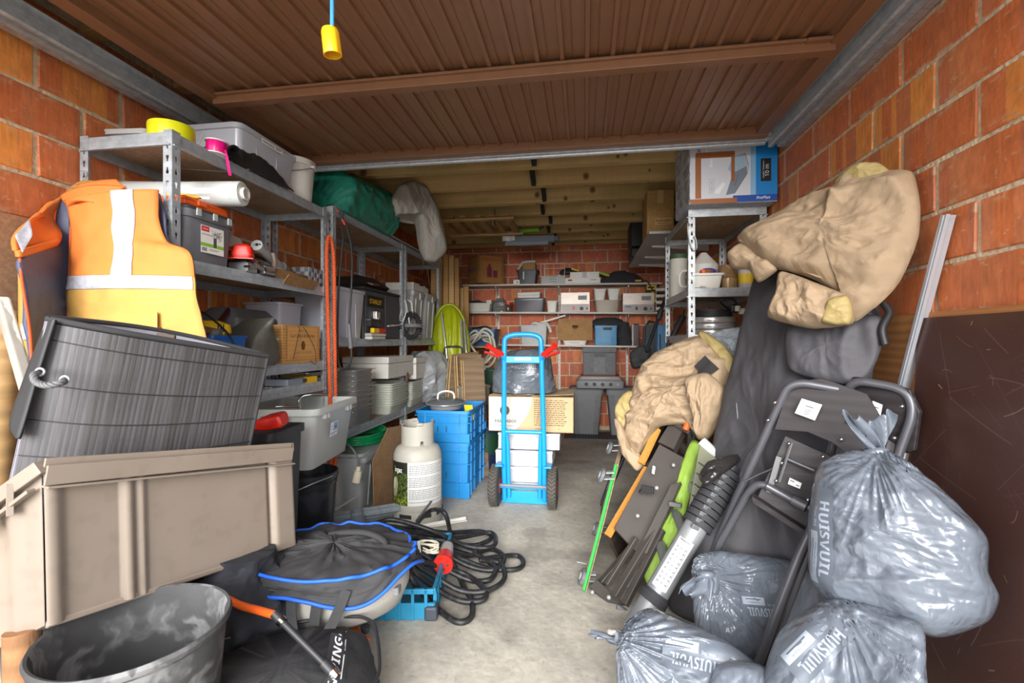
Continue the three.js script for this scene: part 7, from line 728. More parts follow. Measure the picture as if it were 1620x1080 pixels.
// ---------- middle of the floor ----------
{ // hand truck
  const h = thing('hand_truck', 'bright blue tubular hand truck with red grips and pneumatic tyres', 'hand truck', [-0.385, 0, -2.98]), b = mat('#1f96d8', { rough: 0.32 });
  part(h, 'main_frame', capped(poly([[-0.132, 0.03, -0.04], [-0.13, 0.4, 0.0], [-0.12, 0.86, 0.04], [-0.118, 1.02, 0.05], [-0.112, 1.105, 0.05], [0.112, 1.105, 0.05], [0.118, 1.02, 0.05], [0.12, 0.86, 0.04], [0.13, 0.4, 0.0], [0.132, 0.03, -0.04]].map((p) => V(...p)), 0.1), 0.0165, 200, 14), b);
  part(h, 'inner_frame', [ptube([[0.122, 0.5, 0.0], [0.105, 0.42, -0.01], [0.1, 0.05, -0.03]], 0.013, 0.05), ptube([[-0.122, 0.5, 0.0], [-0.105, 0.42, -0.01], [-0.1, 0.05, -0.03]], 0.013, 0.05)], b);
  part(h, 'cross_bar', bx(0.24, 0.045, 0.016, 0, 0.945, 0.045, 0.006), b); part(h, 'cross_bar', rod([-0.13, 0.48, 0.005], [0.13, 0.48, 0.005], 0.0135, 12), b); part(h, 'cross_bar', bx(0.32, 0.03, 0.02, 0, 0.125, -0.015, 0.006), b); part(h, 'toe_plate', [bx(0.3, 0.006, 0.2, 0, 0.006, -0.15, 0.002), bx(0.3, 0.08, 0.006, 0, 0.045, -0.048, 0.002), bx(0.07, 0.012, 0.006, 0.0, 0.05, -0.043, 0.002)], b); part(h, 'axle', rod([-0.19, 0.13, -0.005], [0.19, 0.13, -0.005], 0.01, 12), M.grey);
  part(h, 'label', plate(0.1, 0.016, 0, 0.95, 0.0536), flat(canvasTex(128, 20, (c, w, hh) => { c.fillStyle = '#eef2f4'; c.fillRect(0, 0, w, hh); c.fillStyle = '#444'; for (let i = 0; i < 10; i++) c.fillRect(14 + i * 10, 6, 7, 8); })));
  for (const s of [-1, 1]) {
    part(h, 'mudguard', mv(bx(0.05, 0.012, 0.1, s * 0.155, 0.265, -0.01, 0.003), 0, 0, 0), b);
    const w = part(h, 'wheel', mv(lathe([[0.05, -0.03], [0.09, -0.032], [0.118, -0.028], [0.129, -0.014], [0.131, 0], [0.129, 0.014], [0.118, 0.028], [0.09, 0.032], [0.05, 0.03]], 48), s * 0.185, 0.131, 0, 0, 0, Math.PI / 2), mat('#3f3d39', { rough: 0.85 })); const tr = []; for (let i = 0; i < 34; i++) for (const q of [-1, 1]) { const a = i / 34 * 6.283; tr.push(mv(bx(0.03, 0.005, 0.007, 0, 0.1295, 0).rotateY(q * 0.75).translate(q * 0.012, 0, 0).rotateX(a), s * 0.185, 0.131, 0)); } part(w, 'tread', tr, mat('#55524c', { rough: 0.85 })); part(w, 'rim', mv(lathe([[0, -0.028], [0.06, -0.03], [0.07, -0.02], [0.07, 0.02], [0.06, 0.03], [0, 0.028]], 32), s * 0.185, 0.131, 0, 0, 0, Math.PI / 2), M.red);
    const g = [[s * 0.135, 0.985, 0.05], [s * 0.20, 1.03, 0.10]]; part(h, 'hand_grip', [rod([s * 0.128, 0.975, 0.06], [s * 0.205, 1.03, 0.13], 0.0165, 14), bar([s * 0.15, 0.965, 0.07], [s * 0.23, 0.995, 0.12], 0.028, 0.014, 0.004), rod([s * 0.205, 1.03, 0.13], [s * 0.21, 1.034, 0.134], 0.021, 14)], M.red); part(h, 'grip_bracket', bar([s * 0.115, 0.94, 0.045], [s * 0.14, 0.98, 0.065], 0.03, 0.02, 0.004), b);
  }
}
{ // cartons on the truck
  const ls = ['white flat carton at the bottom of the stack behind the hand truck', 'white flat carton second from the bottom behind the hand truck', 'white flat carton third from the bottom behind the hand truck', 'white flat carton directly under the printed brown carton'];
  [[-0.43, 0.013, 0.34], [-0.41, 0.12, 0.33], [-0.40, 0.227, 0.38], [-0.37, 0.342, 0.41]].forEach(([x, y, w], i) => { const c = thing('white_carton', ls[i], 'carton', [x, y, -3.26], 0.02 * (i % 2), 'white cartons behind the hand truck'); part(c, 'carton', softbox(w, i === 3 ? 0.108 : 0.104, 0.33, i + 4, 0.002), mat('#c3c6ce', { rough: 0.6 }), { pos: [0, 0.053, 0] }); part(c, 'lid_edge', bx(w + 0.004, 0.012, 0.334, 0, i === 3 ? 0.1 : 0.096, 0, 0.002), M.white); });
  const c = thing('printed_carton', 'brown and white printed carton lying across the white cartons', 'carton', [-0.355, 0.458, -3.28], 0.0); part(c, 'carton', softbox(0.57, 0.235, 0.36, 9, 0.005), mat('#b69a74', { rough: 0.85, map: 'board', rep: 3 }), { pos: [0, 0.118, 0] });
  part(c, 'front_print', plate(0.56, 0.225, 0, 0.118, 0.185), flat(canvasTex(896, 360, (x, w, h) => { x.fillStyle = '#b79d78'; x.fillRect(0, 0, w, h); x.fillStyle = '#c6c1b8'; x.beginPath(); x.moveTo(0, 0); x.lineTo(w * 0.52, 0); x.quadraticCurveTo(w * 0.5, h * 0.6, w * 0.3, h); x.lineTo(0, h); x.fill(); x.fillStyle = '#4a4644'; x.beginPath(); x.arc(w * 0.19, h * 0.40, 52, 0, 7); x.fill(); x.fillStyle = '#dbd6cc'; x.font = 'bold 74px serif'; x.textAlign = 'center'; x.fillText('P', w * 0.19, h * 0.47); x.fillStyle = '#3c3836'; x.font = 'bold 42px sans-serif'; x.fillText('PASTRADOR', w * 0.2, h * 0.76); x.font = '20px sans-serif'; x.fillText('SIMPLY GOOD FOOD', w * 0.2, h * 0.87); x.textAlign = 'left'; x.fillStyle = '#6d5636'; x.font = '15px sans-serif'; for (let i = 0; i < 13; i++) { let q = 0; for (let k = 0; q < w * 0.36; k++) { const l = 10 + (i * 31 + k * 17) % 34; x.fillRect(w * 0.54 + q, 24 + i * 22, l, 9); q += l + 7; } } x.font = 'italic 22px serif'; x.fillText('Quality', w * 0.55, h * 0.94); x.fillText('No.', w * 0.82, h * 0.94); }), { roughness: 0.8 }));
  part(c, 'flap', [mv(bx(0.28, 0.003, 0.355, 0, 0, 0), -0.14, 0.243, 0, 0, 0, 0.02), mv(bx(0.28, 0.003, 0.355, 0, 0, 0), 0.145, 0.245, 0, 0, 0, 0.05)], mat('#cdb28a', { rough: 0.85, map: 'board', rep: 3 })); part(c, 'tape', bx(0.05, 0.001, 0.36, 0, 0.248, 0), mat('#d8cdb8', { rough: 0.3 }));
  const bagM = mat('#5f656d', { rough: 0.28, map: null, bump: 'wrinkle', brep: 2.4, bs: 0.007 }); const b = thing('rubbish_bag', 'grey rubbish bag lying on the printed carton behind the hand truck', 'rubbish bag', [-0.42, 0.712, -3.26]);
  const sk = part(b, 'bag_skin', soft(0.38, 0.3, 0.26, { e: 0.75, prof: (t) => Math.pow(Math.cos(Math.pow(t, 2.2) * 1.4), 0.5) * (1.0 - 0.05 * t) + 0.02, amp: 0.03, f: 7, seed: 51, n: 120, m: 60, ridge: 0.7, top: (x, z, t) => t * (0.02 + 0.06 * x) }), bagM); part(b, 'gather', [mv(new THREE.TorusGeometry(0.014, 0.01, 8, 18), 0.02, 0.09, 0.152)], bagM);
  decal(b, sk, [-0.47, 0.882, -3.1], [-0.31, 0.878, -3.1], 0.075, [0, 0.35, 1], flat(canvasTex(256, 100, (x, w, h) => { x.fillStyle = '#5f656d'; x.fillRect(0, 0, w, h); x.fillStyle = '#aab2bc'; x.font = 'bold 54px sans-serif'; x.fillText('HUISVUIL', 4, 56, 248); x.font = '18px sans-serif'; x.fillText('max. 9kg', 90, 86); }), { roughness: 0.3 }), 'printing', 12, 5);
  const t = thing('paint_can', 'dark blue and green plastic can behind the blue crates', 'can', [-0.80, 0, -3.75]); part(t, 'can_wall', lathe([[0, 0], [0.10, 0], [0.11, 0.01], [0.115, 0.36], [0.12, 0.365], [0.12, 0.38], [0, 0.385]], 32), mat('#1f2f55', { rough: 0.4 })); part(t, 'label', lathe([[0.1145, 0.16], [0.1165, 0.33]], 32), mat('#1d4a34', { rough: 0.5 }));
}
{ // gas cylinder
  const g = thing('gas_cylinder', 'pale grey gas cylinder with a printed wrap label standing on the floor', 'gas cylinder', [-0.985, 0, -2.68], -0.36), m = mat('#aaa89f', { rough: 0.5 });
  part(g, 'vessel', lathe([[0, 0.05], [0.12, 0.055], [0.138, 0.075], [0.143, 0.10], [0.143, 0.36], [0.14, 0.40], [0.125, 0.435], [0.09, 0.458], [0.04, 0.468], [0, 0.47]], 64), m);
  const ringG = (r, y0, y1, gaps, dip) => sheet(120, 6, (u, v) => { const a = u * 6.2832; let top = y1, bot = y0; for (const [c, w, d, s] of gaps) { let q = Math.abs(((a - c + 9.4248) % 6.2832) - 3.1416); const k = smooth(w, w * 0.8, q); if (s > 0) top -= d * k; else bot += d * k; } return [r * Math.cos(a), lerp(bot, top, v), r * Math.sin(a)]; }, 0.004, 0.7);
  part(g, 'foot_ring', ringG(0.141, 0, 0.085, [[0.6, 0.22, 0, 1]], 0), m); part(g, 'foot_slot', [0.2, 1.0, 1.8, 2.6, 3.6, 4.6].map((a) => mv(bx(0.075, 0.022, 0.006, 0, 0, 0.1425, 0.002), 0, 0, 0, 0, a, 0)).map((q) => mv(q, 0, 0.062, 0)), M.black);
  part(g, 'shroud', ringG(0.094, 0.45, 0.585, [[1.57, 0.75, 0.022, 1], [4.71, 0.75, 0.03, 1], [2.4, 0.12, 0.03, -1], [0.6, 0.12, 0.03, -1]], 0), m); part(g, 'shroud_rim', [[0.75, 0.9], [2.25, 2.4], [3.8, 4.0], [5.4, 5.6]].map(([a]) => tube([0, 1, 2, 3, 4].map((i) => { const t = a - 0.16 + i * 0.08; return [0.094 * Math.cos(t), 0.578, 0.094 * Math.sin(t)]; }), 0.011, 12, 8)), m); part(g, 'valve', [cyl(0.018, 0.02, 0.06, 0, 0.49, 0, 16), cyl(0.026, 0.026, 0.03, 0, 0.53, 0, 16)], mat('#a98d4a', { metal: 0.6, rough: 0.4 }));
  const lb = canvasTex(1024, 420, (c, w, h) => { c.fillStyle = '#cbcbc8'; c.fillRect(0, 0, w, h); const L = w * 0.42; c.fillStyle = '#1e2119'; c.fillRect(0, 0, L, h); const r = rng(15); for (let i = 0; i < 900; i++) { const y = h * (0.25 + 0.75 * r()), x = r() * L, k = y / h; c.fillStyle = `rgba(${60 + r() * 110 * k | 0},${80 + r() * 110 * k | 0},${20 + r() * 30 | 0},${0.25 + 0.5 * r()})`; c.beginPath(); c.ellipse(x, y, 3 + r() * 16, 2 + r() * 10, r() * 3, 0, 7); c.fill(); } c.fillStyle = '#9a9c7e'; c.beginPath(); c.ellipse(L * 0.45, h * 0.6, 62, 104, 0.3, 0, 7); c.fill(); c.fillStyle = '#c5c8a8'; c.beginPath(); c.ellipse(L * 0.4, h * 0.52, 36, 60, 0.3, 0, 7); c.fill(); for (let i = 0; i < 60; i++) { c.fillStyle = i % 2 ? '#b9ae3a' : '#586e1e'; c.beginPath(); c.arc(r() * L, h * (0.86 + 0.12 * r()), 3 + r() * 6, 0, 7); c.fill(); } c.fillStyle = '#f4f4f0'; c.font = 'bold 62px sans-serif'; c.fillText('argaz', L * 0.42, h * 0.24, L * 0.55); c.strokeStyle = '#6ab04a'; c.lineWidth = 7; c.beginPath(); c.arc(L * 0.42, h * 0.18, 26, 3.4, 5.6); c.stroke(); c.fillStyle = '#77797c'; c.font = '13px sans-serif'; for (let i = 0; i < 22; i++) { if (i % 7 === 6) continue; let q = 0; const m = w - L - 50 - (i * 37) % 90; for (let k = 0; q < m; k++) { const l = 8 + (i * 29 + k * 19) % 30; c.fillRect(L + 22 + q, 26 + i * 17, Math.min(l, m - q), 7); q += l + 6; } } });
  { const gg = sheet(60, 2, (u, v) => { const a = -0.9 + u * 2.86; return [0.1445 * Math.sin(a), 0.125 + v * 0.245, 0.1445 * Math.cos(a)]; }, 0.0006); const p = gg.attributes.position, uv = new Float32Array(p.count * 2); const nn = 61 * 3; for (let k = 0; k < p.count; k++) { const q = k % nn; uv[k * 2] = (q % 61) / 60; uv[k * 2 + 1] = ((q / 61) | 0) / 2; } gg.setAttribute('uv', new THREE.BufferAttribute(uv, 2)); gg.userData.keep = true; part(g, 'label', gg, flat(lb, { roughness: 0.5 })); }
}
{ // two blue stacking crates
  const b = mat('#1d86cc', { rough: 0.4 }); const crate = (label, y, h, z) => { const c = thing('euro_crate', label, 'crate', [-0.955, y, z], 0.0), W = 0.385, D = 0.56; part(c, 'crate_wall', tub(W - 0.02, D - 0.02, h, { bw: W - 0.035, bd: D - 0.035, r: 0.012, lip: 0.01, lh: 0.02, t: 0.004 }), b);
    part(c, 'rib', [-1, 1].flatMap((s) => [bx(0.008, h - 0.01, 0.014, s * (W / 2 - 0.07), h / 2, D / 2 - 0.012, 0.001), bx(0.014, h - 0.01, 0.008, W / 2 - 0.012, h / 2, s * (D / 2 - 0.08), 0.001), bx(0.014, h - 0.01, 0.008, W / 2 - 0.012, h / 2, s * 0.09, 0.001)])); c.children.pop(); const rb = []; for (const s of [-1, 1]) { rb.push(bx(0.008, h - 0.01, 0.014, s * (W / 2 - 0.07), h / 2, D / 2 - 0.012, 0.001), bx(0.014, h - 0.01, 0.008, W / 2 - 0.012, h / 2, s * (D / 2 - 0.08), 0.001), bx(0.014, h - 0.01, 0.008, W / 2 - 0.012, h / 2, s * 0.09, 0.001)); } rb.forEach((g) => part(c, 'rib', g, b)); for (const y2 of [h * 0.28, h * 0.62, h * 0.84]) { part(c, 'rail', bx(W + 0.004, 0.006, 0.012, 0, y2, D / 2 - 0.011, 0.001), b); part(c, 'rail', bx(0.012, 0.006, D, W / 2 - 0.011, y2, 0, 0.001), b); } for (const [x, s] of [[-1, 1], [1, 1], [1, -1]]) part(c, 'corner_foot', bx(0.075, h * 0.27, 0.03, x * (W / 2 - 0.036), h * 0.14, s * (D / 2 - 0.012), 0.004), b); part(c, 'slot', [bx(0.004, 0.04, 0.003, 0.03, h * 0.42, D / 2 - 0.004), bx(0.004, 0.04, 0.003, -0.03, h * 0.42, D / 2 - 0.004)], M.dark); return c; };
  crate('lower of two stacked bright blue euro crates', 0, 0.375, -3.34); crate('upper of two stacked bright blue euro crates, with a glass lid on it', 0.3755, 0.215, -3.34);
  const l = thing('pan_lid', 'steel rimmed glass pan lid with white handle on the upper blue crate', 'lid', [-0.99, 0.56, -3.28], [0.05, 0.3, 0.02]); part(l, 'pan', lathe([[0, 0.02], [0.115, 0.02], [0.12, 0.05], [0.14, 0.055], [0.14, 0.06], [0.118, 0.06], [0, 0.03]], 40), M.steel); part(l, 'glass', lathe([[0.14, 0.06], [0.12, 0.078], [0.06, 0.092], [0, 0.097], [0, 0.094], [0.06, 0.089], [0.12, 0.074], [0.14, 0.056]], 40), mat('#8a9094', { rough: 0.08, tr: 0.6, map: null })); part(l, 'rim', mv(new THREE.TorusGeometry(0.141, 0.005, 8, 48), 0, 0.06, 0, Math.PI / 2, 0, 0), M.steel); part(l, 'handle', tube([[-0.06, 0.09, 0.02], [-0.05, 0.13, 0.02], [0, 0.145, 0.02], [0.05, 0.13, 0.02], [0.06, 0.09, 0.02]], 0.007, 30, 8), M.white);
  const y = thing('yellow_leaflet', 'yellow leaflet standing in the upper blue crate', 'leaflet', [-0.80, 0.56, -3.2], [0.3, -0.1, 0]); part(y, 'paper', bx(0.06, 0.12, 0.002, 0, 0.0, 0), M.yellow);
}

// ---------- back left corner ----------
{
  const lb = ['tallest pine batten next to the rack end', 'second pine batten from the rack end', 'third pine batten from the rack end', 'fourth pine batten from the rack end', 'fifth pine batten from the rack end', 'sixth pine batten, shorter and set back by the shelf end', 'last pine batten of the row, beside the shelf end'];
  [[684, 1.95, 4.72], [694, 1.93, 4.76], [705, 1.98, 4.8], [715, 1.98, 4.86], [724, 1.96, 4.92], [733, 1.66, 5.1], [741, 1.68, 5.15]].forEach(([px, h, D], i) => { const a = [[-1.576, 0.927, -4.72], [-1.52, 0.927, -4.76], [-1.456, 0.926, -4.8], [-1.404, 0.924, -4.86], [-1.358, 0.923, -4.92], [-1.349, 0.918, -5.1], [-1.296, 0.917, -5.15]][i]; const t = thing('pine_batten', lb[i], 'batten', [a[0], 0, a[2]], [0, 0.1, -0.01 + 0.004 * i], 'pine battens standing in the corner'); part(t, 'batten_length', bx(0.055, h, 0.045, 0, h / 2, 0, 0.002), i % 2 ? M.pine : M.pine2); });
  const w = thing('wheelbarrow', 'lime green wheelbarrow tub stood on end with its metal frame facing out', 'wheelbarrow', [-1.355, 0.932, -4.597].map((v, i) => (i === 1 ? 0.55 : v)), [-0.05, 0.25, 0]); const lime = mat('#aab513', { rough: 0.4 });
  const R = []; for (let k = 0; k <= 16; k++) { const t = k / 16, s = Math.cos(t * 1.35); R.push([...Array(48)].map((_, i) => { const a = i / 48 * 6.283, g = 1 + 0.0 * Math.cos(a * 8); const x = Math.cos(a) * 0.19 * s, y = 0.42 + Math.sin(a) * 0.46 * s; return [x, y, 0.05 + 0.15 * Math.sin(t * 1.5) + 0.01 * Math.sin(x * 110) * smooth(0.2, 0.6, t)]; })); } part(w, 'tub', loft(R, { top: true, crease: 0.9 }), lime); part(w, 'rolled_rim', new THREE.TubeGeometry(new THREE.CatmullRomCurve3([...Array(32)].map((_, i) => { const a = i / 32 * 6.283; return V(Math.cos(a) * 0.19, 0.42 + Math.sin(a) * 0.46, 0.05); }), true), 80, 0.02, 10, true), lime);
  part(w, 'frame', [ptube([[-0.07, 0.78, 0.2], [-0.02, 0.4, 0.24], [0.02, -0.1, 0.24]], 0.011, 0.1), ptube([[0.12, 0.72, 0.16], [0.13, 0.4, 0.22], [0.19, -0.1, 0.24]], 0.011, 0.1), ptube([[0.15, 0.7, 0.16], [0.17, 0.4, 0.22], [0.22, 0.0, 0.24]], 0.011, 0.1)], M.steel); part(w, 'brace', ptube([[-0.05, 0.3, 0.235], [-0.04, 0.45, 0.24], [0.13, 0.45, 0.235], [0.14, 0.3, 0.24]], 0.009, 0.04), M.dark); part(w, 'foot_bar', rod([-0.1, -0.52, 0.2], [0.25, -0.52, 0.2], 0.014, 12), M.steel); part(w, 'frame', [rod([0.02, -0.1, 0.24], [0.0, -0.52, 0.2], 0.011, 10), rod([0.19, -0.1, 0.24], [0.2, -0.52, 0.2], 0.011, 10)], M.steel);
  const bl = mat('#8f7a64', { rough: 0.6, map: 'wood', rep: 1 }), be = mat('#d0ae7c', { rough: 0.75, map: 'wood', rep: 3 }); const boards = [['tall grey-brown laminate board leaning behind the wrapped bundle', [-1.167, 0.519, -3.867], [-1.008, 0.533, -3.79], [-0.94, 0.969, -4.105], [-1.223, 0.942, -4.212]], ['middle laminate board of the leaning stack', [-0.975, 0.54, -3.745], [-0.876, 0.546, -3.71], [-0.901, 0.948, -4.06], [-1.136, 0.929, -4.074]], ['shorter laminate board with two pale edges at the front of the stack', [-0.882, 0.57, -3.607], [-0.734, 0.594, -3.681], [-0.863, 0.918, -3.965], [-1.023, 0.898, -3.889]]]; boards.forEach(([l, a, b, c, d]) => { const q = thing('laminate_board', l, 'board', [0, 0, 0]); const fl = (p) => [p[0] + 0.0, 0.005, p[2] + 0.1]; part(q, 'board_face', slab([fl(a), fl(b), c, d], 0.012), bl); part(q, 'board_edge', [bar(fl(a), d, 0.014, 0.014, 0.001), bar([fl(a)[0] - 0.02, 0.005, fl(a)[2]], [d[0] - 0.02, d[1], d[2]], 0.008, 0.012, 0.001)], be); });
  const hs = thing('hose_coil', 'loosely coiled pale grey hose hanging in the back left corner', 'hose', [-1.077, 0.928, -4.792]); { const p = []; for (let i = 0; i < 46; i++) { const a = i * 0.62, s = 0.75 + 0.3 * Math.sin(i * 1.3); p.push([0.15 * s * Math.cos(a) + 0.02 * Math.sin(i), 0.05 + 0.25 * s * Math.sin(a), 0.09 * Math.sin(i * 0.7)]); } p.push([0.05, -0.1, 0.1], [0.1, -0.3, 0.12], [0.12, -0.5, 0.15]); part(hs, 'hose_wall', tube(p, 0.0125, 420, 8), mat('#c3c0b0', { rough: 0.45 })); }
  const stand = (name, label, cat, pos, w, d, h, m, o) => { const t = thing(name, label, cat, pos); part(t, 'basket_wall', tub(w, d, h, { r: 0.02, ...o }), m); for (let i = 0; i < 7; i++) part(t, 'slat', bx(0.012, h * 0.8, 0.006, -w * 0.42 + i * w * 0.14, h * 0.48, d / 2 - 0.006, 0.001), m); return t; };
  const sh = thing('low_table', 'dark low table standing in the back left corner under the baskets', 'table', [-1.2, 0, -5.3]); part(sh, 'table_top', bx(0.5, 0.02, 0.45, 0, 1.0, 0, 0.003), M.pine2); for (const [x, z] of [[-0.22, 0.2], [0.22, 0.2], [-0.22, -0.2], [0.22, -0.2]]) part(sh, 'leg', bx(0.035, 0.99, 0.035, x, 0.495, z, 0.002), M.pine2);
  const bc = stand('plastic_basket', 'blue slatted plastic basket behind the coiled hose', 'basket', [-1.16, 1.0105, -5.28], 0.36, 0.3, 0.19, mat('#1f5f96', { rough: 0.45 })); part(bc, 'contents', soft(0.3, 0.24, 0.08, { prof: (t) => Math.cos(t * 1.3), amp: 0.02, f: 10, n: 40, m: 16 }), M.black, { pos: [0, 0.14, 0] });
  const gc = stand('plastic_basket', 'dark green slatted crate under the coiled hose', 'basket', [-0.985, 0.53, -4.55], 0.36, 0.3, 0.26, mat('#1d4a30', { rough: 0.5 })); const g3 = thing('plastic_drum', 'grey plastic drum under the green crate', 'drum', [-0.985, 0, -4.55]); part(g3, 'drum_wall', lathe([[0, 0], [0.15, 0], [0.17, 0.02], [0.175, 0.5], [0.17, 0.525], [0, 0.528]], 32), M.dgrey);
  const po = thing('cooking_pot', 'large steel cooking pot with lid beside the printed carton', 'pot', [-0.98, 0, -4.05]); part(po, 'pot_stand', lathe([[0, 0], [0.15, 0], [0.15, 0.5], [0, 0.5]], 24), M.dgrey); part(po, 'pot_wall', lathe([[0, 0.502], [0.14, 0.502], [0.15, 0.51], [0.15, 0.65], [0.158, 0.654], [0.158, 0.66], [0, 0.66]], 40), M.steel); part(po, 'lid', lathe([[0.16, 0.66], [0.16, 0.67], [0.12, 0.685], [0, 0.695]], 40), M.steel); part(po, 'handle', [tube([[-0.15, 0.62, 0.05], [-0.2, 0.62, 0.04], [-0.2, 0.62, -0.04], [-0.15, 0.62, -0.05]], 0.007, 20, 8)], M.steel);
}
// ---------- overhead ----------
{
  const p = thing('slatted_frame', 'pine slatted frame stored on cords below the roof joists', 'frame', [-0.98, 2.125, -4.35]); for (const z of [-0.3, 0.3]) part(p, 'cross_batten', bx(0.75, 0.02, 0.05, 0, 0.012, z, 0.002), M.pine); for (let i = 0; i < 6; i++) part(p, 'slat', bx(0.06, 0.016, 0.72, -0.32 + i * 0.125, 0.03, 0, 0.002), M.pine2); part(p, 'cord', [rod([0.2, 0.04, 0.3], [0.2, 0.1, 0.3], 0.004, 6), rod([-0.2, 0.04, -0.3], [-0.2, 0.1, -0.3], 0.004, 6), tube([[0.16, 0.04, 0.3], [0.17, -0.04, 0.31], [0.2, -0.06, 0.31], [0.2, 0.0, 0.31]], 0.004, 20, 6)], M.black);
  const a = thing('roller_blind', 'grey metal blind cassette laid across the slatted frame', 'blind', [-0.55, 2.10, -4.75]); part(a, 'cassette', [bx(0.5, 0.07, 0.07, 0, 0.0, 0, 0.006), bx(0.44, 0.04, 0.05, -0.03, -0.045, 0.02, 0.004)], mat('#757d88', { rough: 0.4 })); part(a, 'end_bracket', [bx(0.05, 0.05, 0.06, 0.27, 0.0, 0, 0.004), bx(0.03, 0.1, 0.03, -0.1, 0.08, 0, 0.003)], M.dgrey);
  const g = thing('hedge_tool', 'lime green garden tool tucked under the joists', 'garden tool', [-0.56, 2.175, -4.72], [0, 0, 0.04]); part(g, 'tool_body', bx(0.22, 0.035, 0.03, 0, 0.01, 0, 0.01), mat('#7fd01e', { rough: 0.4 })); part(g, 'handle', bar([0.05, 0.01, 0], [0.16, 0.035, 0], 0.02, 0.02, 0.005), M.dark);
  const w = thing('white_cloth', 'white cloth scrap hanging by the lime green garden tool', 'cloth', [-0.76, 2.13, -4.7]); part(w, 'folds', sheet(8, 8, (u, v) => [(u - 0.5) * 0.13, 0.05 - v * 0.10, 0.015 * Math.sin(u * 9) + 0.01 * v], 0.002), M.white);
  const k = thing('wire_hook', 'pale wire hook dangling from the last joist above the shelves', 'hook', [-0.39, 2.02, -5.52]); part(k, 'wire', tube([[0.0, 0.2, 0], [0.004, 0.1, 0], [-0.006, 0.04, 0.004], [0.0, 0.0, 0.006]], 0.005, 20, 6), M.lgrey);
}
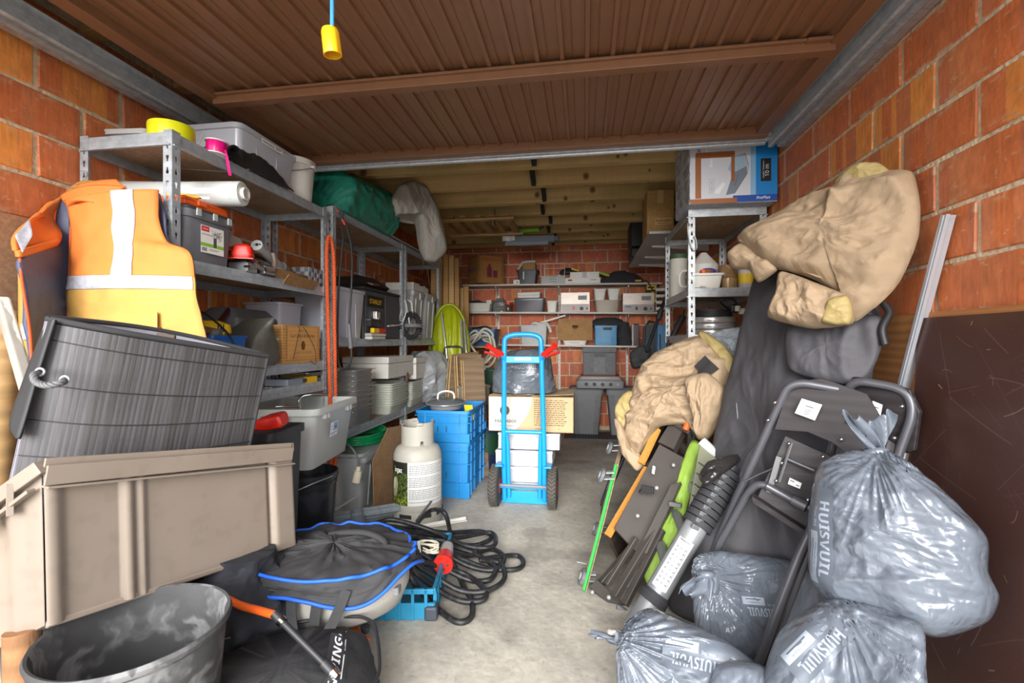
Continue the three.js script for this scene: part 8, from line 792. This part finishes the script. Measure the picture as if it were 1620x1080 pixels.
// ---------- shelves on the back wall ----------
{
  const wh = mat('#c9c7c0', { rough: 0.5 });
  const S = (label, y, x0, x1, tilt) => { const s = thing('wall_shelf', label, 'shelf', [0, y, 0], [0, 0, tilt], 'white shelves on the back wall'); part(s, 'shelf_board', bx(x1 - x0, 0.02, 0.26, (x0 + x1) / 2, -0.01, -5.56, 0.002), wh); for (const x of [-1.05, -0.30, 0.5]) if (x > x0 && x < x1) part(s, 'bracket', mv(ext([[0, 0], [0.2, 0], [0.2, -0.012], [0.012, -0.09], [0, -0.09]], 0.014, 0.001), x, -0.021, -5.69, 0, -Math.PI / 2, 0), M.white); return s; };
  S('topmost white wall shelf at the back, under the joists', 1.728, -1.44, 0.86, -0.008); S('middle white wall shelf at the back, holding the steel boxes', 1.398, -1.5, 0.88, -0.012); S('lowest white wall shelf at the back, above the grey bins', 1.018, -1.0, 0.66, -0.012);
  const rl = ['white slotted wall rail left of the hand truck arch', 'white slotted wall rail behind the middle of the shelves', 'white slotted wall rail at the right end of the shelves']; [-1.05, -0.30, 0.5].forEach((x, i) => { const r = thing('shelf_rail', rl[i], 'rail', [x, 0.45, -5.694]); part(r, 'rail_strip', bx(0.026, 1.45, 0.012, 0, 0.725, 0, 0.001), M.white); part(r, 'slot', [...Array(28)].map((_, k) => bx(0.004, 0.022, 0.002, 0, 0.04 + k * 0.05, 0.0065)), M.grey); });
  const onS = (base, tilt) => (x) => base + tilt * x; const y1 = (x) => 1.7285 - 0.008 * x, y2 = (x) => 1.3985 - 0.012 * x, y3 = (x) => 1.0185 - 0.012 * x;
  // top shelf
  let t = thing('moving_carton', 'big brown moving carton with purple and red lettering on the top shelf', 'carton', [-1.17, y1(-1.2) - 0.002, -5.50], 0.62); part(t, 'carton', softbox(0.34, 0.33, 0.30, 6, 0.004), mat('#a5753e', { rough: 0.9, map: 'board', rep: 3 }), { pos: [0, 0.166, 0] });
  const cf = (f) => flat(canvasTex(384, 360, (c, w, h) => { c.fillStyle = '#a5753e'; c.fillRect(0, 0, w, h); c.textAlign = 'center'; f(c, w, h); }), { roughness: 0.9 }); part(t, 'print', plate(0.27, 0.3, 0, 0.166, 0.1545).rotateY(0), cf((c, w, h) => { c.fillStyle = '#b03a2a'; c.font = 'bold 58px sans-serif'; c.fillText('OPBERGDOOS', w / 2, 62, 360); c.fillStyle = '#7a3048'; c.fillRect(120, 150, 90, 140); c.beginPath(); c.arc(165, 130, 26, 0, 7); c.fill(); c.fillRect(230, 190, 80, 100); })); part(t, 'print', mv(plate(0.27, 0.3), -0.1745, 0.166, 0, 0, -Math.PI / 2, 0), cf((c, w, h) => { c.fillStyle = '#4a2f78'; c.font = 'bold 54px sans-serif'; c.fillText('OPBERGDOOS', w / 2, 190, 350); c.fillRect(30, 200, 320, 6); c.fillStyle = '#b03a2a'; c.font = 'bold 44px sans-serif'; c.fillText('LEEN BAKKER', w / 2, 330, 320); c.strokeStyle = '#4a3018'; c.lineWidth = 5; c.beginPath(); c.arc(w / 2, 60, 30, 0.1, 3.0); c.stroke(); }));
  t = thing('storage_bin', 'black plastic bin with cardboard and cloth in it on the top shelf', 'storage bin', [-0.665, y1(-0.67), -5.54]); part(t, 'bin_body', tub(0.24, 0.2, 0.165, { bw: 0.2, bd: 0.17, r: 0.015 }), mat('#33363c', { rough: 0.45 })); part(t, 'cardboard', softbox(0.15, 0.1, 0.12, 3, 0.004).translate(0.02, 0.2, 0), M.card); part(t, 'cloth', tube([[-0.11, 0.18, 0.05], [-0.06, 0.25, 0.05], [0.0, 0.265, 0.06], [0.09, 0.27, 0.04]], 0.014, 24, 8), M.offwhite); part(t, 'label', plate(0.012, 0.09, -0.04, 0.1, 0.101), M.white);
  t = thing('small_box', 'tiny white box on the shelf edge before the black bin', 'box', [-0.79, y1(-0.8), -5.48]); part(t, 'box_body', bx(0.075, 0.05, 0.06, 0, 0.025, 0, 0.003), M.white); part(t, 'opening', bx(0.02, 0.012, 0.002, 0.01, 0.02, 0.0305), M.dark);
  const tl = ['lowest grey flat tray under the wire racks', 'second grey flat tray under the wire racks', 'uppermost grey flat tray under the wire racks']; for (let i = 0; i < 3; i++) { t = thing('flat_tray', tl[i], 'tray', [-0.36, y1(-0.36) + i * 0.028, -5.54]); part(t, 'tray_body', tub(0.29, 0.2, 0.026, { bw: 0.28, bd: 0.19, r: 0.01, lip: 0.006, lh: 0.005 }), M.lgrey); part(t, 'handle', bx(0.08, 0.006, 0.01, 0, 0.02, 0.11, 0.002), M.grey); }
  t = thing('wire_rack', 'two upright white wire racks standing on the grey trays', 'wire rack', [-0.37, y1(-0.36) + 0.086, -5.54]); part(t, 'outer_frame', ptube([[-0.14, 0, 0.03], [-0.14, 0.16, 0.03], [0.14, 0.16, 0.03], [0.14, 0, 0.03]], 0.0035, 0.01, 60, 6), M.white); part(t, 'inner_frame', ptube([[-0.1, 0, -0.03], [-0.1, 0.11, -0.03], [0.13, 0.11, -0.03], [0.13, 0, -0.03]], 0.0035, 0.01, 60, 6), M.white);
  t = thing('flat_box', 'long flat white box with red logo on the top shelf', 'box', [-0.02, y1(0), -5.53]); part(t, 'box_body', bx(0.40, 0.065, 0.2, 0, 0.0325, 0, 0.003), M.white); part(t, 'print', plate(0.36, 0.04, 0, 0.035, 0.101), flat(canvasTex(256, 32, (c, w, h) => { c.fillStyle = '#e4e2dc'; c.fillRect(0, 0, w, h); c.fillStyle = '#b02828'; c.fillRect(8, 8, 34, 14); c.fillStyle = '#555'; c.fillRect(190, 12, 50, 5); })));
  t = thing('flat_box', 'shorter taped white box lying on the long flat white box', 'box', [0.0, y1(0) + 0.0655, -5.53]); part(t, 'box_body', bx(0.33, 0.065, 0.18, 0, 0.0325, 0, 0.003), M.white); part(t, 'tape', bx(0.05, 0.066, 0.181, 0.0, 0.033, 0), M.lgrey);
  t = thing('work_gloves', 'black and yellow work gloves lying beside the white boxes', 'gloves', [-0.17, y1(-0.1) + 0.1315, -5.58], 0.1); part(t, 'glove', soft(0.24, 0.1, 0.06, { prof: (q) => Math.cos(q * 1.2), amp: 0.02, f: 14, n: 48, m: 18, seed: 5 }), M.black); part(t, 'cuff', mv(bx(0.1, 0.025, 0.05, 0, 0, 0, 0.01), 0.06, 0.04, 0.03, 0, 0, -0.3), M.yellow);
  t = thing('black_bundle', 'black fabric bundle with a lime strap at the right of the top shelf', 'bundle', [0.42, y1(0.42), -5.52]); part(t, 'fabric', soft(0.48, 0.18, 0.13, { e: 0.8, prof: (q) => Math.cos(q * 1.25), amp: 0.03, f: 8, n: 72, m: 24, seed: 9 }), M.fabBlack); part(t, 'strap', mv(bx(0.14, 0.035, 0.06, 0, 0, 0, 0.012), -0.2, 0.11, 0.03, 0, 0, -0.35), mat('#8fae1e')); part(t, 'buckle', bx(0.07, 0.02, 0.03, 0.18, 0.02, 0.08, 0.006), M.yellow); part(t, 'loose_strap', tube([[0.22, 0.03, 0.09], [0.28, 0.0, 0.12], [0.31, -0.06, 0.13], [0.36, -0.12, 0.12], [0.4, -0.16, 0.1]], 0.007, 30, 6), M.black);
  t = thing('blister_pack', 'yellow, red and black tool blister pack hanging at the right end of the shelves', 'package', [0.745, 1.58, -5.44]); part(t, 'card', plate(0.13, 0.26, 0, 0, 0, 0.012), flat(canvasTex(128, 256, (c, w, h) => { c.fillStyle = '#1a1816'; c.fillRect(0, 0, w, h); c.fillStyle = '#d8b422'; c.fillRect(12, 14, 104, 56); c.fillRect(60, 90, 50, 120); c.fillStyle = '#b3261e'; c.fillRect(14, 120, 40, 110); c.fillStyle = '#111'; c.fillRect(24, 34, 70, 16); }))); part(t, 'hanger', rod([0, 0.13, 0], [0, 0.2, -0.02], 0.005, 6), M.lgrey);
  // middle shelf
  t = thing('stacking_bin', 'pale grey open stacking bin with notched ends on the middle shelf', 'bin', [-1.30, y2(-1.3), -5.52]); part(t, 'bin_body', tub(0.42, 0.24, 0.10, { bw: 0.38, bd: 0.21, r: 0.015, lip: 0.008 }), M.offwhite); part(t, 'raised_end', [bx(0.06, 0.04, 0.24, 0.19, 0.115, 0, 0.004), bx(0.04, 0.04, 0.24, -0.2, 0.115, 0, 0.004)], M.offwhite); part(t, 'contents', soft(0.3, 0.16, 0.06, { amp: 0.03, f: 14, n: 40, m: 12, prof: (q) => Math.cos(q * 1.3) }), M.dark, { pos: [0, 0.07, 0] });
  t = thing('screw_jar', 'clear bag and red-lidded jar of oddments beside the stacking bin', 'jar', [-0.90, y2(-0.9), -5.52]); part(t, 'jar_wall', lathe([[0, 0], [0.05, 0], [0.052, 0.005], [0.052, 0.09], [0.045, 0.1], [0, 0.1]], 24), mat('#5a4638', { rough: 0.2 })); part(t, 'lid', lathe([[0.05, 0.09], [0.054, 0.09], [0.054, 0.112], [0, 0.114]], 24), M.red); part(t, 'bag', soft(0.14, 0.1, 0.16, { prof: (q) => Math.cos(q * 1.1), amp: 0.025, f: 12, n: 44, m: 20, seed: 3 }), mat('#8a8a88', { rough: 0.2, tr: 0.4, map: null }), { pos: [-0.1, 0, 0] });
  t = thing('storage_tote', 'dark tinted clear tote under white trays on the middle shelf', 'tote', [-0.635, y2(-0.64), -5.53]); part(t, 'tote_body', tub(0.35, 0.24, 0.15, { bw: 0.32, bd: 0.21, r: 0.02, lip: 0.006, lh: 0.015 }), mat('#8d8a92', { rough: 0.25, tr: 0.6, map: null })); part(t, 'lid', mv(lidG(0.36, 0.25, 0.012), 0, 0.15, 0), M.dark); part(t, 'contents', [bx(0.14, 0.05, 0.12, -0.05, 0.03, 0.03, 0.008)], M.offwhite); part(t, 'contents', bx(0.12, 0.1, 0.1, 0.09, 0.06, 0.02, 0.02), mat('#9a7a6a'));
  const tr2 = ['lower white shallow tray on the tinted tote', 'upper white shallow tray on the tinted tote']; [0, 1].forEach((i) => { const q = thing('shallow_tray', tr2[i], 'tray', [-0.645, y2(-0.64) + 0.163 + i * 0.034, -5.53], [0, 0, 0.02]); part(q, 'tray_body', tub(0.27, 0.2, 0.03, { bw: 0.255, bd: 0.185, r: 0.01, lip: 0.004, lh: 0.004 }), M.white); part(q, 'rim', bx(0.275, 0.004, 0.205, 0, 0.031, 0, 0.002), M.dark); });
  t = thing('small_tub', 'small white tapered tub between the tote and the steel box', 'tub', [-0.375, y2(-0.37), -5.5]); part(t, 'tub_wall', tub(0.12, 0.12, 0.125, { bw: 0.1, bd: 0.1, r: 0.02, lip: 0.005, lh: 0.01 }), M.white);
  const st = (label, x, w, h, knobs) => { const q = thing('steel_appliance', label, 'appliance', [x, y2(x), -5.54]); part(q, 'housing', bx(w, h, 0.24, 0, h / 2, 0, 0.004), mat('#c9bdb4', { rough: 0.38, metal: 0.25 })); part(q, 'rating_plate', plate(w * 0.3, h * 0.22, w * 0.25, h * 0.72, 0.121), M.grey); part(q, 'control_panel', plate(w * 0.96, h * 0.38, 0, h * 0.21, 0.121), mat('#a79c96', { rough: 0.4 })); part(q, 'knob', mv(lathe([[0, 0], [0.022, 0], [0.02, 0.016], [0, 0.018]], 20), w * 0.22, h * 0.17, 0.121, Math.PI / 2, 0, 0), M.black); part(q, 'switch', bx(0.022, 0.036, 0.008, -w * 0.06, h * 0.19, 0.123, 0.003), knobs ? M.red : M.dark); part(q, 'switch', bx(0.02, 0.02, 0.006, w * 0.4, h * 0.17, 0.123, 0.003), M.dgrey); return q; };
  st('steel food warmer box with red switch and black knob on the middle shelf', -0.105, 0.33, 0.225, 1); const s2 = st('second steel food warmer box with blue sticker at the right of the middle shelf', 0.60, 0.345, 0.215, 0); part(s2, 'sticker', plate(0.06, 0.016, -0.11, 0.06, 0.1225), mat('#3a8fc8'));
  t = thing('steel_container', 'wide steel food container supporting two deep ones', 'container', [0.255, y2(0.25), -5.54]); part(t, 'container_wall', tub(0.28, 0.22, 0.135, { bw: 0.25, bd: 0.19, r: 0.03, lip: 0.01, lh: 0.005 }), mat('#aca292', { rough: 0.4 })); const dl = ['left one of two deep steel containers standing on the wide one', 'right one of two deep steel containers standing on the wide one']; [0.175, 0.33].forEach((x, i) => { const q = thing('steel_container', dl[i], 'container', [x, y2(0.25) + 0.137, -5.54]); part(q, 'container_wall', tub(0.14, 0.18, 0.13, { bw: 0.105, bd: 0.15, r: 0.02, lip: 0.008, lh: 0.005 }), M.white); });
  // low shelf
  t = thing('euro_crate', 'light grey open crate with a white rag on the lowest shelf', 'crate', [-0.585, y3(-0.58), -5.53]); part(t, 'crate_wall', tub(0.31, 0.24, 0.225, { bw: 0.285, bd: 0.22, r: 0.012, lip: 0.01, lh: 0.015 }), M.lgrey); for (const x of [-0.09, 0, 0.09]) part(t, 'rib', bx(0.008, 0.2, 0.008, x, 0.11, 0.118), M.lgrey); part(t, 'rag', [tube([[-0.04, 0.22, 0.0], [0.0, 0.25, 0.05], [0.08, 0.235, 0.06], [0.15, 0.24, 0.08], [0.19, 0.18, 0.11], [0.2, 0.14, 0.11]], 0.02, 40, 8)], M.offwhite);
  t = thing('white_batten', 'white slat lying diagonally from the crate up to the middle shelf', 'slat', [0, 0, 0]); part(t, 'slat_bar', bar([-0.56, 1.265, -5.5], [-0.22, 1.365, -5.5], 0.025, 0.02, 0.003), M.white);
  t = thing('fruit_carton', 'open brown fruit carton with a heart-shaped hand hole on the lowest shelf', 'carton', [-0.105, y3(-0.1) + 0.052, -5.53]); { const w = 0.385, h = 0.245; const hole = [[0, -0.02], [0.035, 0.012], [0.03, 0.03], [0.01, 0.034], [0, 0.026], [-0.01, 0.034], [-0.03, 0.03], [-0.035, 0.012]].map(([x, y]) => [x - 0.0, y + h * 0.58]); part(t, 'front_wall', mv(ext([[-w / 2, 0], [w / 2, 0], [w / 2, h], [-w / 2, h]], 0.005, 0, [hole]), 0, 0, 0.12), M.card); part(t, 'back_wall', bx(w, h, 0.005, 0, h / 2, -0.12), M.card); for (const s of [1, -1]) part(t, 'side_wall', bx(0.005, h, 0.24, s * w / 2, h / 2, 0), M.card); part(t, 'base', bx(w, 0.005, 0.24, 0, 0.0025, 0), M.card); part(t, 'corner_tab', [-1, 1].flatMap((s) => [bx(0.04, 0.012, 0.05, s * 0.12, h + 0.004, 0.09, 0.004)]), M.card); }
  t = thing('flat_dish', 'low white metal dish under the fruit carton', 'dish', [-0.11, y3(-0.1), -5.52]); part(t, 'dish_body', tub(0.27, 0.2, 0.05, { bw: 0.25, bd: 0.18, r: 0.03, lip: 0.004 }), M.white); part(t, 'label', plate(0.11, 0.018, 0, 0.028, 0.099), M.lgrey);
  t = thing('folding_crate', 'blue folding crate at the right of the lowest shelf', 'crate', [0.24, y3(0.24), -5.53]); { const b = mat('#3a86b4', { rough: 0.45 }), w = 0.25, h = 0.225; part(t, 'crate_wall', tub(w, 0.24, h, { bw: w * 0.97, bd: 0.235, r: 0.008, lip: 0.004, lh: 0.02 }), b); for (let i = 0; i < 5; i++) part(t, 'rib', bx(0.008, h * 0.9, 0.008, -w * 0.42 + i * w * 0.21, h / 2, 0.121, 0.001), b); for (const y of [0.03, 0.1, 0.2]) part(t, 'rail', bx(w, 0.008, 0.01, 0, y, 0.121, 0.001), b); part(t, 'handle_hole', bx(0.1, 0.03, 0.004, 0.02, h * 0.84, 0.124, 0.004), M.dark); }
  t = thing('black_coat', 'black fabric heap lying over the blue folding crate', 'coat', [0.26, y3(0.3) + 0.228, -5.55]); part(t, 'fabric', soft(0.42, 0.2, 0.085, { e: 0.8, prof: (q) => Math.cos(q * 1.2), amp: 0.025, f: 9, n: 64, m: 22, seed: 14 }), M.fabBlack);
  t = thing('black_bag', 'black fabric bag standing beside the blue folding crate', 'bag', [0.455, y3(0.45), -5.53]); part(t, 'bag_skin', soft(0.16, 0.18, 0.26, { e: 0.75, prof: (q) => 1 - 0.5 * q * q, amp: 0.025, f: 8, n: 56, m: 30, seed: 18 }), M.fabBlack);
  t = thing('bottle_box', 'dark red and silver bottle box at the right end of the lowest shelf', 'box', [0.575, y3(0.57), -5.5]); part(t, 'box_body', bx(0.075, 0.24, 0.075, 0, 0.12, 0, 0.004), mat('#3a1512', { rough: 0.4 })); part(t, 'silver_band', bx(0.02, 0.242, 0.077, -0.034, 0.121, 0, 0.003), M.lgrey); part(t, 'flap', bx(0.05, 0.012, 0.05, 0.01, 0.246, 0, 0.003), M.dark);
  // floor at the back
  const bin = (label, x) => { const q = thing('storage_bin', label, 'storage bin', [x, 0.013, -5.47], 0, 'tall grey bins against the back wall'); part(q, 'bin_body', tub(0.36, 0.30, 0.50, { bw: 0.27, bd: 0.24, r: 0.02, lip: 0.012, lh: 0.05 }), mat('#7c7e83', { rough: 0.5 })); part(q, 'front_panel', mv(loft([[0.15, 0], [0.2, 0.44]].map(([w, y]) => [[-w / 2, y, 0], [w / 2, y, 0], [w / 2, y, 0.006], [-w / 2, y, 0.006]].reverse()), { top: true, bottom: true }), 0, 0.01, 0.122, 0.065, 0, 0), mat('#85878c', { rough: 0.5 })); part(q, 'lid', mv(lidG(0.385, 0.325, 0.03), 0, 0.501, 0), mat('#606267', { rough: 0.5 })); return q; };
  bin('tall grey lidded bin against the back wall, carrying the gas stove', 0.02); const b2 = bin('tall grey lidded bin against the back wall, half behind the tan cover', 0.43); part(b2, 'castor', mv(new THREE.SphereGeometry(0.025, 12, 10), 0.05, 0.32, 0.17), M.dark);
  t = thing('gas_stove', 'grey portable gas stove with four black knobs on the bin lids', 'stove', [0.17, 0.545, -5.38]); part(t, 'stove_body', loft([ring(0.50, 0.30, 0.02, 0), ring(0.52, 0.31, 0.03, 0.02), ring(0.52, 0.31, 0.03, 0.075), ring(0.47, 0.27, 0.04, 0.10)], { top: true, bottom: true }), mat('#94969a', { rough: 0.35 })); part(t, 'lid', loft([ring(0.47, 0.27, 0.04, 0.10), ring(0.45, 0.26, 0.05, 0.125)], { top: true, bottom: true }), mat('#a2a4a8', { rough: 0.35 })); for (let i = 0; i < 4; i++) part(t, 'knob', mv(lathe([[0, 0], [0.02, 0], [0.018, 0.018], [0, 0.02]], 18), -0.15 + i * 0.088, 0.045, 0.156, Math.PI / 2, 0, 0), M.black); part(t, 'igniter', mv(cyl(0.012, 0.012, 0.01, 0, 0, 0, 14), 0.19, 0.045, 0.158, Math.PI / 2), M.lgrey);
  t = thing('orange_board', 'orange brown board lying on the gas stove', 'board', [0.17, 0.671, -5.40]); part(t, 'board_face', bx(0.42, 0.01, 0.24, 0, 0.005, 0, 0.002), mat('#9a4a26', { rough: 0.6 }));
  t = thing('cool_box', 'grey speckled foam cool box standing on the gas stove', 'cool box', [0.165, 0.6815, -5.42]); { const g = mat('#818286', { rough: 0.85, map: 'board', rep: 6 }); part(t, 'box_body', bx(0.36, 0.255, 0.24, 0, 0.128, 0, 0.012), g); part(t, 'lid', bx(0.375, 0.06, 0.255, 0, 0.285, 0, 0.012), g); part(t, 'front_recess', bx(0.13, 0.2, 0.006, 0, 0.12, 0.121, 0.002), mat('#8d8e92', { rough: 0.85, map: 'board', rep: 6 })); part(t, 'label', plate(0.12, 0.06, 0, 0.235, 0.129), M.black); }
  t = thing('door_mat', 'ribbed grey door mat lying under the tall grey bins', 'mat', [0.20, 0.0005, -5.33]); part(t, 'mat_base', bx(0.85, 0.008, 0.42, 0, 0.004, 0, 0.002), M.dgrey); for (let i = 0; i < 30; i++) part(t, 'rib', bx(0.012, 0.004, 0.41, -0.41 + i * 0.0283, 0.01, 0), M.dark);
}
// ---------- back right ----------
{
  const wh = mat('#b9bcbd', { rough: 0.5 });
  const s = thing('wall_shelf', 'pale grey shelf on white brackets high on the right wall', 'shelf', [0.745, 1.86, -4.4]); part(s, 'shelf_board', bx(0.54, 0.02, 1.6, 0, 0.01, 0, 0.002), wh); for (const z of [0.35, -0.15, -0.6]) part(s, 'bracket', mv(ext([[0, 0], [-0.45, 0], [-0.45, -0.012], [-0.02, -0.05], [0, -0.05]], 0.025, 0.001), 0.265, -0.001, z), M.white);
  const c = thing('printed_carton', 'small brown carton with a rounded name panel on the high right shelf', 'carton', [0.575, 1.8805, -3.86]); part(c, 'carton', softbox(0.2, 0.34, 0.28, 2, 0.003), mat('#c59a5c', { rough: 0.85, map: 'board', rep: 3 }), { pos: [0, 0.171, 0] }); part(c, 'print', plate(0.15, 0.08, 0.02, 0.10, 0.1435), flat(canvasTex(192, 100, (x, w, h) => { x.fillStyle = '#c59a5c'; x.fillRect(0, 0, w, h); x.strokeStyle = '#6a4a24'; x.lineWidth = 5; x.strokeRect(8, 8, w - 16, h - 16); x.fillStyle = '#5a3d1c'; x.font = 'bold 34px serif'; x.fillText('Pastrador', 22, 56, 150); x.fillRect(40, 70, 110, 4); }))); part(c, 'tape', bx(0.045, 0.1, 0.001, 0, 0.29, 0.1435), mat('#c9a878', { rough: 0.3 }));
  const b = thing('tool_case', 'black moulded plastic case on the high right shelf under the joists', 'case', [0.60, 1.8805, -4.85]); part(b, 'case_base', bx(0.30, 0.1, 0.3, 0, 0.05, 0, 0.02), M.black); part(b, 'case_lid', bx(0.31, 0.26, 0.31, 0, 0.235, 0, 0.02), M.black); part(b, 'latch', bx(0.1, 0.05, 0.012, -0.03, 0.31, 0.158, 0.004), M.dark); part(b, 'sticker', plate(0.05, 0.08, 0.1, 0.2, 0.157), mat('#7fa86a'));
  const p1 = thing('black_pole', 'long black telescopic pole with a collar leaning at the right rack', 'pole', [0, 0, 0]); part(p1, 'pole_tube', [rod([0.698, 1.567, -3.903], [0.478, 1.002, -3.717], 0.014, 14), rod([0.478, 1.002, -3.717], [0.414, 0.02, -5.256], 0.02, 14)], mat('#26272b', { rough: 0.3 })); part(p1, 'collar', rod([0.595, 1.308, -3.806], [0.569, 1.233, -3.792], 0.021, 14), M.black);
  const p2 = thing('black_umbrella', 'short black folded umbrella leaning beside the longer pole', 'umbrella', [0, 0, 0]); part(p2, 'canopy', rod([0.685, 1.238, -3.445], [0.57, 1.025, -3.377], 0.024, 14, 0.014), M.black); part(p2, 'shaft', rod([0.57, 1.025, -3.377], [0.633, 0.01, -5.714], 0.008, 10), M.black); part(p2, 'tip', rod([0.702, 1.284, -3.468], [0.685, 1.238, -3.445], 0.008, 10), M.dark);
  const po = thing('pouch_bag', 'small black drawstring pouch hanging from the black pole', 'pouch', [0, 0, 0]); part(po, 'bag_skin', pillow([[0.353, 0.96, -3.799], [0.432, 1.03, -3.811], [0.514, 1.001, -3.773], [0.494, 0.912, -3.77], [0.43, 0.851, -3.79], [0.373, 0.85, -3.802]], 0.05, [-0.2, 0.1, 1], { seed: 5, amp: 0.02, f: 10, n: 80, rings: 14 }), M.fabBlack); part(po, 'cord', tube([[0.437, 1.025, -3.771], [0.464, 1.085, -3.755], [0.521, 1.119, -3.754]], 0.004, 12, 6), M.black);
  const fr = thing('folded_chair_frame', 'dark folded frame with grey mesh standing by the back right corner', 'folded chair', [0, 0, 0]); part(fr, 'side_frame', ptube([[0.93, 0.02, -7.932], [0.562, 0.938, -4.641], [0.574, 1.242, -4.642], [0.667, 1.268, -4.556], [0.69, 0.941, -4.559], [1.079, 0.02, -7.247]], 0.014, 0.05, 80, 10), M.dark); part(fr, 'mesh_panel', slab([[0.571, 0.818, -4.622], [0.678, 0.792, -4.557], [0.668, 1.227, -4.566], [0.582, 1.217, -4.613]], 0.01), mat('#4b5558', { rough: 0.7 }));
  const bl = thing('blue_case', 'narrow blue plastic case standing behind the right rack post', 'case', [0.643, 0.955, -4.046].map((v, i) => (i === 1 ? 0 : v))); part(bl, 'case_body', bx(0.1, 1.2, 0.12, 0, 0.6, 0, 0.008), mat('#3a78a8', { rough: 0.45 })); part(bl, 'handle', bx(0.012, 0.14, 0.02, -0.03, 1.05, 0.065, 0.004), M.dark);
  const ws = thing('wire_tray', 'white wire letter tray stack at the right end of the back shelves', 'tray', [0.855, 1.389, -5.45]); for (let i = 0; i < 4; i++) part(ws, 'tray_level', [bx(0.15, 0.006, 0.2, 0, 0.02 + i * 0.07, 0, 0.002), bx(0.15, 0.03, 0.005, 0, 0.035 + i * 0.07, 0.1, 0.002)], M.white); part(ws, 'upright', [rod([-0.074, 0, 0.1], [-0.074, 0.26, 0.1], 0.004, 6), rod([0.074, 0, 0.1], [0.074, 0.26, 0.1], 0.004, 6)], M.white);
  // pull cord handle of the door
  const c0 = scene.children.find((o) => o.name === 'door_pull_cord'); part(c0, 'cord', [rod([0, 0.06, 0], [0.0, 0.36, 0], 0.005, 10)], mat('#3f9be0', { rough: 0.6, bump: 'weave', brep: 20, bs: 0.001 })); part(c0, 'grip', mv(lathe([[0.004, 0.062], [0.016, 0.06], [0.0185, 0.052], [0.019, 0.0], [0.0165, 0.0], [0.0155, 0.045], [0.004, 0.052]], 28).scale(1.12, 1, 1.12), 0.002, 0.0, 0, 0.1, 0, 0.08), mat('#f0b51e', { rough: 0.3 }));
}
renderer.render(scene, camera);
